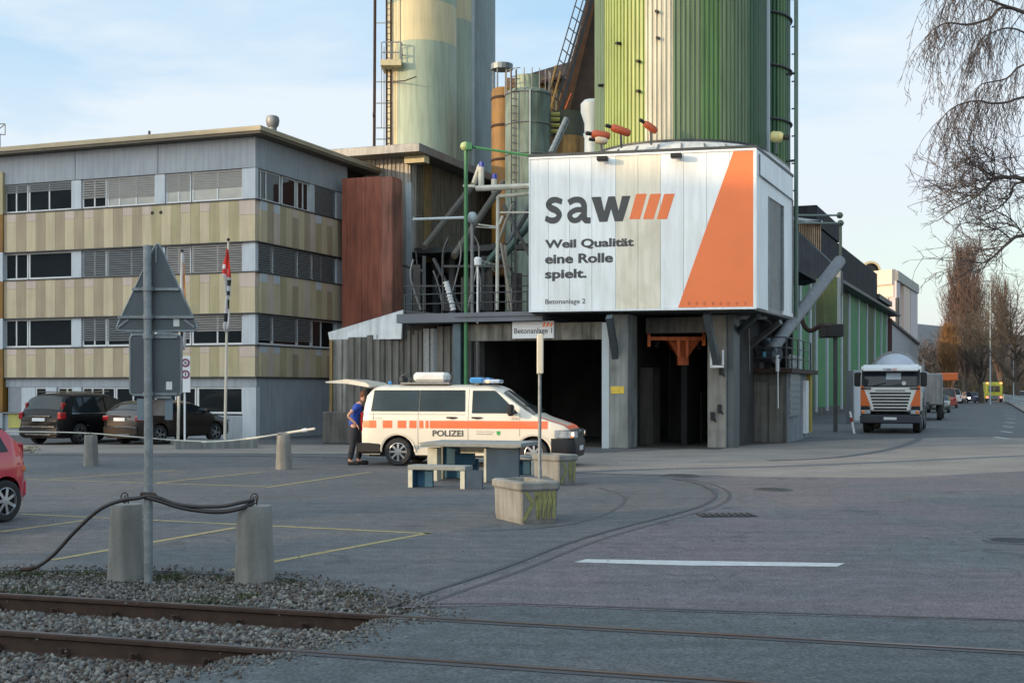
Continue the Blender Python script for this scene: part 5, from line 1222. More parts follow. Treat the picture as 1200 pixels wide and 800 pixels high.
# ---------------------------------------------------------------- poles, lamps and white pipes left of the cabin
gp = thing('green_pole', 'tall green pole with round lamp head at the platform edge', 'pole', tuple(P(546, 455, 42.2) - Vector((0, 0, CAM_H))))
b = MB(); b.tube([P(546, 525, 42.2), P(546, 176, 42.2)], 0.065, 8); b.build('pole_tube', M_grpole, gp)
b = MB(); b.lathe([(0, -.16), (.12, -.11), (.17, 0), (.12, .11), (0, .16)], P(545, 171.5, 42.2), 14, 0); b.build('lamp_head', mat('pale_green_cap', (0.35, 0.42, 0.20), 0.5), gp, smooth=True)
b = MB(); b.tube([P(548, 171.5, 42.2), P(622, 182.5, 41.5)], .045, 6); b.build('arm', M_grpole, gp)
b = MB(); c = P(549.5, 172, 42.1); b.box(c.x - .09, c.x + .12, c.y - .1, c.y + .1, c.z - .12, c.z + .12, bev=.02); b.build('head_joint', M_grpole, gp)
lp = thing('grey_lamp_post', 'thin grey post with round white head left of the green pole foot', 'lamp', tuple(P(554, 379, 42.5)))
b = MB(); b.tube([P(553.5, 378, 42.5), P(553.5, 262, 42.5)], .06, 7); b.build('post', M_steel, lp)
b = MB(); b.lathe([(0, -.2), (.10, -.17), (.17, -.05), (.17, .05), (.10, .17), (0, .2)], P(553.5, 255, 42.4), 14); b.build('round_head', M_pale, lp, smooth=True)
b = MB(); b.tube([P(484.5, 257, 47), P(545, 255, 43)], .05, 7); b.lathe([(.12, 0), (.12, .02)], P(484.5, 257, 47), 10, axis='X'); b.build('side_pipe', M_pale, lp)
lw = thing('white_lamp_post', 'short white post with barrel shaped lamp on the platform edge', 'lamp', tuple(P(560, 379, 42.0)))
b = MB(); b.tube([P(559.5, 379, 42), P(559.8, 311, 42)], .035, 6); b.build('post', M_signw, lw)
b = MB(); b.lathe([(0.05, -.17), (.12, -.13), (.13, .08), (.08, .13), (0, .14)], P(560, 306, 42), 14); b.build('lamp_head', M_signw, lw, smooth='auto')
b = MB(); b.tube([P(564, 306, 42.1), P(580, 310, 44)], .035, 6); b.tube([P(573, 309, 43), P(581, 319, 44)], .03, 5); b.build('arm', M_wpipe, lw)
wp = thing('white_pipework', 'white horizontal pipes with blue capped valves left of the cabin', 'pipework', tuple(P(584, 375, 43)))
for a_, c_, r_ in (((543, 218, 43.5), (557, 218.5, 43.4), .05), ((558, 221, 43), (622, 218, 42.5), .10), ((584, 230, 43), (622, 226.5, 42.6), .065), ((583.5, 230, 43), (582.5, 363, 43), .06), ((585, 249, 43), (622, 249, 42.7), .03), ((560, 263, 43), (582, 266, 43), .03), ((558, 266, 43), (583, 267.5, 43), .02), ((585, 263, 43), (589, 253, 43), .05)):
    b = MB(); b.tube([P(*a_), P(*c_)], r_, 8); b.build('pipe', M_wpipe, wp, smooth='auto')
for (px, pt, pb2) in ((564, 196, 223), (579, 210, 226)):
    b = MB(); b.tube([P(px, pb2, 43), P(px, pt, 43)], .10, 10); b.build('valve_body', M_wpipe, wp)
    b = MB(); b.tube([P(px + .5, pt, 43), P(px + .5, pt - 6, 43)], .09, 8); b.build('blue_cap', M_blue, wp)
b = MB(); b.tube([P(563, 194, 43.2), P(556, 214, 43.6)], .10, 8); b.build('inclined_pipe', M_wpipe, wp)
for a_, c_ in (((587, 285, 42.8), (600, 363, 42.6)), ((592, 287, 42.8), (596, 363, 42.8)), ((589, 287, 43), (597, 362, 43)), ((594, 310, 43), (598, 313, 43)), ((600, 240, 44.5), (583, 286, 44))):
    b = MB(); b.tube([P(*a_), P(*c_)], .05, 6); b.build('hanging_hose', mat('dusty_hose', (0.22, 0.20, 0.17), 0.8), wp)
st_ = thing('spiral_duct', 'pale ribbed spiral duct leaning on the platform railing', 'duct', tuple(P(528, 362, 43)))
b = MB(); pth = [P(522.5, 330, 43), P(525.5, 340, 43), P(528, 350, 43), P(531, 362, 43)]; b.tube(smooth_path(pth, 5), .085, 10); b.build('duct_tube', M_signw, st_)
for i in range(9):
    t = i / 8; b = MB(); q = pth[0].lerp(pth[3], t); b.tube([q, q + (pth[3] - pth[0]).normalized() * .04], .105, 10); b.build('duct_ring', M_signw, st_)
for i, px in enumerate((478, 486, 500, 515, 536, 570, 605, 612)):
    pass
mc = thing('platform_machinery', 'dark dusty machinery under the corrugated hall', 'machine', tuple(PF.w(px_(560, 3), 3, 4.5)))
for (p0, p1, q0, q1, Y) in ((484, 492, 310, 364, 47), (520, 530, 345, 364, 46), (565, 577, 300, 364, 46), (600, 612, 320, 364, 46), (575, 620, 285, 292, 47), (540, 552, 325, 364, 45.5)):
    b = MB(); b.box(P(p0, 0, Y).x, P(p1, 0, Y).x, Y, Y + .5, P(0, q1, Y).z, P(0, q0, Y).z); b.build('machine_frame', mat('dusty_grey', (0.055, 0.052, 0.05), 0.9, var=0.3, streak=.3), mc)
b = MB(); b.tube([P(590, 300, 45.5), P(621, 262, 45.5)], .13, 8); b.tube([P(585, 292, 46), P(565, 316, 46)], .13, 8); b.build('machine_pipe', mat('teal_dark', (0.03, 0.07, 0.06), 0.6), mc)

import random as _r
rq = _r.Random(5)
for k in range(9):
    x0_ = rq.uniform(484, 600); y0_ = rq.uniform(270, 320); Yk = rq.uniform(45, 48); b = MB()
    b.tube(smooth_path([P(x0_, y0_, Yk), P(x0_ + rq.uniform(-8, 8), y0_ + 22, Yk), P(x0_ + rq.uniform(-14, 14), 363, Yk)], 4), rq.uniform(.02, .06), 6); b.build('cable', M_steeld if k % 2 else M_steel, mc)
for (a_, c_, w_) in (((497, 300, 46.5), (497, 363, 46.5), .12), ((508, 303, 46.8), (540, 363, 46), .09), ((566, 300, 46), (566, 363, 46), .12), ((604, 236, 45), (604, 363, 45), .07), ((590, 240, 45.5), (621, 300, 45), .10), ((474, 335, 46), (621, 335, 45), .05), ((520, 312, 46.2), (600, 312, 45.6), .08)):
    b = MB(); b.bar(P(*a_), P(*c_), w_, w_); b.build('steel_member', M_steeld, mc)
# ---------------------------------------------------------------- far buildings on the right
wb = thing('grain_warehouse', 'tall pale sunlit building with barrel vaulted roof far behind the green row', 'building', tuple(P(1030, 455, 210) - Vector((0, 0, CAM_H))))
Yb = 210; cL, cC, cR = P(985, 455, 216), P(1048, 455, 206), P(1073, 455, 235)
zT = CAM_H + (455 - 315.5) / 1500 * 206
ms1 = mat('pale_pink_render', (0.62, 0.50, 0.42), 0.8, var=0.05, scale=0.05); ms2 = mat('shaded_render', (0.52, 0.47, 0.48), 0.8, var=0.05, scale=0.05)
def quadwall(a, c, z0, z1, t=0.0, out=0.0):
    d = (c - a).normalized(); n = Vector((d.y, -d.x, 0)); return d, n
def wbox(a, c, s0, s1, z0, z1, o0, o1, m, n_):
    d, nn = quadwall(a, c, 0, 0); b = MB(); L_ = (c - a).length
    p = [a + d * s0 + nn * o0, a + d * s1 + nn * o0, a + d * s1 + nn * o1, a + d * s0 + nn * o1]
    b.prism([(q.x, q.y) for q in p], z0, z1); return b.build(n_, m, wb)
cLg, cCg, cRg = [Vector((q.x, q.y, 0)) for q in (cL, cC, cR)]
LF = (cCg - cLg).length; LS = (cRg - cCg).length
b = MB(); b.prism([(cLg.x, cLg.y + .5), (cCg.x - .3, cCg.y + .5), (cRg.x - .5, cRg.y), (cLg.x + 6, cLg.y + 30)], 0, zT - .5); b.build('wall_body', ms2, wb)
for i in range(6):
    s = LF * i / 6; wbox(cLg, cCg, s + 0.1, s + LF / 6 - 1.0, 0, zT - 4.5, -0.4, 0.35, ms1, 'pier')
wbox(cLg, cCg, 0, LF, zT - 2.4, zT, -.4, .55, ms1, 'cornice'); wbox(cLg, cCg, 0, LF, zT - 4.4, zT - 2.45, -.4, .2, ms1, 'wall_band')
for i in range(6):
    s = LF * (i + .86) / 6; wbox(cLg, cCg, s, s + 1.0, 3, zT - 4.6, -.35, -.1, M_gl, 'window')
wbox(cCg, cRg, 0, LS, zT - 1.8, zT - .2, -.4, .6, M_steel, 'cornice')
for f0, f1, m in ((0, .16, ms2), (.32, .62, ms1), (.66, 1.0, ms2)): wbox(cCg, cRg, LS * f0, LS * f1, 0, zT - 1.85, -.4, .35, m, 'pier')
for px in (1003, 1021):
    b = MB(); q = P(px, 315, 209); r_ = 9.5 / 1500 * 209 * (1.2 if px > 1010 else .9)
    prof = [(math.cos(R(a)) * r_, math.sin(R(a)) * r_) for a in range(0, 181, 12)]; inn = [(x * .78, z * .78) for x, z in prof]
    n = len(prof); vs = [Vector((q.x + x, q.y + y, q.z - .3 + z)) for y in (0, 9) for x, z in prof + inn]
    fs = [(i, i + 1, n + i + 1, n + i) for i in range(n - 1)] + [(i + 1, i, 2 * n + i, 2 * n + i + 1) for i in range(n - 1)]; b.add(vs, fs); b.build('roof_vault', mat('vault_cream', (0.45, 0.38, 0.24), 0.8), wb, smooth='auto')
    b = MB(); b.add([Vector((q.x + x, q.y + .8, q.z - .3 + z)) for x, z in inn], [tuple(range(n))]); b.build('vault_window', M_gl, wb)
lg = thing('light_grey_hall', 'light grey sheet metal hall beyond the green row, behind the mixer truck', 'building', tuple(P(1055, 455, 150) - Vector((0, 0, CAM_H))))
qa, qb = P(1043.5, 455, 139), P(1076, 455, 172); zq = CAM_H + (455 - 378) / 1500 * 139; zq2 = zq
d = Vector((qb.x - qa.x, qb.y - qa.y, 0)); 
for i in range(8):
    a = Vector((qa.x, qa.y, 0)) + d * (i / 8); c = Vector((qa.x, qa.y, 0)) + d * ((i + .985) / 8); za, zb2 = [CAM_H + (455 - (378 + 26 * t)) / 1500 * (139 + 33 * t) for t in (i / 8, (i + 1) / 8)]
    b = MB(); b.add([a, c, c + Vector((0, 0, zb2)), a + Vector((0, 0, za)), a + Vector((-.6, .3, 0)), c + Vector((-.6, .3, 0)), c + Vector((-.6, .3, zb2)), a + Vector((-.6, .3, za))], [(0, 1, 2, 3), (7, 6, 5, 4), (3, 2, 6, 7), (1, 5, 6, 2), (0, 3, 7, 4)]); b.build('sheet_panel', mat('pale_hall_sheet', (0.33, 0.34, 0.36), 0.6, var=.08), lg)
b = MB(); b.bar(Vector((qa.x, qa.y, zq + .15)), Vector((qb.x, qb.y, CAM_H + (455 - 403) / 1500 * 172)), .5, .3); b.build('roof_edge', M_steeld, lg)
b = MB(); a = P(1036.5, 455, 134); b.box(a.x, a.x + .8, 134, 135, 0, CAM_H + (455 - 373) / 1500 * 134); b.build('corner_post', mat('maroon_post', (0.05, 0.015, 0.015), 0.7), lg)
gw = thing('grey_cabinet', 'plain light grey cabinet wall left of the mixer truck', 'cabinet', tuple(G(1005, 492)))
b = MB(); a = P(1000, 455, 70); c = P(1013, 455, 70); b.box(a.x, c.x, 70, 71.5, 0, 2.9, bev=.03); b.build('housing', M_plas, gw)
b = MB(); b.box(a.x + .05, c.x - .05, 69.96, 69.995, .15, 2.7); b.build('door', M_plas2, gw)
# ================================================================ VEHICLES
def interp(pts, x):
    if x <= pts[0][0]: return pts[0][1]
    for (a, b), (c, d) in zip(pts, pts[1:]):
        if x <= c:
            t = (x - a) / (c - a) if c > a else 0; return b + (d - b) * t
    return pts[-1][1]
def sinterp(pts, x):
    """smoothed profile"""
    return sum(interp(pts, x + d) * w for d, w in ((-.05, .15), (-.025, .2), (0, .3), (.025, .2), (.05, .15)))
class Car:
    def __init__(s, x0, x1, top, belt, W, wheels, wr, sill=0.28, tumble=0.22, plan=None, arch=1.18):
        s.x0, s.x1, s.topp, s.beltp, s.W, s.wheels, s.wr, s.sill, s.tumble, s.arch = x0, x1, top, belt, W, wheels, wr, sill, tumble, arch
        s.plan = plan or [(x0, .80), (x0 + .12, .90), (x0 + .5, .98), (x0 + .9, 1), (x1 - 1.0, 1), (x1 - .5, .96), (x1 - .15, .86), (x1, .74)]
    def top(s, x): return sinterp(s.topp, x)
    def belt(s, x): return min(interp(s.beltp, x), s.top(x) - 0.03)
    def w(s, x): return s.W * interp(s.plan, x)
    def bot(s, x):
        z = s.sill
        for c in s.wheels:
            r = s.wr * s.arch; d = abs(x - c)
            if d < r: z = max(z, s.wr + math.sqrt(r * r - d * d))
        return z
    def lower(s, x):
        w, b, zb = s.w(x), s.belt(x), s.sill
        z = [zb, zb + .12 * (b - zb), zb + .45 * (b - zb), zb + .8 * (b - zb), b]
        return [(w * .93, z[0]), (w * .975, z[1]), (w, z[2]), (w * .995, z[3]), (w * .965, z[4])]
    def side_y(s, x, z):
        lo = s.lower(x)
        if z <= lo[-1][1]: return interp([(q[1], q[0]) for q in lo], z)
        t, b = s.top(x), s.belt(x); return max(0.05, lo[-1][0] - (z - b) * s.tumble)
    def crown(s, x):
        t, b = s.top(x), s.belt(x); c = min(.10, .45 * (t - b)); ze = t - c
        wr = s.lower(x)[-1][0] - (ze - b) * s.tumble; return wr, ze, c, t
    def section(s, x):
        zb = s.bot(x); lo = s.lower(x); pts = []
        zs = sorted(set([zb] + [q[1] for q in lo if q[1] > zb + .01]))
        zz = [zb + (lo[-1][1] - zb) * k / 5 for k in range(6)]
        for z in zz: pts.append((s.side_y(x, z), z))
        wr, ze, c, t = s.crown(x)
        pts.append(((pts[-1][0] + wr) / 2, (pts[-1][1] + ze) / 2)); pts.append((wr, ze))
        for u in (.05, .12, .22, .4, .7, 1.0): pts.append((wr * (1 - u), ze + c * (1 - (1 - u) ** 3.2)))
        return pts
    def stations(s):
        xs = set([s.x0 + (s.x1 - s.x0) * i / 46 for i in range(47)])
        for c in s.wheels:
            r = s.wr * s.arch
            for k in range(15): xs.add(c - r * math.cos(math.pi * k / 14))
        return sorted(x for x in xs if s.x0 <= x <= s.x1)
    def body(s):
        xs = s.stations(); b = MB(); rows = []
        for x in xs:
            h = s.section(x); rows.append([(x, -y, z) for y, z in h] + [(x, y, z) for y, z in h[::-1][1:]])
        n = len(rows[0]); vs = [p for r_ in rows for p in r_]
        fs = [(i * n + j, (i + 1) * n + j, (i + 1) * n + j + 1, i * n + j + 1) for i in range(len(rows) - 1) for j in range(n - 1)]
        fs.append(tuple(range(n))); fs.append(tuple((len(rows) - 1) * n + j for j in range(n))[::-1])
        b.add(vs, fs)
        return b
    def side(s, poly_fn, x0, x1, nx, nz, off, sides=(-1, 1)):
        """patch on the flank: poly_fn(x)->(zlo,zhi)"""
        b = MB()
        for sd in sides:
            vs = []
            for i in range(nx + 1):
                x = x0 + (x1 - x0) * i / nx; lo, hi = poly_fn(x)
                for j in range(nz + 1):
                    z = lo + (hi - lo) * j / nz; vs.append((x, sd * (s.side_y(x, z) + off), z))
            fs = [(i * (nz + 1) + j, (i + 1) * (nz + 1) + j, (i + 1) * (nz + 1) + j + 1, i * (nz + 1) + j + 1) for i in range(nx) for j in range(nz)]
            if sd > 0: fs = [f[::-1] for f in fs]
            b.add(vs, fs)
        return b
    def over(s, x0, x1, u0, off, nx=10, nu=12, wf=None):
        """patch over the top (windscreen, bonnet, rear screen)"""
        b = MB(); vs = []
        for i in range(nx + 1):
            x = x0 + (x1 - x0) * i / nx; wr, ze, c, t = s.crown(x); dz = (s.top(x + .02) - s.top(x - .02)) / .04; nl = math.hypot(dz, 1)
            k = wf(i / nx) if wf else 1.0
            for j in range(nu + 1):
                f = -1 + 2 * j / nu; y = f * (1 - u0) * wr * k; u = 1 - min(1, abs(y) / wr); z = ze + c * (1 - (1 - u) ** 3.2)
                vs.append((x - dz / nl * off, y, z + off / nl))
        fs = [(i * (nu + 1) + j, (i + 1) * (nu + 1) + j, (i + 1) * (nu + 1) + j + 1, i * (nu + 1) + j + 1) for i in range(nx) for j in range(nu)]
        return b.add(vs, fs)
def wheel(b_tyre, b_rim, r, x, y, side, w=.21, spokes=8, hole=True):
    """side -1: outer face towards -y"""
    prof = [(r * .66, -w / 2), (r * .9, -w / 2), (r * .985, -w * .38), (r, -w * .2), (r, w * .2), (r * .985, w * .38), (r * .9, w / 2), (r * .66, w / 2)]
    b_tyre.lathe(prof, (x, y, r), 28, axis='Y'); b_tyre.f = [f for f in b_tyre.f if len(f) < 20]
    o = side * w / 2
    b_tyre.lathe([(r * .66, o * .55), (0.001, o * .55)], (x, y, r), 24, axis='Y')
    b_rim.lathe([(r * .68, o * .92), (r * .62, o * .98), (r * .60, o * .62)], (x, y, r), 28, axis='Y'); b_rim.f = [f for f in b_rim.f if len(f) < 20]
    b_rim.lathe([(r * .22, o * .60), (r * .18, o * .88), (.001, o * .90)], (x, y, r), 16, axis='Y'); b_rim.f = [f for f in b_rim.f if len(f) < 16]
    for i in range(spokes):
        a = 2 * math.pi * i / spokes; c, s_ = math.cos(a), math.sin(a); ww = r * .075
        vs = []
        for rr, yy in ((r * .15, o * .86), (r * .62, o * .78)):
            for sg in (-1, 1): vs.append((x + c * rr - s_ * sg * ww, y + yy, r + s_ * rr + c * sg * ww))
        b_rim.add(vs, [(0, 1, 3, 2)])
def add_wheels(root, car, y, w=.21, spokes=8, m=None, label=None):
    for x in car.wheels:
        for sd in (-1, 1):
            wt, wrm = MB(), MB(); wheel(wt, wrm, car.wr, x, sd * y, sd, w, spokes)
            t = wt.build('wheel', M_tyre, root, world=False, smooth='auto'); wrm.build('rim', m or M_rim, t, world=False)
    b = MB()
    b.box(car.x0 + .15, car.x1 - .15, -y + .06, y - .06, .22, .55); 
    b.build('underbody', M_blk, root, world=False)
def vput(b, n, m, root, p=None, **kw): return b.build(n, m, p or root, world=False, **kw)
def line_side(car, x, z0, z1, off=.003, w=.008, sides=(-1, 1)):
    return car.side(lambda q: (z0, z1), x - w / 2, x + w / 2, 1, 8, off, sides)

# ---------------------------------------------------------------- police van
van = thing('police_van', 'white police van with orange stripe, POLIZEI lettering and blue light bar, tailgate open', 'van', (-.93, 32.0, 0), -12)
vc = Car(-2.66, 2.62, [(-2.66, 1.10), (-2.60, 1.70), (-2.50, 1.92), (-2.3, 2.00), (.45, 2.00), (.70, 1.96), (.86, 1.88), (1.72, 1.27), (1.86, 1.20), (2.35, 1.04), (2.50, .96), (2.58, .80), (2.62, .55)],
         [(-2.66, 1.30), (1.2, 1.30), (1.9, 1.12), (2.62, .9)], .95, (-1.72, 1.68), .345, sill=.27, tumble=.20, arch=1.22,
         plan=[(-2.66, .93), (-2.5, .975), (-2.2, 1), (1.7, 1), (2.1, .97), (2.4, .90), (2.55, .82), (2.62, .74)])
vput(vc.body(), 'body', M_vwhite, van, smooth='auto')
add_wheels(van, vc, .82, .23, 8)
# side windows (bottom z, top z), with slanted ends
def win(car, root, xa, xb, xta, xtb, z0, z1, m, off=.012, name='side_window', sides=(-1, 1)):
    b = MB(); nx, nz = 10, 4
    for sd in sides:
        vs = []
        for j in range(nz + 1):
            t = j / nz; z = z0 + (z1 - z0) * t
            for i in range(nx + 1):
                x = (xa + (xta - xa) * t) * (1 - i / nx) + (xb + (xtb - xb) * t) * (i / nx)
                wq, ze, c, tt = car.crown(x); zz = min(z, ze - .005); vs.append((x, sd * (car.side_y(x, zz) + off), zz))
        fs = [(j * (nx + 1) + i, j * (nx + 1) + i + 1, (j + 1) * (nx + 1) + i + 1, (j + 1) * (nx + 1) + i) for j in range(nz) for i in range(nx)]
        if sd > 0: fs = [f[::-1] for f in fs]
        b.add(vs, fs)
    return vput(b, name, m, root)
for args in ((-2.42, -1.20, -2.36, -1.20, 1.34, 1.86), (-1.18, -.60, -1.18, -.60, 1.34, 1.86), (-.585, -.02, -.585, -.04, 1.34, 1.86)):
    for sd in (-1, 1): win(vc, van, *args, M_vglass, sides=(sd,))
for sd in (-1, 1): win(vc, van, .15, 1.30, .15, .72, 1.30, 1.85, M_vglass, sides=(sd,), name='door_window')
for x in (-1.19, -.593): vput(vc.side(lambda q: (1.34, 1.86), x - .006, x + .006, 1, 4, .016), 'window_bar', M_blk, van)
# curtain hints inside: pale uprights
vput(vc.over(.90, 1.68, .05, .010, wf=lambda t: .93 + .05 * t), 'windscreen', M_vglass, van, smooth=True)
b = MB(); b.tube([(1.62, .1, 1.36), (1.40, -.55, 1.52)], .012, 5); b.tube([(1.62, .75, 1.36), (1.42, .15, 1.50)], .012, 5); vput(b, 'wiper', M_blk, van)
# stripe and blocks
sg_ = lambda a, c, z0=.93, z1=1.115: [vput(vc.side(lambda q: (z0, z1), a, c, max(2, int((c - a) / .12)), 3, .006, (sd,)), 'orange_stripe', M_vor, van) for sd in (-1, 1)]
for a, c in ((-2.63, -2.27), (-2.10, -1.86), (-1.72, -1.50), (-1.42, -1.24), (-1.17, -1.06), (-1.01, -.93), (-.90, 2.02)): sg_(a, c)
vput(vc.over(1.95, 2.52, .62, .006, nx=12, wf=lambda t: 1.0), 'bonnet_stripe', M_vor, van) if False else None
for sd in (-1, 1):     # slanting bonnet stripes
    b = MB(); vs = []
    for i in range(13):
        x = 1.80 + .72 * i / 12; wr, ze, c, t = vc.crown(x)
        for y in (wr * .93 - .02 - i * .006, wr * .93 - .13 - i * .016):
            u = 1 - min(1, y / wr); z = ze + c * (1 - (1 - u) ** 3.2) + .008; vs.append((x, sd * y, z))
    fs = [(2 * i, 2 * i + 1, 2 * i + 3, 2 * i + 2) for i in range(12)]; b.add(vs, fs); vput(b, 'bonnet_stripe', M_vor, van)
    b = MB(); vs = []
b = MB(); wr, ze, c, t = vc.crown(2.40); vs = []
for i in range(3):
    x = 2.42 + .05 * i; wr, ze, c, t = vc.crown(x)
    for j in range(15):
        y = wr * .9 * (-1 + 2 * j / 14); u = 1 - abs(y) / wr; vs.append((x, y, ze + c * (1 - (1 - u) ** 3.2) + .009))
b.add(vs, [(i * 15 + j, (i + 1) * 15 + j, (i + 1) * 15 + j + 1, i * 15 + j + 1) for i in range(2) for j in range(14)]); vput(b, 'bonnet_stripe', M_vor, van)
# shut lines, rails, rub strips
for x, z0, z1 in ((-1.2, .40, 1.33), (.06, .35, 1.9), (1.34, .75, 1.30), (-2.35, .95, 1.30)):
    vput(line_side(vc, x, z0, z1), 'shut_line', M_blk, van)
vput(vc.side(lambda q: (.555, .567), -1.2, .06, 6, 1, .004), 'shut_line', M_blk, van)
vput(vc.side(lambda q: (1.262, 1.272), -2.5, -.02, 8, 1, .006), 'slide_rail', M_steel, van)
for x in (-.35, .28):
    for sd in (-1, 1):
        b = MB(); y = vc.side_y(x, 1.2) + .03; b.box(x - .13, x + .13, sd * y - .015, sd * y + .015, 1.175, 1.21, bev=.008); b.box(x - .02, x + .02, sd * y - .03, sd * y + .0, 1.16, 1.20); vput(b, 'door_handle', M_blk, van)
# arch lips
for c in vc.wheels:
    b = MB()
    for sd in (-1, 1):
        n = 16; r = vc.wr * vc.arch; vs = []
        for rr, o in ((r * .985, .004), (r * 1.09, .022)):
            for k in range(n + 1):
                a = math.pi * k / n; x, z = c + rr * math.cos(a), max(.28, vc.wr + rr * math.sin(a)); vs.append((x, sd * (vc.side_y(x, z) + o), z))
        b.add(vs, [(k, k + 1, n + 2 + k, n + 1 + k) for k in range(n)])
    vput(b, 'arch_lip', M_vwhite, van, smooth=True)
# front: black bumper, headlights, grille
b = MB()
def front_shell(car, z0, z1, x0, off, n=14, m=4):
    b = MB(); vs = []
    path = []
    for i in range(n + 1):
        x = x0 + (car.x1 - x0) * (i / n); path.append((x, car.W * interp(car.plan, x)))
    full = [(x, -y) for x, y in path] + [(car.x1 + .02, -y) for y in (.5, .25, 0, -.25, -.5)] + [(x, y) for x, y in path[::-1]]
    k = len(full)
    for j in range(m + 1):
        z = z0 + (z1 - z0) * j / m; bulge = off * (1 if 0 < j < m else .35)
        for (x, y) in full:
            d = math.hypot(max(0, x - x0), y); vs.append((x + bulge * (1.0 if x > x0 + .3 else .15), y + math.copysign(bulge * .6, y) if abs(y) > .3 else y, z))
    b.add(vs, [(j * k + i, j * k + i + 1, (j + 1) * k + i + 1, (j + 1) * k + i) for j in range(m) for i in range(k - 1)])
    b.add([vs[i] for i in range(k)] , [tuple(range(k))[::-1]]); b.add([vs[m * k + i] for i in range(k)], [tuple(range(k))])
    return b
vput(front_shell(vc, .24, .70, 2.10, .05), 'front_bumper', M_blk, van, smooth='auto')
b = front_shell(vc, .705, .90, 2.22, .035); 
vput(b, 'front_panel', mat('black_grille', (.022, .023, .026), .35), van, smooth='auto')
for sd in (-1, 1):
    b = MB(); vs = []; n = 8
    for i in range(n + 1):
        x = 2.16 + .46 * i / n; y = vc.W * interp(vc.plan, x)
        for z in (.715, .80, .905 - .04 * i / n): vs.append((x + (.075 if x > 2.3 else .03), sd * (y + .028 - .02 * i / n), z))
    vs += [(2.70, sd * (.60), z) for z in (.72, .79, .865)]
    n += 1
    fs = [(3 * i + j, 3 * i + 3 + j, 3 * i + 4 + j, 3 * i + 1 + j) for i in range(n) for j in range(2)]
    b.add(vs, fs if sd < 0 else [f[::-1] for f in fs]); h = vput(b, 'headlight', M_lens, van)
    b = MB(); b.lathe([(.055, 0), (.045, .01), (.0, .02)], (2.62, sd * .80, .80), 12, axis='X'); vput(b, 'lamp_unit', emit('lit_lamp', (1.0, .75, .5), 2.5), van, p=h)
    b = MB(); b.box(2.50, 2.62, sd * .80 - .03, sd * .80 + .03, .715, .745); vput(b, 'indicator', M_ambr, van, p=h)
b = MB()
for z in (.735, .785, .835): b.box(2.655, 2.668, -.56, .56, z, z + .012)
vput(b, 'grille_trim', M_chrome, van, smooth=False)
b = MB(); b.lathe([(.085, 0), (.075, .012), (.0, .014)], (2.665, 0, .81), 20, axis='X'); vput(b, 'round_emblem', M_chrome, van)
b = MB(); b.box(2.69, 2.70, -.26, .26, .40, .51); vput(b, 'number_plate', M_signw, van)
b = MB(); b.box(2.66, 2.685, -.6, .6, .33, .60); vput(b, 'lower_intake', M_dark, van)
# mirrors
for sd in (-1, 1):
    b = MB(); b.box(1.10, 1.24, sd * 1.16 - .11, sd * 1.16 + .11, 1.24, 1.52, bev=.04); b.box(1.14, 1.2, min(sd * .9, sd * 1.08), max(sd * .9, sd * 1.08), 1.27, 1.34); vput(b, 'mirror', M_blk, van)
# rear bumper and lamps
b = MB(); b.box(-2.78, -2.15, -.955, .955, .30, .56, bev=.04); vput(b, 'rear_bumper', M_blk, van)
for sd in (-1, 1):
    b = MB(); b.box(-2.69, -2.64, sd * .84 - .05, sd * .84 + .03, .85, 1.32, bev=.01); vput(b, 'tail_light', M_tail, van)
# open tailgate
tg = MB(); tg.prism([(-2.50, 1.985), (-2.52, 1.93), (-3.10, 2.02), (-3.62, 2.04), (-3.66, 2.07), (-3.10, 2.13), (-2.60, 2.05)], -.80, .80, M=Matrix(((1, 0, 0, 0), (0, 0, 1, 0), (0, 1, 0, 0), (0, 0, 0, 1))))
vput(tg, 'tailgate', M_vwhite, van)
b = MB(); b.tube([(-2.58, -.72, 1.15), (-2.62, -.74, 2.00)], .018, 5); vput(b, 'gas_strut', M_corry, van)
b = MB(); b.box(-2.62, -2.56, -.8, .8, .62, 1.9); vput(b, 'load_opening', M_dark, van)
# roof equipment
b = MB(); b.box(-1.45, -.60, -.55, -.05, 2.06, 2.30, bev=.07); vput(b, 'roof_sign_box', mat('roof_box_white', (.62, .63, .62), .4), van, smooth='auto')
b = MB(); b.box(-1.75, -.50, -.60, .30, 2.01, 2.05); vput(b, 'roof_rack', M_steel, van)
b = MB(); b.box(-1.82, -1.70, -.5, -.1, 2.05, 2.22, bev=.03); vput(b, 'floodlight', M_steeld, van); b = MB(); b.tube([(-1.75, -.5, 2.2), (-1.62, -.5, 2.26), (-1.50, -.5, 2.1)], .035, 6); vput(b, 'mast_fitting', M_steeld, van); b = MB(); b.tube([(-.52, -.5, 2.08), (-.44, -.5, 2.2), (-.5, -.5, 2.28)], .03, 6); vput(b, 'mast_fitting', M_steeld, van)
b = MB(); b.box(.12, .26, -.62, .62, 2.0, 2.16, bev=.03); vput(b, 'light_bar_frame', M_steel, van)
for (y0, y1) in ((-.66, -.20), (.20, .66)):
    b = MB(); b.box(.02, .36, y0, y1, 2.03, 2.17, bev=.04); vput(b, 'blue_light', mat('blue_beacon', (.05, .22, .50), .12, coat=.6), van, smooth='auto')
b = MB(); b.box(.30, .78, -.60, -.15, 2.03, 2.12, bev=.03); vput(b, 'clear_light', mat('clear_beacon', (.38, .45, .58), .15, coat=.5), van, smooth='auto')
b = MB(); b.box(.44, .50, -.615, -.595, 2.045, 2.10); vput(b, 'work_light', emit('amber_lit', (1.0, .55, .12), 2.0), van)
b = MB(); b.lathe([(.05, 0), (.05, .07), (.0, .09)], (-2.05, -.5, 2.0), 10); vput(b, 'blue_light', mat('blue_beacon', (.05,.22,.5)), van)
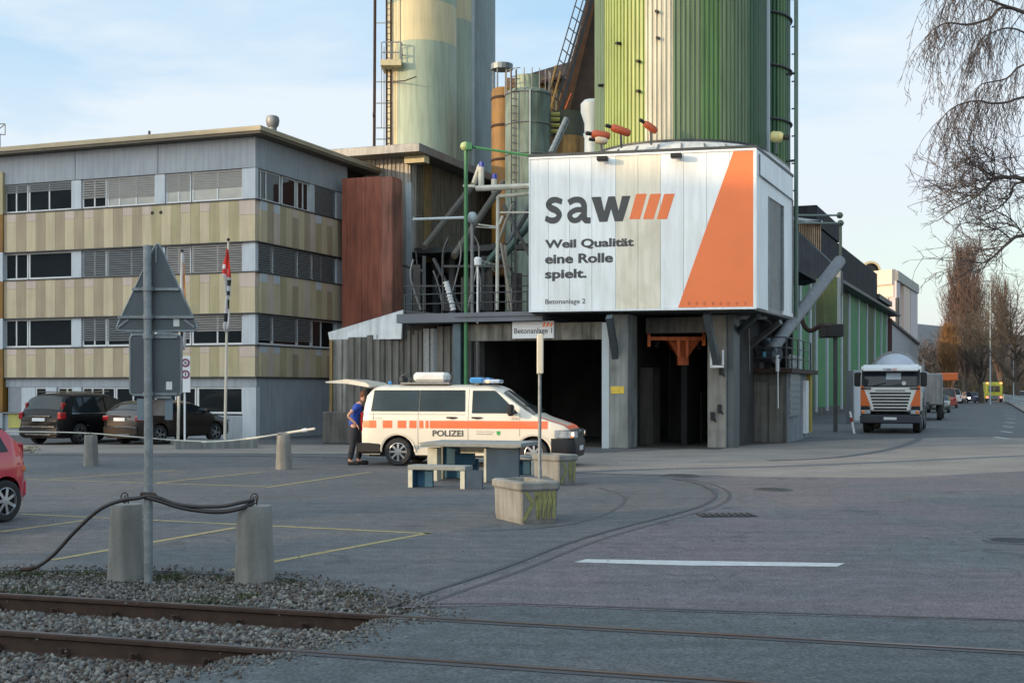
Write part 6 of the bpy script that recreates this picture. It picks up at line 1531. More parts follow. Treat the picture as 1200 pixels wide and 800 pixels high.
# lettering on the flank
def flank_text(car, root, s, x0, x1, z0, z1, m, bold=.02, off=.004, name='lettering'):
    o = text_mesh(name, s, 1.0, Matrix.Identity(4), m, None, bold, 0.0); me = o.data
    co = np.empty(len(me.vertices) * 3); me.vertices.foreach_get('co', co); co = co.reshape(-1, 3); mn, mx = co.min(0), co.max(0)
    X_ = x0 + (co[:, 0] - mn[0]) / (mx[0] - mn[0]) * (x1 - x0); Z_ = z0 + (co[:, 1] - mn[1]) / (mx[1] - mn[1]) * (z1 - z0)
    new = [(x, -(car.side_y(x, z) + off), z) for x, z in zip(X_, Z_)]; me.vertices.foreach_set('co', np.array(new).ravel()); me.update()
    o.parent = root; XF[o.name] = XF[root.name]; return o
flank_text(vc, van, 'POLIZEI', -.83, -.06, .735, .885, M_logo, .022, .010)
flank_text(vc, van, 'Kanton Schwyz', .28, .72, .835, .870, M_logo, .0)
flank_text(vc, van, 'Kantonspolizei', .28, .68, .775, .815, M_logo, .0)
flank_text(vc, van, 'SZ 83', 1.14, 1.30, 1.145, 1.185, M_logo, .0)
flank_text(vc, van, 'www.polizei', -2.40, -2.12, 1.155, 1.180, M_logo, .0)
b = MB(); b.add([(x, -(vc.side_y(x, z) + .008), z) for x, z in ((.77, .87), (.86, .875), (.865, .81), (.82, .765), (.775, .80))], [(4, 3, 2, 1, 0)]); vput(b, 'green_crest', mat('crest_green', (.03, .30, .06), .5), van)

# ---------------------------------------------------------------- estate and hatch behind
def suv(name, label, loc, rz, paint, L_=4.9, H=1.72, W=.96, suvlike=True, tail='vol'):
    root = thing(name, label, 'car', loc, rz)
    h = L_ / 2
    top = [(-h, .75), (-h + .06, 1.0), (-h + .18, 1.18), (-h + .42, H - .12), (-h + .75, H - .02), (-h + 1.6, H), (.25, H - .02), (.75, H - .18), (1.35, 1.12 * H / 1.72), (h - .45, .98 * H / 1.72), (h - .1, .80), (h, .60)]
    c = Car(-h, h, top, [(-h, 1.05), (h * .3, 1.02), (h, .85)], W, (-h + .98, h - .92), .36 if suvlike else .33, sill=.26, tumble=.30)
    vput(c.body(), 'body', paint, root, smooth='auto'); add_wheels(root, c, W - .13, .24, 5)
    for sd in (-1, 1):
        win(c, root, -h + .55, -h + 1.15, -h + .80, -h + 1.2, 1.08, H - .17, M_cglass, sides=(sd,)); win(c, root, -h + 1.22, -.20, -h + 1.27, -.22, 1.08, H - .15, M_cglass, sides=(sd,)); win(c, root, -.13, 1.15, -.13, .55, 1.06, H - .15, M_cglass, sides=(sd,))
    vput(c.over(-h + .19, -h + .44, .10, .012, wf=lambda t: .97), 'rear_window', M_cglass, root, smooth=True)
    vput(c.over(.78, 1.30, .06, .012, wf=lambda t: .95), 'windscreen', M_cglass, root, smooth=True)
    for sd in (-1, 1):
        b = MB(); y = W * .84
        if tail == 'vol': b.box(-h + .02, -h + .30, sd * y - .09, sd * y + .075, .86, 1.10, bev=.03); b.box(-h + .22, -h + .42, sd * y * .93 - .05, sd * y * .93 + .03, 1.05, 1.42, bev=.03)
        else: b.box(-h + .0, -h + .22, sd * y - .22, sd * y + .08, .80, .98, bev=.04)
        vput(b, 'tail_light', M_tail, root)
        b = MB(); b.box(h - .32, h - .12, sd * W * .78 - .12, sd * W * .78 + .05, .68, .80, bev=.03); vput(b, 'headlight', M_lens, root)
        b = MB(); b.box(.72, .90, sd * (W + .08) - .09, sd * (W + .08) + .09, 1.04, 1.18, bev=.03); vput(b, 'mirror', paint, root)
        b = MB(); b.tube([(-h + .7, sd * (W * .68), H + .02), (.3, sd * W * .68, H + .03)], .018, 5); vput(b, 'roof_rail', M_chrome, root) if suvlike else None
    b = MB(); b.box(-h - .04, -h + .35, -W * .86, W * .86, .30, .62, bev=.05); rb = vput(b, 'rear_bumper', M_blk if suvlike else paint, root)
    b = MB(); b.box(-h - .055, -h - .03, -W * .7, W * .7, .60, .635); b.box(-h - .05, -h - .02, -W * .55, W * .55, .34, .37); vput(b, 'bumper_trim', M_chrome, root)
    b = MB(); b.box(-h - .02, -h + .02, -.26, .26, .80, .91); vput(b, 'number_plate', M_signw, root)
    b = MB(); b.box(-h + .01, -h + .06, -.45, .45, .955, .985); vput(b, 'handle_strip', M_chrome, root)
    vput(c.side(lambda q: (1.045, 1.065), -h + .55, 1.2, 8, 1, .010), 'window_trim', M_chrome, root)
    for x in (-h + 1.45, -.16, 1.05): vput(line_side(c, x, .35, 1.03), 'shut_line', M_dark, root)
    return root, c
VD = 90 + ANG     # pointing away along the plant's depth
g = G(97, 522); 
vol, _ = suv('black_estate_car', 'black estate car seen from behind, parked against the office, left one of the pair', (-15.05, 45.4, 0), 69, M_carblk, 4.95, 1.76, .97)
aud, ac_ = suv('dark_bronze_car', 'dark bronze hatchback with a lit tail, parked to the right of the black estate', (-12.10, 45.2, 0), 60, M_carbrn, 4.6, 1.50, .92, False, 'aud')
# red car at the left edge
redc = thing('red_small_car', 'red small car cut off by the left picture edge', 'car', (-8.45, 17.44, 0), 245)
rc_ = Car(-1.75, 1.75, [(-1.75, .62), (-1.70, .95), (-1.55, 1.20), (-1.30, 1.40), (-.9, 1.50), (.1, 1.50), (.6, 1.35), (1.0, 1.05), (1.5, .9), (1.75, .6)], [(-1.75, .95), (1.75, .85)], .84, (-1.22, 1.12), .30, sill=.24, tumble=.26, plan=[(-1.75, .72), (-1.65, .86), (-1.4, .96), (-1, 1), (1, 1), (1.5, .9), (1.75, .75)])
vput(rc_.body(), 'body', M_carred, redc, smooth='auto'); add_wheels(redc, rc_, .73, .19, 7)
for sd in (-1, 1):
    win(rc_, redc, -1.3, -.45, -1.1, -.45, 1.0, 1.38, M_cglass, sides=(sd,)); win(rc_, redc, -.38, .8, -.38, .35, .98, 1.38, M_cglass, sides=(sd,))
    b = MB(); b.box(-1.70, -1.50, sd * .66 - .08, sd * .66 + .02, .80, 1.12, bev=.03); vput(b, 'tail_light', M_tail, redc)
    b = MB(); b.box(-1.70, -1.50, sd * .68 - .07, sd * .68 + .03, .69, .78, bev=.02); vput(b, 'indicator', M_ambr, redc)
b = MB(); b.box(-1.80, -1.50, -.66, .66, .30, .60, bev=.06); vput(b, 'rear_bumper', M_carred, redc)
vput(rc_.over(-1.55, -1.2, .1, .012), 'rear_window', M_cglass, redc, smooth=True)

# ---------------------------------------------------------------- mixer truck
tk_ang = 180 + 90 + ANG + 1       # facing the camera
tq = G(1043, 508)
trk = thing('concrete_mixer_truck', 'white and orange concrete mixer truck facing the camera beside the green bunkers', 'truck', (tq.x + .10, tq.y + .3, 0), tk_ang)
# local: +x forward (towards camera), y left of the truck = right in the picture
def tput(b, n, m, p=None, **kw): return b.build(n, m, p or trk, world=False, **kw)
Wt = 1.22
M_tw = mat('truck_white', (.66, .66, .64), .3, var=.03, coat=.4); M_to = mat('truck_orange', (.62, .12, .015), .35, var=.04, coat=.4)
b = MB(); b.prism([(-1.9, .95), (0, .95), (.02, 1.75), (-.08, 2.05), (-.35, 2.75), (-.55, 2.86), (-1.9, 2.86)], -Wt, Wt, M=Matrix(((1, 0, 0, 0), (0, 0, 1, 0), (0, 1, 0, 0), (0, 0, 0, 1)))); tput(b, 'cab', M_tw)
def front_quad(y0, y1, z0, z1, off, xf=None):
    f = xf or (lambda z: interp([(.95, 0), (1.75, .02), (2.05, -.08), (2.75, -.35), (2.86, -.55)], z))
    return [(f(z0) + off, y0, z0), (f(z0) + off, y1, z0), (f(z1) + off, y1, z1), (f(z1) + off, y0, z1)]
b = MB(); b.add(front_quad(-1.19, 1.19, 1.95, 2.70, .008), [(0, 1, 2, 3)]); tput(b, 'screen_surround', M_blk)
b = MB(); b.add(front_quad(-1.06, 1.06, 2.02, 2.62, .013), [(0, 1, 2, 3)]); tput(b, 'windscreen', mat('truck_screen', (.022, .030, .040), .05, var=.3, scale=.8, spec=.35), smooth=False)
for y_ in (-.7, .1):
    b = MB(); b.tube([(.0, y_, 2.02), (-.06, y_ + .5, 2.14)], .012, 4); tput(b, 'wiper', M_blk)
b = MB(); b.add(front_quad(-.18, .42, 2.28, 2.56, .016), [(0, 1, 2, 3)]); tput(b, 'screen_card', mat('blue_white_card', (.40, .46, .52), .4))
b = MB(); b.lathe([(.09, 0), (.09, .01)], (-.02, .55, 2.12), 14, axis='X'); tput(b, 'screen_sticker', M_sticker)
b = MB(); b.prism([(-.58, 2.70), (.02, 2.62), (.06, 2.66), (.0, 2.76), (-.35, 2.90), (-.60, 2.92)], -1.12, 1.12, M=Matrix(((1, 0, 0, 0), (0, 0, 1, 0), (0, 1, 0, 0), (0, 0, 0, 1)))); vis = tput(b, 'sun_visor', M_tw)
def front_text(s, y0, y1, z0, z1, x, m, bold=.02):
    o = text_mesh('lettering', s, 1.0, Matrix.Identity(4), m, None, bold, 0.0); me = o.data
    co = np.empty(len(me.vertices) * 3); me.vertices.foreach_get('co', co); co = co.reshape(-1, 3); mn, mx = co.min(0), co.max(0)
    Yv = y0 + (co[:, 0] - mn[0]) / (mx[0] - mn[0]) * (y1 - y0); Zv = z0 + (co[:, 1] - mn[1]) / (mx[1] - mn[1]) * (z1 - z0)
    me.vertices.foreach_set('co', np.stack([x + 0 * Yv + (Zv - z0) * -.4, Yv, Zv], 1).ravel()); me.update(); o.parent = trk; XF[o.name] = XF[trk.name]
front_text('TOMA', -.30, .08, 2.665, 2.75, .07, M_logo); front_text('SZ', .11, .28, 2.665, 2.75, .07, mat('red_letter', (.55, .03, .02), .5))
for sd in (-1, 1):
    b = MB(); b.prism([(sd * 1.215, 1.16), (sd * 1.215, 2.02), (sd * 1.12, 2.02), (sd * .80, 1.16)] if sd > 0 else [(sd * .80, 1.16), (sd * 1.12, 2.02), (sd * 1.215, 2.02), (sd * 1.215, 1.16)], 0.022, .055, M=Matrix(((0, 0, 1, 0), (1, 0, 0, 0), (0, 1, 0, 0), (0, 0, 0, 1)))); tput(b, 'orange_corner', M_to)
    b = MB(); b.box(.0, .05, sd * 1.0 - .215, sd * 1.0 + .215, .795, 1.155); tput(b, 'corner_trim', M_blk)
    b = MB(); b.box(.02, .09, sd * 1.0 - .19, sd * 1.0 + .19, .82, .98, bev=.02); tput(b, 'headlight', M_lens)
    b = MB(); b.box(.092, .10, sd * 1.1 - .07, sd * 1.1 + .07, .84, .96); tput(b, 'indicator', M_ambr)
    b = MB(); b.box(-.05, .03, sd * 1.34 - .13, sd * 1.34 + .13, 1.98, 2.58, bev=.05); b.box(-.12, -.04, min(sd * 1.2, sd * 1.36), max(sd * 1.2, sd * 1.36), 2.50, 2.56); tput(b, 'mirror', M_blk)
    b = MB(); b.box(.055, .075, sd * .98 - .2, sd * .98 + .2, 1.86, 1.93); tput(b, 'vent_slot', M_blk)
    b = MB(); b.box(-1.2, -.25, sd * Wt - (.0 if sd < 0 else -.002) - .006, sd * Wt + .006, 2.0, 2.6); tput(b, 'door_window', M_cglass)
b = MB(); b.prism([(-.82, 1.0), (.82, 1.0), (1.08, 1.92), (-1.08, 1.92)], .022, .05, M=Matrix(((0, 0, 1, 0), (1, 0, 0, 0), (0, 1, 0, 0), (0, 0, 0, 1)))); gr_ = tput(b, 'grille', M_tw)
for i in range(6):
    z = 1.70 - i * .132; w_ = .84 - .035 * i
    b = MB(); b.box(.045, .062, -w_, w_, z - .045, z + .035, bev=.01); tput(b, 'grille_slot', M_blk, p=gr_)
b = MB(); b.box(.048, .056, -.6, .6, 1.78, 1.84); tput(b, 'badge_strip', M_steel, p=gr_)
b = MB(); b.box(-.9, .10, -1.24, 1.24, .42, .79, bev=.05); tput(b, 'bumper', mat('dark_blue_bumper', (.022, .026, .038), .5))
b = MB(); b.box(.10, .115, -.26, .26, .58, .69); tput(b, 'number_plate', M_signw)
b = MB(); b.box(-8.4, -1.0, -.45, .45, .75, 1.05); b.box(-8.3, -2.0, -1.1, 1.1, 1.0, 1.12); tput(b, 'chassis', M_steeld)
for x in (-1.3, -3.2, -6.0, -7.35):
    for sd in (-1, 1):
        wt_, wr_ = MB(), MB(); wheel(wt_, wr_, .50, x, sd * 1.03, sd, .32, 8); t_ = tput(wt_, 'wheel', M_tyre, smooth='auto'); tput(wr_, 'rim', M_steel, p=t_)
for sd in (-1, 1):
    b = MB(); b.box(-2.6, -1.95, sd * 1.0 - .2, sd * 1.0 + .22, .6, 1.3, bev=.03); b.box(-5.3, -3.9, sd * 1.0 - .2, sd * 1.0 + .2, .5, 1.0, bev=.03); tput(b, 'side_tank', M_steeld)
    b = MB(); b.tube([(-2.2, sd * 1.0, 1.2), (-2.3, sd * .9, 2.6)], .07, 7); b.box(-3.1, -2.0, sd * 1.15 - .04, sd * 1.15 + .04, 1.25, 1.45); tput(b, 'pipework', M_steel)
    b = MB(); b.tube([(-2.05, sd * 1.05, 1.3), (-2.05, sd * 1.05, 2.9)], .05, 6); tput(b, 'exhaust_stack' if sd > 0 else 'red_stack', M_steel if sd > 0 else M_orst)
b = MB(); MD = T(-5.2, 0, 2.15) @ RY(90 - 10 + 180)
b.lathe([(.35, -2.75), (.85, -2.4), (1.18, -1.2), (1.22, .2), (1.05, 1.5), (.62, 2.7), (.5, 2.95)], (0, 0, 0), 40); b.v = [tuple(MD @ Vector(p)) for p in b.v]; dr_ = tput(b, 'mixing_drum', mat('drum_grey', (.42, .46, .54), .4, var=.06, scale=.8), smooth='auto')
for zz in (-1.7, 1.1):
    b = MB(); rr = 1.12 if zz < 0 else 1.16; b.lathe([(rr, zz), (rr + .05, zz + .02), (rr + .05, zz + .12), (rr, zz + .14)], (0, 0, 0), 36); b.v = [tuple(MD @ Vector(p)) for p in b.v]; tput(b, 'drum_band', M_steel, p=dr_)
b = MB(); b.box(-8.5, -7.7, -.5, .5, 2.4, 3.25, bev=.05); b.box(-2.4, -2.15, -.9, .9, 1.1, 2.9); tput(b, 'drum_support', M_steel)
b = MB(); b.box(-7.2, -6.6, -.55, .55, 3.28, 3.42); tput(b, 'top_hatch', M_blk)
b = MB(); b.prism([(.2, 2.0), (.5, 2.0), (.7, 3.2), (.0, 3.3)], -8.6, -8.2, M=Matrix(((0, 0, 1, 0), (1, 0, 0, 0), (0, 1, 0, 0), (0, 0, 0, 1)))); tput(b, 'feed_chute', M_to)
for k_, (x_, z0_, z1_) in enumerate(((-2.6, 1.2, 2.7), (-3.3, 1.1, 2.3), (-6.9, 1.0, 3.1), (-7.6, 1.0, 3.3))):
    b = MB(); b.tube([(x_, 1.15, z0_), (x_ - .1, 1.05, z1_)], .045, 6); tput(b, 'ladder_rail' if k_ > 1 else 'water_pipe', M_steel)
for k_ in range(6):
    b = MB(); b.tube([(-6.9, 1.12, 1.3 + .33 * k_), (-7.6, 1.12, 1.3 + .33 * k_)], .025, 5); tput(b, 'ladder_rung', M_steel)
b = MB(); b.lathe([(.22, -.5), (.25, -.45), (.25, .45), (.22, .5)], (-2.9, .95, 1.55), 16, axis='X'); tput(b, 'water_tank', M_tw, smooth='auto')
for x_ in (-6.0, -7.35, -3.2):
    b = MB(); b.box(x_ - .55, x_ + .55, .88, 1.24, 1.06, 1.10); tput(b, 'mudguard', M_blk)
# second truck behind it
t2 = thing('second_mixer_truck', 'second mixer truck mostly hidden behind the first one', 'truck', tuple(P(1079, 455, 76) - Vector((0, 0, CAM_H))), tk_ang)
def t2put(b, n, m): return b.build(n, m, t2, world=False)
b = MB(); b.box(-2, 0, -1.2, 1.2, .9, 2.8, bev=.08); t2put(b, 'cab', M_steel)
b = MB(); b.lathe([(.3, -2.5), (.95, -1.0), (.95, .4), (.5, 2.6)], (0, 0, 0), 28); MD2 = T(-5.6, -.2, 1.9) @ RY(258); b.v = [tuple(MD2 @ Vector(p)) for p in b.v]; t2put(b, 'mixing_drum', M_steel)
b = MB(); b.box(-8.8, -7.8, .6, 2.0, 2.4, 2.9, bev=.05); t2put(b, 'feed_chute', M_to)
b = MB(); b.box(-8, 0, -.5, .5, .7, 1.1); b.box(-4, -2, .8, 1.25, .5, 1.4); t2put(b, 'chassis', M_steeld)
for x in (-1.2, -5.9, -7.2):
    for sd in (-1, 1):
        wt_, wr_ = MB(), MB(); wheel(wt_, wr_, .5, x, sd * 1.03, sd, .3, 6); t_ = t2put(wt_, 'wheel', M_tyre)
# small far traffic
def far_car(name, label, px, py, rz, paint, L_=4.3, H=1.48, W=.88, lights=False):
    q = G(px, py); root = thing(name, label, 'car', tuple(q), rz, 'cars far down the road'); h = L_ / 2
    c = Car(-h, h, [(-h, .8), (-h + .15, 1.0), (-h + .6, H - .05), (-h + 1.5, H), (.4, H - .03), (1.2, .98), (h - .1, .78), (h, .55)], [(-h, .98), (h, .8)], W, (-h + .8, h - .8), .32, tumble=.3)
    vput(c.body(), 'body', paint, root, smooth='auto'); add_wheels(root, c, W - .12, .2, 5)
    vput(c.over(.45, 1.15, .06, .015), 'windscreen', M_cglass, root); vput(c.over(-h + .2, -h + .6, .06, .015), 'rear_window', M_cglass, root)
    for sd in (-1, 1):
        win(c, root, -h + .7, .7, -h + .8, .35, .98, H - .12, M_cglass, sides=(sd,))
        b = MB(); b.box(h - .22, h - .02, sd * W * .72 - .12, sd * W * .72 + .12, .60, .76); vput(b, 'headlight', emit('headlight_on', (1, .93, .75), 9.0) if lights else M_lens, root)
        b = MB(); b.box(-h, -h + .12, sd * W * .75 - .1, sd * W * .75 + .1, .75, .95); vput(b, 'tail_light', M_tail, root)
    return root
far_car('dark_green_car', 'dark green car parked nose out just behind the mixer truck', 1100, 483, 250, mat('dark_green_paint', (.03, .045, .035), .25, coat=.6), 4.2, 1.40)
far_car('red_van', 'red high roofed car parked behind the dark green one', 1111, 477.5, 70, mat('dull_red_paint', (.30, .05, .035), .35, coat=.4), 4.4, 1.95, .9)
far_car('red_orange_car', 'orange red car between the mixer truck and the red van', 1098, 474.5, 250, mat('orange_red_paint', (.42, .07, .03), .35, coat=.4), 4.4, 1.9, .9)
far_car('white_off_roader', 'white off-roader with dark lower body at the end of the parked row', 1117, 472.5, 75, mat('white_car_paint', (.62, .62, .6), .3, coat=.4), 4.4, 1.9, .95)
far_car('blue_black_car', 'dark blue car with headlights on, driving towards the camera', 1138, 472.0, 262, mat('dark_blue_paint', (.02, .03, .07), .2, coat=.6), 4.4, 1.5, .92, True)
far_car('silver_car', 'pale silver car glaring in the sun left of the yellow ambulance', 1149.5, 464.0, 262, mat('silver_paint', (.62, .55, .42), .15, metal=.6), 4.6, 1.5, .95, True)
far_car('parked_dark_car', 'dark car cut off by the right picture edge behind the railing', 1200, 472.5, 70, mat('black_green_paint', (.03, .035, .035), .25, coat=.6), 4.5, 1.6, .95)
# yellow ambulance
aq = G(1165, 471.5); am = thing('yellow_ambulance', 'yellow ambulance seen from behind with red lights on', 'ambulance', tuple(aq), 78)
def aput(b, n, m): return b.build(n, m, am, world=False)
M_yel = mat('ambulance_yellow', (.52, .50, .03), .4, coat=.3)
b = MB(); b.box(0, 5.6, -1.08, 1.08, .45, 2.75, bev=.10); aput(b, 'body', M_yel)
b = MB(); b.box(-.03, .02, -.98, .98, .45, .95, bev=.01); aput(b, 'rear_step', M_steel)
for y0 in (-.72, .06):
    b = MB(); b.box(-.02, .0, y0, y0 + .66, 1.45, 2.25); aput(b, 'rear_window', M_gl)
b = MB(); b.box(-.025, 0, -.02, .02, .95, 2.5); aput(b, 'door_gap', M_steeld)
for sd in (-1, 1):
    for z, mm in ((.72, emit('brake_lit', (1, .12, .06), 4.0)), (2.62, emit('orange_lit', (1, .25, .08), 2.5))):
        b = MB(); b.box(-.06, .0, sd * .88 - .14, sd * .88 + .14, z - .09, z + .09); aput(b, 'rear_light', mm)
    b = MB(); b.box(.3, .9, sd * .9 - .12, sd * .9 + .12, 0, .6, bev=.1); aput(b, 'wheel', M_tyre)
# ================================================================ STREET FURNITURE
def bollard(px, py, w_px, top_py, label, group, dark=False):
    q = G(px, py); q.y += .18; Yb_ = q.y; r = w_px / 2 / 1500 * (Yb_ - .18); h = (py - top_py) / 1500 * (Yb_ - .18)
    q.x = (px - 600) / 1500 * Yb_
    root = thing('concrete_bollard', label, 'bollard', tuple(q), random.uniform(0, 90), group)
    b = MB(); b.lathe([(r * 1.03, -.03), (r * 1.03, .02), (r * .93, h * .55), (r * .87, h - .03), (r * .83, h), (r * .3, h + .005), (0.001, h + .005)], (0, 0, 0), 40); b.build('post', M_conc, root, world=False, smooth='auto')
    b = MB(); b.tube([(-.02, 0, h), (-.02, 0, h + .04), (-.012, 0, h + .085), (.012, 0, h + .085), (.02, 0, h + .04), (.02, 0, h)], .007, 6); b.build('eye_bolt', M_rust, root, world=False)
    return root, h, q
GB = 'concrete bollards round the car park'
b1, h1, q1_ = bollard(148, 678, 42, 592, 'big concrete bollard left of the sign post, hose slung over it', GB)
b2, h2, q2_ = bollard(298.5, 681, 46, 594, 'big concrete bollard right of the sign post, holding the hose end', GB)
b3, h3, q3_ = bollard(106.5, 546, 17, 510, 'small far bollard under the rope in front of the black estate', GB)
b4, h4, q4_ = bollard(332.5, 550, 18.5, 510, 'small far bollard carrying the grey barrier bar', GB)
# sign post with sign backs
sp0 = G(174, 680); Yp = sp0.y
spost = thing('sign_post', 'grey galvanised post with the backs of a triangular and a square road sign', 'sign', tuple(sp0))
b = MB(); b.tube([(0, 0, -.03), (0, 0, 1.55)], .043, 20); b.tube([(0, 0, 1.55), (-.012, 0, 3.315)], .0405, 20); b.build('pole', M_gal, spost, world=False, smooth='auto')
S_ = Yp / 1500
def sp(px, py, dy=0.0): return (((px - 174) * S_), dy, CAM_H + (455 - py) * S_)
def plate(poly, y0, y1, n, m):
    b = MB(); k = len(poly); vs = [sp(x, y, y0) for x, y in poly] + [sp(x, y, y1) for x, y in poly]
    b.add(vs, [tuple(range(k)), tuple(range(k, 2 * k))[::-1]] + [(i, k + i, k + (i + 1) % k, (i + 1) % k) for i in range(k)]); return b.build(n, m, spost, world=False)
def rounded(poly, r, n=4):
    o = []; k = len(poly)
    for i in range(k):
        a, p, c = [Vector((*poly[j % k], 0)) for j in (i - 1, i, i + 1)]
        d1_, d2_ = (a - p).normalized(), (c - p).normalized()
        p1, p2 = p + d1_ * r, p + d2_ * r
        for t in range(n + 1):
            t /= n; q = p1 * (1 - t) ** 2 + p * 2 * t * (1 - t) + p2 * t * t; o.append((q.x, q.y))
    return o
tri = rounded([(182, 281), (131.5, 387.5), (231.5, 387.5)], 9)
plate(tri, .075, .082, 'triangular_plate', M_gald)
b = MB(); pts = [Vector(sp(x, y, .078)) for x, y in tri + tri[:1]]; b.tube(pts, .011, 6, caps=False); b.build('triangle_rim', M_gal, spost, world=False)
for y, xa_, xb2 in ((338.3, 153, 208), (371, 136, 226)):
    b = MB(); p, q = sp(xa_, y, .06), sp(xb2, y, .06); b.box(p[0], q[0], .045, .074, p[2] - .013, p[2] + .013); b.build('crossbar', M_gal, spost, world=False)
    b = MB(); b.lathe([(.052, -.022), (.052, .022)], (-.006, 0, p[2]), 18); b.build('pole_clamp', M_gal, spost, world=False)
for pa, pb2 in (((136, 383), (148, 374)), ((214, 374), (226, 383)), ((181, 287.5), (181, 307)), ((182, 390), (200, 390))):
    b = MB(); b.bar(sp(*pa, .068), sp(*pb2, .068), .012, .018); b.build('stiffener', M_gal, spost, world=False)
b = MB(); p, q = sp(201, 382), sp(208, 373); b.box(p[0], q[0], .070, .0745, p[2], q[2]); b.build('sticker', M_sticker, spost, world=False)
sq = rounded([(150, 392), (210.5, 392), (210.5, 463), (150, 463)], 6)
plate(sq, .070, .077, 'square_plate', M_gald)
b = MB(); pts = [Vector(sp(x, y, .073)) for x, y in sq + sq[:1]]; b.tube(pts, .012, 6, caps=False); b.build('square_rim', M_gal, spost, world=False)
for y in (394.5, 461.5):
    b = MB(); p, q = sp(179, y), sp(206, y); b.box(p[0], q[0], .05, .0695, p[2] - .011, p[2] + .011); b.build('crossbar', M_gal, spost, world=False)
    b = MB(); b.lathe([(.052, -.02), (.052, .02)], (-.004, 0, p[2]), 18); b.build('pole_clamp', M_gal, spost, world=False)
b = MB(); p, q = sp(192.5, 456.5), sp(199.5, 447); b.box(p[0], q[0], .066, .0695, p[2], q[2]); b.build('sticker', M_sticker, spost, world=False)
plate([(158, 467), (167, 467), (167, 492.5), (158, 492.5)], .07, .078, 'small_plate', mat('small_plate_blue', (.13, .17, .20), .5)); plate([(191, 467), (200, 467), (200, 492), (191, 492)], .07, .078, 'small_plate', mat('small_plate_blue', (.13, .17, .2), .5))
plate([(163, 468), (196, 468), (195.5, 487), (163.5, 487)], .10, .108, 'small_plate', mat('small_plate_pinkish', (.22, .20, .19), .5, var=.2, scale=6))
b = MB(); p, q = sp(178, 465.5), sp(199, 465.5); b.box(p[0], q[0], .04, .0695, p[2] - .012, p[2] + .012); b.build('crossbar', M_gal, spost, world=False)
# hose between the bollards
Mh = mat('black_rubber_hose', (.022, .017, .018), .55, var=.3, scale=6)
hose = thing('rubber_hose', 'black rubber hose looped over the two near bollards and the sign post', 'hose', (q1_.x, q1_.y, 0))
yh = Yp - .06
def hp(px, py, dy=0): return P(px, py, yh + dy)
path = [hp(26, 667), hp(42, 664), hp(62, 650), hp(85, 625), hp(108, 603), hp(125, 592), hp(145, 585.5), hp(160, 583.5), hp(172, 581.0)]
b = MB(); b.tube(smooth_path(path, 6), .021, 10); b.build('hose_run', Mh, hose, smooth='auto')
b = MB(); b.tube(smooth_path([hp(172, 580.5), hp(186, 583), hp(205, 590), (hp(228, 593)), hp(258, 593), hp(280, 589), hp(298, 585.5, .08)], 6), .019, 10); b.tube(smooth_path([hp(172, 582.5), hp(188, 587), hp(208, 593.5), (hp(232, 598)), hp(258, 599.5), hp(280, 596), hp(297, 589, .08)], 6), .021, 10); b.build('hose_loop', Mh, hose, smooth='auto')
b = MB(); b.tube([hp(165, 580, .02), hp(182, 581, .02)], .034, 8); b.tube(smooth_path([hp(166, 578), hp(170, 583), hp(176, 579), (hp(181, 583)), hp(183, 579)], 3), .012, 6); b.build('binding', M_rust, hose)
for c in (hp(146, 583, .05), hp(298, 584, .1)):
    b = MB(); b.tube([c + Vector((.035 * math.cos(a), .01 * math.sin(a * 2), .05 * math.sin(a))) for a in np.linspace(0, 6.283, 13)], .006, 5); b.build('wire_loop', M_rust, hose)
b = MB(); b.tube([hp(24, 667), hp(34, 666.5), hp(42, 664)], .024, 8); b.build('hose_end', M_rust, hose)
# rope and barrier bar on the far bollards
rp_ = thing('barrier_rope', 'pale rope strung at the car park edge from the left picture edge', 'rope', tuple(G(110, 546)))
b = MB(); yk = q3_.y; b.tube(smooth_path([P(-40, 504, yk), P(10, 505.5, yk), P(60, 506, yk), P(106, 507.5, yk), P(150, 511, yk), P(205, 515.5, yk + .3), P(250, 517.5, yk)], 5), .015, 6); b.build('rope_run', M_wpipe, rp_, smooth='auto')
bb = thing('barrier_bar', 'grey barrier bar resting on the far bollard, its tip raised', 'barrier', tuple(G(333, 550)))
b = MB(); b.tube(smooth_path([P(236, 518, yk), P(270, 516, yk - .2), P(300, 512.5, q4_.y), P(333, 507.5, q4_.y), P(369, 502, q4_.y - .3)], 5), [.02] * 15 + [.03] * 6, 6); b.build('bar_tube', M_wpipe, bb, smooth='auto')
b = MB(); b.tube([P(354, 504.4, q4_.y - .2), P(359.5, 503.5, q4_.y - .2)], .045, 8); b.build('white_sleeve', M_signw, bb)
b = MB(); b.box(q4_.x - .14, q4_.x + .12, q4_.y - .05, q4_.y + .05, h4 + .01, h4 + .07); b.build('cradle', M_steel, bb)
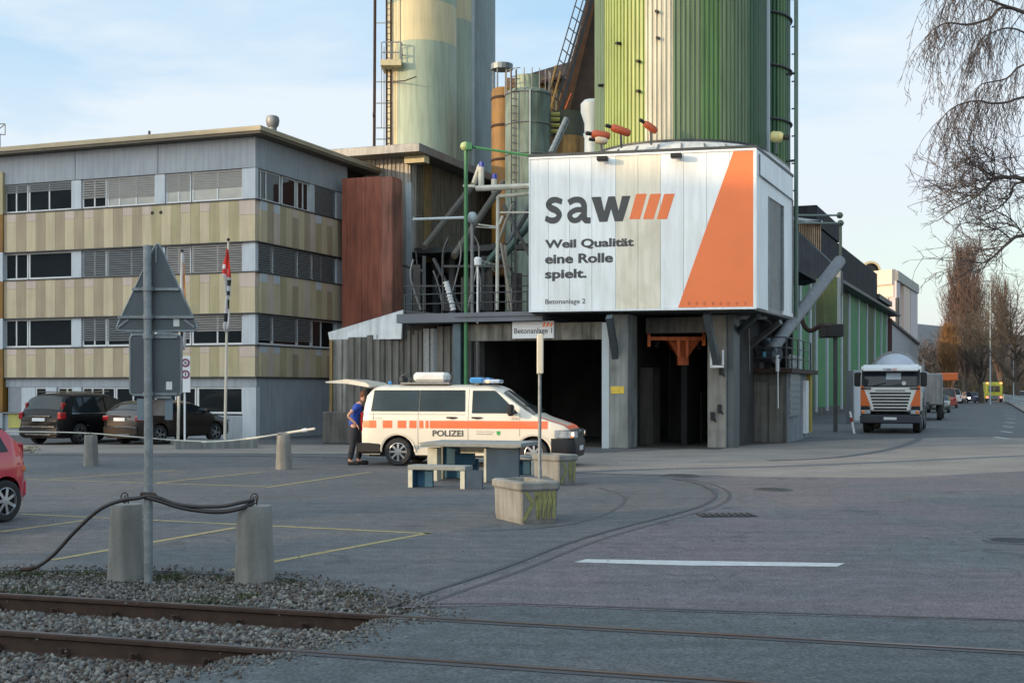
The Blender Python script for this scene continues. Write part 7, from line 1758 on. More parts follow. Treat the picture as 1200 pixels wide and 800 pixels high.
# flag poles
def flagpole(name, label, px, py_base, py_top, Y, tilt=0):
    q = P(px, 455, Y); root = thing(name, label, 'flag', (q.x, q.y, 0)); zt = CAM_H + (455 - py_top) / 1500 * Y
    b = MB(); b.tube([(0, 0, 0), (tilt, 0, zt)], .055, 10, r1=.035); b.build('pole', mat('cream_pole', (.55, .50, .42), .5, var=.05), root, world=False)
    b = MB(); b.lathe([(0, 0), (.06, .04), (.05, .10), (0, .13)], (tilt, 0, zt), 8); b.build('finial', M_blk, root, world=False)
    b = MB(); b.box(-.2, .2, -.2, .2, 0, .12); b.build('foot', M_conc, root, world=False)
    return root, q
def flag(root, Y, strips, seed):
    """limp flag: rows of (px_left, px_right, py, material index), folded"""
    mats = []; fs = []; vs = []; mi = []; n = 9; rs = random.Random(seed)
    for k, (xl_, xr_, py, m) in enumerate(strips):
        for j in range(n):
            t = j / (n - 1); p = P(xl_ + (xr_ - xl_) * t, py, Y); p.y += .09 * math.sin(t * 9 + k * .7) + .03 * math.sin(k * 1.9 + j); vs.append(p)
    for k in range(len(strips) - 1):
        for j in range(n - 1):
            a = strips[k][3]; fs.append((k * n + j, k * n + j + 1, (k + 1) * n + j + 1, (k + 1) * n + j)); mi.append(a(j / (n - 1)) if callable(a) else a)
    b = MB(); b.add(vs, fs); b.m = mi
    o = b.build('flag_cloth', [mat('flag_white', (.62, .60, .60), .8), mat('flag_red', (.60, .045, .03), .8), mat('flag_black', (.03, .03, .03), .8), mat('flag_orange', (.62, .28, .08), .8)], root, smooth=True)
    s = o.modifiers.new('thickness', 'SOLIDIFY'); s.thickness = .012
    return o
fp, fq = flagpole('tall_flag_pole', 'cream flag pole with a limp white, red and black flag before the office corner', 263.5, 515, 283, 44.5, .12)
red_w = lambda t: 1 if t > .35 else 0
blk_w = lambda t: 2 if t > .42 else 0
wht = 0
flag(fp, 44.3, [(265, 267, 292, 1), (264, 268.5, 298, 1), (262.5, 269.5, 304, 1), (261, 270, 310, red_w), (260.5, 270.5, 315, lambda t: 1 if (t < .4 or t > .6) else 0), (261, 270.5, 321, red_w), (262.5, 270, 325, 0), (263.5, 270, 328, blk_w), (264, 270, 335, 0), (264, 270, 341, lambda t: 2 if .3 < t < .8 else 0), (264.5, 270, 346, 0), (263.5, 269.5, 351, blk_w), (263.5, 269.5, 362, 0), (263, 269.5, 367, lambda t: 2 if t < .7 else 0), (262.5, 269, 377, 0), (262, 268, 384, 0), (264, 267, 389, 0)], 1)
fp2, fq2 = flagpole('short_flag_pole', 'second cream flag pole with a thin white and orange flag behind the road signs', 208.5, 520, 296, 44.0, .14)
flag(fp2, 43.8, [(212.5, 215, 297, 0), (212, 216, 308, lambda t: 3 if t > .5 else 0), (211, 217.5, 322, lambda t: 3 if t > .4 else 0), (211, 218, 338, lambda t: 3 if t > .6 else 0), (212, 218.5, 350, 0), (213, 217.5, 366, 0), (212.5, 218, 388, lambda t: 2 if t < .6 else 0), (212, 217, 400, 0), (213, 216, 410, 0)], 2)
# zone sign beside it
zs = thing('zone_sign', 'narrow white sign with two dark red rings on a thin post behind the square sign', 'sign', tuple(P(216, 455, 42.5) - Vector((0, 0, CAM_H))))
b = MB(); b.tube([P(216.5, 521, 42.6), P(216.5, 420, 42.6)], .035, 8); b.build('post', M_signw, zs)
b = MB(); p, q = P(212, 459.5, 42.5), P(223, 417, 42.5); b.box(p.x, q.x, 42.49, 42.51, p.z, q.z); b.build('plate', M_signw, zs)
for py in (425, 438.5):
    c = P(217.3, py, 42.48); b = MB(); n = 20; vs = [c + Vector((r * math.cos(2 * math.pi * i / n), 0, r * math.sin(2 * math.pi * i / n))) for r in (.085, .145) for i in range(n)]
    b.add(vs, [(i, (i + 1) % n, n + (i + 1) % n, n + i) for i in range(n)]); b.build('ring', M_purp, zs)
c = P(217.3, 438.5, 42.478); b = MB(); b.box(c.x - .015, c.x + .02, c.y - .004, c.y, c.z - .06, c.z + .06); b.build('symbol', M_logo, zs)
c = P(217.3, 425, 42.478); b = MB(); b.box(c.x - .04, c.x + .04, c.y - .004, c.y, c.z - .045, c.z + .045); b.build('symbol', M_steel, zs)
# long kerb stone by the flag poles
kb = MB(); a, c = G(203, 526.5), G(300, 525); kb.bar(a + Vector((0, .2, .14)), c + Vector((0, .2, .14)), .45, .28); kb.build('long_kerb_stone', M_concg, label='long low concrete kerb block at the foot of the flag poles', cat='kerb', origin=tuple((a + c) / 2))
# ---------------------------------------------------------------- concrete table and benches
def slab_piece(parent, x0, x1, y0, y1, z0, z1, n, m, bev=.012): 
    b = MB(); b.box(x0, x1, y0, y1, z0, z1, bev=bev); return b.build(n, m, parent, world=False)
TA = -16
tb = thing('concrete_table', 'blue and grey concrete picnic table in front of the police van', 'table', tuple(G(560, 566) + Vector((0, .6, 0))), TA)
tp = XF[tb.name]; inv = tp.inverted()
def tl(px, py, z): 
    p = inv @ G(px, py, z); return p
# panels: long outer panel at right (680-833), blue inner panels left (467-640)
Yt = 25.6
TF = Frame((tb.location.x, tb.location.y), TA)
tx = lambda px, y: TF.x_at(px, y)
slab_piece(tb, tx(506, 0.3), tx(616, -.1), -.42, 1.0, .715, .80, 'table_top', M_ctop)
slab_piece(tb, tx(570, -.25), tx(608.5, -.25), -.25, -.20 + .02, 0, .70, 'end_panel', M_navyc)
b = MB(); b.box(tx(567, -.25), tx(569.8, -.25), -.252, .0, 0, .712); b.build('pale_edge', M_cedge, tb, world=False)
slab_piece(tb, tx(519, .45), tx(556, .45), .45, .52, .30, .70, 'inner_panel', M_bluec)
b = MB(); b.box(tx(515.5, .4), tx(518.8, .4), .38, .55, 0, .712); b.build('pale_edge', M_cedge, tb, world=False)
b = MB(); b.box(tx(540, .2), tx(569, .2), .18, .24, .56, .712); b.build('pale_apron', M_cedge, tb, world=False)
slab_piece(tb, tx(516, .6), tx(560, .6), .62, .68, 0, .42, 'lower_panel', M_bluec)
def bench(label, F, pxl, pxr, y0, y1, zt, mleg, name='concrete_bench'):
    a, c = F.x_at(pxl, y0), F.x_at(pxr, y0); o = F.w((a + c) / 2, (y0 + y1) / 2); rt_ = thing(name, label, 'bench', tuple(o), F.deg, 'benches round the concrete table'); hw, hd_ = (c - a) / 2, (y1 - y0) / 2
    slab_piece(rt_, -hw, hw, -hd_, hd_, zt - .09, zt, 'seat', M_ctop)
    for sgn in (-1, 1):
        x = sgn * (hw - .06)
        slab_piece(rt_, x - .045, x + .045, -hd_ + .002, hd_ - .01, 0, zt - .092, 'leg', mleg)
        b = MB(); b.box(x - .045, x + .045, -hd_ - .008, -hd_, 0, zt - .092); b.build('pale_edge', M_cedge, rt_, world=False)
    slab_piece(rt_, -hw + .11, -hw + .45, .0, .05, 0, zt - .095, 'brace_panel', M_bluec); 
    return rt_
bf = Frame((G(520, 572).x, G(520, 572).y), -20)
bench('front concrete bench with blue end panels before the table', bf, 477.5, 545.5, 0.0, .38, .43, M_bluec)
bk_ = slab_piece(tb, tx(540, -.6), tx(541, -.6) , 0, .01, 0, .01, 'spacer', M_cedge) if False else None
b = MB(); b.box(bf.x_at(545.6, -.02), bf.x_at(565, -.02), -.02, .02, 0, .36); o = b; o.v = [tuple(bf.M @ Vector(p)) for p in o.v]; o.build('bench_end_panel', M_navyc, tb) 
rb_ = Frame((G(600, 556).x, G(600, 556).y), -18)
bench('rear concrete bench with rust stained legs behind the table', rb_, 596, 628, .0, .35, .42, M_navyc)
b = MB(); rr0 = Frame((G(505, 563).x, G(505, 563).y), -20); b.box(rr0.x_at(501, 0), rr0.x_at(512, 0), 0, .25, 0, .68); b.v = [tuple(rr0.M @ Vector(p)) for p in b.v]; b.build('pale_support', M_cedge, tb)
# ---------------------------------------------------------------- planters
def planter(label, pxl, pxe, pxr, pyb, pyt, deg, graf):
    """left face pxl..pxe, right face pxe..pxr"""
    e = G(pxe, pyb); h = (pyb - pyt) / 1500 * e.y
    Fr = Frame((e.x, e.y), deg)            # x axis along the right-hand (graffiti) face
    rt_ = thing('concrete_planter', label, 'planter', (e.x, e.y, 0), deg, 'octagonal concrete planters')
    w_ = Fr.x_at(pxr, 0); d_ = Fr.y_at(pxl, 0)
    c = .16; poly = [(0.0, 0), (w_ - c, 0), (w_, c), (w_, d_ - c), (w_ - c, d_), (c, d_), (0, d_ - .001)]
    poly = [(0.02, 0), (w_ - .05, 0), (w_, .05), (w_, d_ - .05), (w_ - .05, d_), (.05, d_), (0, d_ - .05), (0, .02)]
    ins = lambda k: [(k + (x) * (w_ - 2 * k) / w_, k + y * (d_ - 2 * k) / d_) for x, y in poly]
    b = MB(); n = len(poly); rings = [(ins(.025), .0), (ins(.01), .07), (ins(.0), h - .14), (ins(-.03), h - .10), (ins(-.03), h - .02), (ins(0.0), h), (ins(.10), h), (ins(.12), h - .10)]
    vs = [(x, y, z) for pl_, z in rings for x, y in pl_]; fs = [(i * n + j, i * n + (j + 1) % n, (i + 1) * n + (j + 1) % n, (i + 1) * n + j) for i in range(len(rings) - 1) for j in range(n)]
    b.add(vs, fs); b.build('tub', M_conc, rt_, world=False)
    b = MB(); b.add([(x, y, h - .09) for x, y in ins(.11)], [tuple(range(n))]); b.build('soil', M_soil, rt_, world=False)
    for k, (pts, wd) in enumerate(graf):
        q = MB()
        for (ax, az), (bx_, bz_) in zip(pts, pts[1:]):
            a_, b_ = Vector((ax * w_, -.006, az * h)), Vector((bx_ * w_, -.006, bz_ * h)); d_2 = (b_ - a_).normalized(); nn = Vector((-d_2.z, 0, d_2.x)) * wd / 2
            q.add([a_ - nn, a_ + nn, b_ + nn, b_ - nn], [(0, 1, 2, 3)])
        q.build('spray_mark', M_graf, rt_, world=False)
    return rt_, Fr, h, w_, d_
gr1 = [([(.05, .85), (.30, .50), (.06, .10)], .05), ([(.36, .90), (.44, .12)], .04), ([(.36, .55), (.52, .92)], .03)] + [([(.50 + .13 * i, .92), (.46 + .13 * i, .12)], .045) for i in range(4)] + [([(.46 + .13 * i, .12), (.60 + .13 * i, .90)], .02) for i in range(3)]
gr2_ = [([(.08, .88), (.40, .50), (.10, .08)], .05), ([(.50, .90), (.60, .12)], .04), ([(.66, .90), (.60, .2)], .05), ([(.84, .90), (.78, .15)], .05)]
p1, pf1, ph1, pw1, pd1 = planter('front concrete planter with yellow green spray zigzags on one side', 578, 611, 655, 614.5, 565, 24, gr1)
p2, pf2, ph2, pw2, pd2 = planter('rear concrete planter with sunlit cream side and yellow spray marks', 624, 655, 677, 569, 533, 40, gr2_)
# reddish tubs between: slim post with edge-on sign standing in the front planter
yq = G(632, 600).y + .55; pq = P(632.5, 455, yq)
ep = thing('edge_on_sign_post', 'thin post with a sign seen edge-on, standing in the front planter', 'sign', (pq.x, yq, 0.0))
b = MB(); b.tube([(0, 0, .42), (0, 0, CAM_H + (455 - 437) / 1500 * yq)], .027, 12); b.build('pole', M_gal, ep, world=False, smooth='auto')
z0_, z1_ = CAM_H + (455 - 438) / 1500 * yq, CAM_H + (455 - 392) / 1500 * yq
b = MB(); b.box(-.042, .050, -.25, .30, z0_, z1_, bev=.012); b.build('sign_body', mat('cream_sign_edge', (.50, .47, .38), .5, var=.08), ep, world=False)
b = MB(); b.box(.0505, .053, -.24, .29, z0_ + .02, z1_ - .02); b.build('sign_face', M_signw, ep, world=False)
b = MB(); b.lathe([(.034, .50), (.034, .62)], (0, 0, 0), 12); b.build('pole_clamp', M_gal, ep, world=False)
# white delineator beside the truck, and railing + lamp posts at right
wl = thing('white_marker_stick', 'leaning red and white marker stick left of the mixer truck', 'marker', tuple(G(1000.5, 508)))
b = MB(); b.tube([P(1001, 508, 54), P(996, 482, 54)], .05, 7); b.build('stick', M_signw, wl)
b = MB(); b.tube([P(998.2, 494, 53.96), P(997.4, 489, 53.96)], .054, 7); b.build('red_band', M_tail, wl)
for px, py, yy_, lab in ((1160.5, 330, 150, 'thin pale lamp post just left of the yellow ambulance'), (1188, 395, 150, 'grey lamp post near the right edge behind the railing')):
    q = P(px, 455, yy_); lr = thing('street_lamp', lab, 'street lamp', (q.x, q.y, 0), 0, 'street lamps along the far road')
    zt = CAM_H + (455 - py) / 1500 * yy_; b = MB(); b.tube([(0, 0, 0), (0, 0, zt)], .09, 8, r1=.05); b.build('pole', M_pale, lr, world=False)
    b = MB(); b.box(-1.0, .1, -.12, .12, zt, zt + .12, bev=.03); b.build('lamp_head', M_steel, lr, world=False)
rl_ = thing('street_railing', 'pale metal railing along the right side of the far road', 'railing', tuple(G(1190, 474)))
ya, yb2 = 118.0, 190.0
pa, pb3 = Vector(((1206 - 600) / 1500 * ya, ya, 0)), Vector(((1174 - 600) / 1500 * yb2, yb2, 0))
b = MB()
for h in (.35, .7, 1.05): b.tube([pa + Vector((0, 0, h)), pb3 + Vector((0, 0, h))], .04, 5)
b.build('rails', M_pale, rl_, kind='stuff')
for i in range(30):
    p = pa.lerp(pb3, i / 29); b = MB(); b.tube([p, p + Vector((0, 0, 1.1))], .045, 5); b.build('post', M_pale, rl_)
ped = [(1175, 470), (1186, 475), (1200, 484), (1260, 500), (1260, 470), (1200, 468)]
sheet('sidewalk', [g2(*q) for q in ped], .12, M_pave_sun)
# ================================================================ PERSON
per = thing('person', 'person in blue shirt and dark trousers bending into the open tailgate of the van', 'person', tuple(P(415, 455, 31.9) - Vector((0, 0, CAM_H))))
def skin_chain(name, verts, edges, radii, m, parent, sub=2, off=(0, 0, 0)):
    me = bpy.data.meshes.new(name); me.from_pydata(verts, edges, []); o = bpy.data.objects.new(name, me); COL.objects.link(o)
    o.modifiers.new('skin', 'SKIN'); me.skin_vertices.new() if not me.skin_vertices else None
    for i, r in enumerate(radii): me.skin_vertices[0].data[i].radius = (r, r) if not isinstance(r, tuple) else r
    me.skin_vertices[0].data[0].use_root = True
    s = o.modifiers.new('sub', 'SUBSURF'); s.levels = sub; s.render_levels = sub
    me.materials.append(m); o.parent = parent; XF[o.name] = XF[parent.name]
    o.modifiers['skin'].use_smooth_shade = True
    return o
# facing +x (into the van); feet at x~0
hip = (-.02, 0, .93)
V = [hip, (.0, 0, 1.12), (.06, 0, 1.34), (.13, 0, 1.50), (.20, -.01, 1.58),            # torso to neck
     (.0, -.10, .86), (-.02, -.12, .48), (-.10, -.13, .09), (.10, -.13, .05),            # near leg, foot
     (.02, .10, .86), (.13, .12, .48), (.08, .13, .09), (.28, .13, .05),
     (.10, -.19, 1.46), (-.13, -.25, 1.22), (.08, -.24, 1.02),                           # near arm: elbow behind
     (.12, .19, 1.46), (.28, .22, 1.25), (.50, .18, 1.12)]
E = [(0, 1), (1, 2), (2, 3), (3, 4), (0, 5), (5, 6), (6, 7), (7, 8), (0, 9), (9, 10), (10, 11), (11, 12), (3, 13), (13, 14), (14, 15), (3, 16), (16, 17), (17, 18)]
Rr = [(.14, .11), (.125, .10), (.15, .11), (.12, .09), .055, .09, .058, .045, .035, .09, .058, .045, .035, .055, .038, .028, .055, .038, .028]
skin_chain('body', V, E, Rr, M_skin, per)
head = MB(); prof = []
head.lathe([(0.001, -.125), (.045, -.12), (.068, -.085), (.082, -.02), (.088, .04), (.078, .095), (.045, .125), (.001, .133)], (0, 0, 0), 20)
hc = Vector((.255, -.01, 1.70)); Mh_ = T(hc) @ RY(14)
face = []
nv = []
for p in head.v:
    p = Vector(p); p.x *= 1.12
    if p.x > .06 and -.05 < p.z < .02 and abs(p.y) < .03: p.x += .022
    if p.x > .05 and p.z < -.08: p.x += .012
    nv.append(tuple(Mh_ @ p))
head.v = nv; head.build('head', M_skin, per, world=False, smooth=True)
b = MB(); b.lathe([(.094, -.03), (.098, .04), (.086, .10), (.05, .14), (.001, .148)], (0, 0, 0), 18); b.v = [tuple(Mh_ @ Vector((x * 1.1 - .015, y, z))) for x, y, z in b.v]; b.build('hair', mat('brown_hair', (.10, .035, .018), .8), per, world=False, smooth=True)
for sy in (-1, 1):
    b = MB(); b.lathe([(.001, -.012), (.022, -.006), (.028, 0), (.001, .008)], (0, 0, 0), 10, axis='Y'); b.v = [tuple(Mh_ @ (Vector(p) + Vector((0, sy * .088, -.01)))) for p in b.v]; b.build('ear', M_skin, per, world=False, smooth=True)
    b = MB(); b.lathe([(.001, -.01), (.011, 0), (.001, .01)], (0, 0, 0), 8); b.v = [tuple(Mh_ @ (Vector(p) + Vector((.088, sy * .032, .012)))) for p in b.v]; b.build('eye', M_blk, per, world=False)
b = MB(); b.box(.090, .098, -.022, .022, -.068, -.060); b.v = [tuple(Mh_ @ Vector(p)) for p in b.v]; b.build('mouth', mat('lips', (.30, .10, .08), .6), per, world=False)
skin_chain('shirt', [(-.02, 0, .90), (.0, 0, 1.14), (.06, 0, 1.34), (.13, 0, 1.50), (.10, -.20, 1.45), (.0, -.235, 1.33), (.12, .20, 1.45), (.20, .22, 1.35)], [(0, 1), (1, 2), (2, 3), (3, 4), (4, 5), (3, 6), (6, 7)], [(.185, .155), (.165, .13), (.175, .13), (.13, .105), .078, .070, .078, .070], M_bshirt, per)
skin_chain('trousers', [(-.02, 0, 1.0), hip, (.0, -.10, .84), (-.02, -.12, .48), (-.09, -.13, .13), (.02, .10, .84), (.13, .12, .48), (.09, .13, .13)], [(0, 1), (1, 2), (2, 3), (3, 4), (1, 5), (5, 6), (6, 7)], [(.15, .12), (.165, .14), .112, .085, .078, .112, .085, .078], M_trous, per)
for (x, y) in ((-.02, -.13), (.17, .13)):
    b = MB(); b.box(x - .13, x + .17, y - .055, y + .055, 0, .10, bev=.03); b.build('boot', M_blk, per, world=False)
def hand(root, wrist, d, curl, parent):
    d = Vector(d).normalized(); side = d.cross(Vector((0, 0, 1))).normalized(); up = side.cross(d)
    V_ = [Vector(wrist), Vector(wrist) + d * .05, Vector(wrist) + d * .085]; E_ = [(0, 1), (1, 2)]; R_ = [.024, (.036, .018), (.036, .014)]
    for k, (o_, l_) in enumerate(((-.030, .062), (-.010, .072), (.010, .068), (.029, .054))):
        base_ = Vector(wrist) + d * .088 + side * o_; a_ = base_ + d * l_ * .5 - up * .006; c_ = a_ + d * l_ * .35 - up * l_ * .35 * curl; i = len(V_); V_ += [base_, a_, c_]; E_ += [(2, i), (i, i + 1), (i + 1, i + 2)]; R_ += [.0095, .0088, .0075]
    i = len(V_); V_ += [Vector(wrist) + d * .035 - side * .034, Vector(wrist) + d * .068 - side * .052 - up * .012, Vector(wrist) + d * .095 - side * .055 - up * .025]; E_ += [(1, i), (i, i + 1), (i + 1, i + 2)]; R_ += [.012, .010, .0085]
    return skin_chain('hand', [tuple(v) for v in V_], E_, R_, M_skin, parent, 1)
hand(per, (.08, -.24, 1.02), (.5, .05, -.7), .9, per); hand(per, (.50, .18, 1.12), (.9, -.1, -.3), .7, per)
b = MB(); b.box(-.155, -.125, -.1, .1, 1.33, 1.38); b.v = [tuple(Vector(p) + Vector((.07, 0, 0))) for p in b.v]; b.build('back_lettering', M_signw, per, world=False)
# ================================================================ TREES
class Tubes:
    """many thin tapered three sided branches in one mesh"""
    def __init__(s): s.v = []; s.f = []
    def seg(s, pts, r0, r1, n=3):
        k = len(pts); base = len(s.v)
        for i, p in enumerate(pts):
            a = pts[min(i + 1, k - 1)]; c = pts[max(i - 1, 0)]; dx, dy, dz = a[0] - c[0], a[1] - c[1], a[2] - c[2]
            l = math.sqrt(dx * dx + dy * dy + dz * dz) or 1; dx /= l; dy /= l; dz /= l
            if abs(dz) < .9: ux, uy, uz = dy, -dx, 0
            else: ux, uy, uz = 0, dz, -dy
            l = math.sqrt(ux * ux + uy * uy + uz * uz) or 1; ux /= l; uy /= l; uz /= l
            vx, vy, vz = dy * uz - dz * uy, dz * ux - dx * uz, dx * uy - dy * ux; r = r0 + (r1 - r0) * i / max(1, k - 1)
            for j in range(n):
                c_, s_ = math.cos(6.2832 * j / n) * r, math.sin(6.2832 * j / n) * r
                s.v.append((p[0] + ux * c_ + vx * s_, p[1] + uy * c_ + vy * s_, p[2] + uz * c_ + vz * s_))
        for i in range(k - 1):
            for j in range(n): s.f.append((base + i * n + j, base + i * n + (j + 1) % n, base + (i + 1) * n + (j + 1) % n, base + (i + 1) * n + j))
    def build(s, name, m, parent, smooth=False):
        b = MB(); b.v = s.v; b.f = s.f; b.m = [0] * len(s.f); return b.build(name, m, parent, world=False, kind='stuff' if name in ('twigs',) else None)
def bend(rs, p, d, L_, n, wob, grav=0.0, up=0.0):
    pts = [tuple(p)]; d = Vector(d).normalized(); q = Vector(p)
    for i in range(n):
        d = (d + Vector((rs.gauss(0, wob), rs.gauss(0, wob), rs.gauss(0, wob) * .8 - grav + up))).normalized(); q = q + d * (L_ / n); pts.append(tuple(q))
    return pts, d
def bare_tree(name, label, loc, H, spread, rs, m_tw, kind='round', dens=1.0, tr=.22, group='bare trees along the far road', rt=.02):
    root = thing(name, label, 'tree', loc, 0, group); tt, bt, tw = Tubes(), Tubes(), Tubes()
    trunk, d = bend(rs, (0, 0, 0), (0, 0, 1), H * (.92 if kind != 'round' else .75), 9, .03, up=.1); tt.seg(trunk, tr, tr * .18, 7)
    nb = int((70 if kind == 'column' else 34) * dens)
    for i in range(nb):
        t = (.12 if kind == 'column' else .25) + .78 * rs.random(); k = min(8, int(t * 9)); f = t * 9 - k; p = Vector(trunk[k]).lerp(Vector(trunk[k + 1]), f); a = rs.uniform(0, 6.283)
        if kind == 'column': dd = (math.cos(a) * .42, math.sin(a) * .42, 1); L_ = H * (.20 + .26 * (1 - t)); wob, up = .06, .12
        elif kind == 'shrub': dd = (math.cos(a), math.sin(a), 1.1); L_ = H * .5; wob, up = .12, .02
        else: dd = (math.cos(a), math.sin(a), .55 + .5 * t); L_ = spread * (1.1 - .45 * t) ; wob, up = .13, .05
        pts, d = bend(rs, p, dd, L_, 6, wob, up=up); r0 = tr * .34 * (1.1 - t) + rt; bt.seg(pts, r0, rt * .8, 4)
        for j in range(int(9 * dens) + 2):
            q = Vector(pts[rs.randint(1, 6)]); a2 = rs.uniform(0, 6.283)
            if kind == 'column': d2 = (math.cos(a2) * .35, math.sin(a2) * .35, 1)
            else: d2 = Vector(dd).normalized() + Vector((math.cos(a2), math.sin(a2), rs.uniform(-.3, .9))) * .9
            p2, _ = bend(rs, q, d2, L_ * rs.uniform(.25, .5), 4, .14, up=up * .6); tw.seg(p2, rt * .7, rt * .3)
            for m_ in range(4):
                q2 = Vector(p2[rs.randint(1, 4)]); a3 = rs.uniform(0, 6.283); d3 = (math.cos(a3) * (.4 if kind == 'column' else .9), math.sin(a3) * (.4 if kind == 'column' else .9), rs.uniform(.3, 1.1) if kind == 'column' else rs.uniform(-.2, .9))
                p3, _ = bend(rs, q2, d3, L_ * rs.uniform(.10, .22), 2, .15); tw.seg(p3, rt * .5, rt * .22)
    tt.build('trunk', M_bark, root); bt.build('branches', m_tw, root); tw.build('twigs', m_tw, root)
    return root
def base_at(px, Y): q = P(px, 455, Y); return (q.x, q.y, 0)
rs = random.Random(21)
bare_tree('poplar_tree', 'tall columnar bare poplar, the highest tree on the skyline', base_at(1131, 175), 20.2, 3, rs, M_twigr, 'column', 1.5, .45, rt=.045)
bare_tree('poplar_tree', 'shorter poplar leaning against the left side of the tall one', base_at(1116, 178), 14.5, 2.5, rs, M_twigr, 'column', .9, .3, rt=.04)
bare_tree('orange_willow', 'orange twigged young willow at the left foot of the tall poplar', base_at(1112, 160), 9.0, 3, rs, M_twigo, 'column', 1.3, .25, rt=.04)
bare_tree('bare_tree', 'thin pinkish bare tree standing behind the yellow ambulance', base_at(1172, 185), 17.0, 5, rs, M_twigr, 'column', .8, .35, rt=.035)
bare_tree('bare_tree', 'spreading brown bare tree between the poplar and the ambulance', base_at(1150, 165), 12.0, 7, rs, M_twigd, 'round', 1.0, .4, rt=.035)
bare_tree('bare_tree', 'spreading brown bare tree at the right picture edge', base_at(1192, 150), 12.5, 8, rs, M_twigd, 'round', 1.1, .4, rt=.035)
bare_tree('bare_tree', 'low brown bare tree left of the poplars above the parked cars', base_at(1092, 230), 8.5, 6, rs, M_twigr, 'round', .8, .25, rt=.04)
# thicket that closes the view down the road: nobody could count its stems
tw = Tubes(); rs = random.Random(4)
def thicket(name, m, n, px0, px1, Y0, Y1, h0, h1, label, seed, r=.05):
    rs = random.Random(seed); tw = Tubes()
    for i in range(n):
        Y = rs.uniform(Y0, Y1); px = rs.uniform(px0, px1); x = (px - 600) / 1500 * Y; h = rs.uniform(h0, h1)
        pts, d = bend(rs, (x, Y, 0), (rs.gauss(0, .2), rs.gauss(0, .2), 1), h, 4, .10); tw.seg(pts, r, r * .35)
        for j in range(7):
            q = pts[rs.randint(1, 4)]; a = rs.uniform(0, 6.283); p2, _ = bend(rs, q, (math.cos(a), math.sin(a), rs.uniform(.2, 1)), h * rs.uniform(.2, .4), 3, .2); tw.seg(p2, r * .55, r * .2)
            for k in range(3):
                q2 = p2[rs.randint(1, 3)]; a = rs.uniform(0, 6.283); p3, _ = bend(rs, q2, (math.cos(a), math.sin(a), rs.uniform(0, 1)), h * .14, 2, .2); tw.seg(p3, r * .4, r * .2)
    b = MB(); b.v = tw.v; b.f = tw.f; b.m = [0] * len(tw.f); return b.build(name, m, kind='stuff', label=label)
thicket('roadside_thicket', M_twigd, 520, 1076, 1290, 200, 290, 4, 9.0, 'brown bare thicket closing the view at the end of the road', 5, .07)
thicket('far_wood', M_twigr, 420, 1070, 1270, 300, 430, 6, 14, 'reddish bare wood behind the road end', 6, .10)
thicket('dark_undergrowth', mat('dark_hedge', (.035, .035, .025), .95, var=.4), 500, 1074, 1300, 195, 240, 1.2, 3.6, 'dark undergrowth behind the parked cars', 9, .12)
# hanging birch at the right, trunk outside the frame
rs = random.Random(33)
bl = (12.3, 24.0, 0); birch = thing('weeping_birch', 'bare weeping birch whose hanging twigs fill the upper right corner', 'tree', bl)
tt, bt, tw = Tubes(), Tubes(), Tubes()
trunk = [(0, 0, 0), (.1, 0, 3), (.0, .1, 6), (-.1, 0, 9), (.1, 0, 12), (.0, 0, 15.5)]; tt.seg(trunk, .30, .06, 10)
B0 = Vector(bl)
def bp(px, py, Y): return tuple(P(px, py, Y) - B0)
limbs = []
# limbs drawn where the photograph shows them
for pts, r in (([bp(1420, 130, 24), bp(1290, 50, 23.6), bp(1200, 15, 23), bp(1172, 5, 22.7), bp(1150, -4, 22.5), bp(1120, -14, 22)], .075),
               ([bp(1300, 60, 23.6), bp(1188, 10, 23), bp(1160, 22, 22.8), bp(1135, 29, 22.4), bp(1112, 27, 22), bp(1096, 33, 21.8), bp(1084, 45, 21.6)], .05),
               ([bp(1420, 110, 24), bp(1260, 105, 23.5), bp(1200, 114, 22.8), bp(1180, 120, 22.5), bp(1160, 121, 22.2), bp(1148, 118, 22), bp(1129, 121, 21.9), bp(1112, 130, 21.8), bp(1098, 146, 21.8)], .045),
               ([bp(1420, 60, 24), bp(1260, 70, 23), bp(1200, 76, 22.5), bp(1180, 92, 22.5), bp(1150, 99, 22.3), bp(1142, 112, 22.2)], .04),
               ([bp(1400, 100, 24.2), bp(1250, 62, 24.2), bp(1190, 34, 23.8), bp(1160, 40, 23.5), bp(1146, 52, 23.4), bp(1141, 72, 23.3)], .035),
               ([bp(1350, -60, 24), bp(1230, -60, 23), bp(1160, -50, 22), bp(1120, -34, 21.5), bp(1096, -14, 21)], .05),
               ([bp(1350, -20, 24), bp(1220, -25, 23), bp(1150, -22, 22.5), bp(1116, -8, 22), bp(1104, 14, 22)], .05)):
    sm_ = [tuple(q) for q in smooth_path(pts, 4)]; bt.seg(sm_, r * .68, .007, 5); limbs.append((sm_, r))
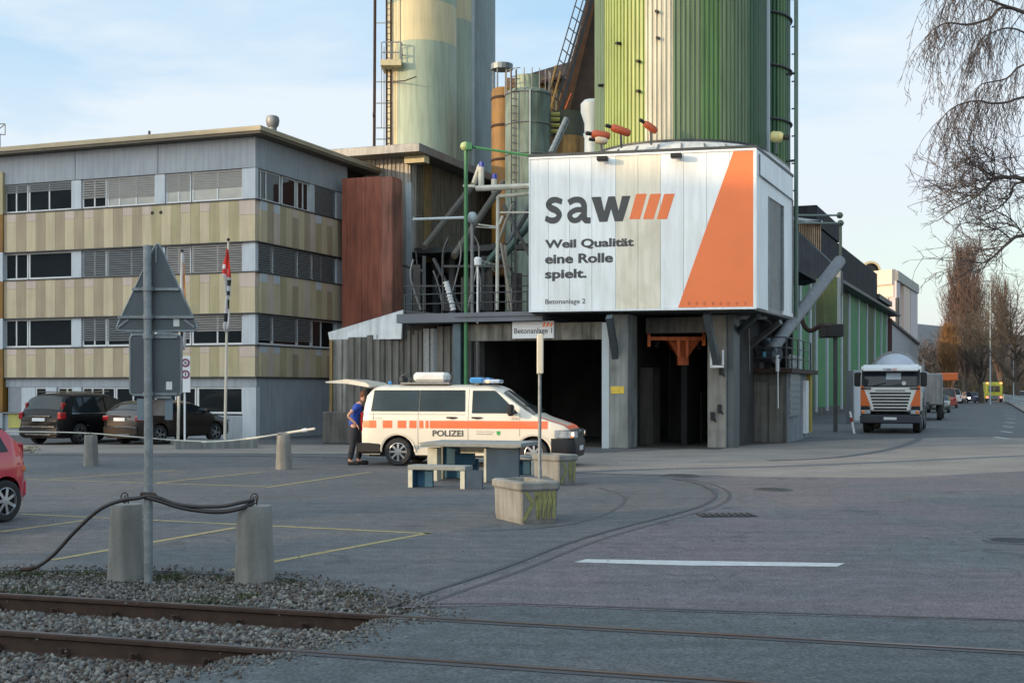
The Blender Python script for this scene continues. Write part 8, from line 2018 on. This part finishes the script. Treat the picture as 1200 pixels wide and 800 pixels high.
# three upward spreading limbs lower down (different tree character)
low = []
for pts, r in (([bp(1420, 300, 24), bp(1270, 235, 23.5), bp(1200, 210, 23), bp(1182, 208, 22.8), bp(1168, 208, 22.6), bp(1155, 220, 22.4), bp(1142, 232, 22.2), bp(1118, 245, 22)], .085),
               ([bp(1300, 225, 23.5), bp(1200, 213, 23), bp(1184, 230, 22.8), bp(1170, 244, 22.7), bp(1155, 250, 22.6)], .045),
               ([bp(1420, 330, 24), bp(1260, 285, 23.5), bp(1200, 276, 23), bp(1180, 286, 22.6), bp(1165, 300, 22.4), bp(1152, 308, 22.2), bp(1135, 304, 22)], .07),
               ([bp(1166, 207, 22.6), bp(1150, 198, 22.4), bp(1132, 191, 22.2)], .022), ([bp(1165, 207, 22.6), bp(1152, 190, 22.4), bp(1142, 178, 22.2)], .018), ([bp(1164, 207, 22.6), bp(1166, 190, 22.4), bp(1162, 170, 22.2)], .018), ([bp(1152, 222, 22.4), bp(1135, 218, 22.2), bp(1112, 222, 22)], .02),
               ([bp(1200, 276, 23), bp(1190, 262, 22.8), bp(1178, 252, 22.6)], .02), ([bp(1186, 282, 22.7), bp(1172, 270, 22.5), bp(1158, 266, 22.3)], .02)):
    sm_ = [tuple(q) for q in smooth_path(pts, 4)]; bt.seg(sm_, r * .68, .007, 5); low.append((sm_, r))
def hang(p, L_, r):
    n = max(3, int(L_ / .25)); q = Vector(p); d = Vector((rs.gauss(-.25, .3), rs.gauss(0, .3), -.25)); pts = [tuple(q)]
    for i in range(n):
        d = (d + Vector((rs.gauss(0, .09), rs.gauss(0, .09), -.45))).normalized(); q = q + d * (L_ / n); pts.append(tuple(q))
    tw.seg(pts, r, r * .45); return pts
for sm_, r in limbs:
    for i in range(2, len(sm_)):
        inframe = 1 if (B0 + Vector(sm_[i])).x / (B0 + Vector(sm_[i])).y < .47 else 0
        for k in range((2 + (i % 2) if i > len(sm_) * .35 else 1) * inframe):
            p = Vector(sm_[i]).lerp(Vector(sm_[i - 1]), rs.random()); L_ = rs.uniform(.4, 1.9) * (1.15 if rs.random() < .25 else .8); pts = hang(p, L_, .0058)
            for j in range(1, len(pts)):
                for m_ in range(rs.choice((2, 2, 3, 4))):
                    q = Vector(pts[j]).lerp(Vector(pts[j - 1]), rs.random()); a = rs.uniform(0, 6.283); l = rs.uniform(.05, .17); e = q + Vector((math.cos(a) * l * .5, math.sin(a) * l * .5, -l * rs.uniform(.4, 1.2))); tw.seg([tuple(q), tuple(e)], .0034, .003)
                    if rs.random() < .5: f = e + Vector((rs.gauss(0, .04), rs.gauss(0, .04), -rs.uniform(.03, .1))); tw.seg([tuple(e), tuple(f)], .006, .004)
for sm_, r in low:
    for i in range(2, len(sm_)):
        w_ = B0 + Vector(sm_[i])
        if w_.x / w_.y > .45: continue
        for k in range(rs.choice((1, 2))):
            p = Vector(sm_[i]).lerp(Vector(sm_[i - 1]), rs.random()); d = Vector((rs.gauss(-.7, .5), rs.gauss(0, .6), rs.gauss(.15, .6))); L_ = rs.uniform(.35, 1.1)
            pts, _ = bend(rs, p, d, L_, 5, .16); tw.seg(pts, .010, .004)
            for j in range(5):
                q = Vector(pts[rs.randint(1, 5)]); d2 = d.normalized() + Vector((rs.gauss(0, .7), rs.gauss(0, .7), rs.gauss(0, .7))); p2, _ = bend(rs, q, d2, L_ * rs.uniform(.2, .5), 3, .15); tw.seg(p2, .006, .003)
                for m_ in range(2):
                    q2 = Vector(p2[rs.randint(1, 3)]); p3, _ = bend(rs, q2, d2 + Vector((rs.gauss(0, .7), rs.gauss(0, .7), rs.gauss(0, .7))), .15, 2, .15); tw.seg(p3, .004, .0025)
tt.build('trunk', M_bark, birch); bt.build('branches', M_bark, birch); tw.build('twigs', M_twig, birch)
# hills, distance haze painted in as a muted blue-grey
b = MB(); n = 60; vs = []; 
for j, (Yh, s_) in enumerate(((1500, 0), (1750, .75), (2100, 1.0), (2600, .3))):
    for i in range(n + 1):
        x = -1400 + 2800 * (i / n); k = x / 2100
        z = s_ * (70 + 38 * math.sin(k * 3.1 + 1.2) + 18 * math.sin(k * 9.7) + 7 * math.sin(k * 27)) ; vs.append((x, Yh, z - 2))
b.add(vs, [(j * (n + 1) + i, j * (n + 1) + i + 1, (j + 1) * (n + 1) + i + 1, (j + 1) * (n + 1) + i) for j in range(3) for i in range(n)]); b.build('hills', mat('hazy_wooded_hill', (.07, .085, .10), .95, var=.25, scale=.01), kind='structure', smooth=True)
# ================================================================ unseen blocks added outside the frame to shade the place
def shade_building(name, label, cx_, cy_, w_, d_, h, rz, m):
    r = thing(name, label, 'building', (cx_, cy_, 0), rz); b = MB(); b.box(-w_ / 2, w_ / 2, -d_ / 2, d_ / 2, 0, h); b.build('wall', m, r, world=False)
    b = MB(); b.box(-w_ / 2 - .4, w_ / 2 + .4, -d_ / 2 - .4, d_ / 2 + .4, h, h + .35); b.build('roof', M_steeld, r, world=False)
    k = 0
    for zf in range(int(h // 3.2)):
        for i in range(int(w_ // 4)):
            x = -w_ / 2 + 2 + 4 * i; b = MB(); b.box(x - 1, x + 1, d_ / 2 + .01, d_ / 2 + .08, 1 + zf * 3.2, 2.5 + zf * 3.2); b.build('window', M_gl, r, world=False)
    return r
S2 = Vector((-.882, -.471, 0)); PP = Vector((-.471, .882, 0))      # towards the sun, across it
def at_sun(dist, perp): v = S2 * dist + PP * perp; return v.x, v.y
SRZ = math.degrees(math.atan2(PP.y, PP.x))
# lateral windows of light: shade for perp < 17 and perp > 31
x_, y_ = at_sun(70, 30.2 + 7); shade_building('tall_shade_slab', 'tall plain office slab outside the frame to the left', x_, y_, 14, 12, 21.9, SRZ, M_plas)
x_, y_ = at_sun(72, 45 + 11); shade_building('taller_shade_slab', 'taller plain office slab outside the frame, farther left', x_, y_, 22, 12, 23.8, SRZ, M_plas)
x_, y_ = at_sun(48, 15.5 - 30); shade_building('long_shade_block', 'long pale warehouse outside the frame behind the camera', x_, y_, 60, 14, 11.0, SRZ, M_plas)
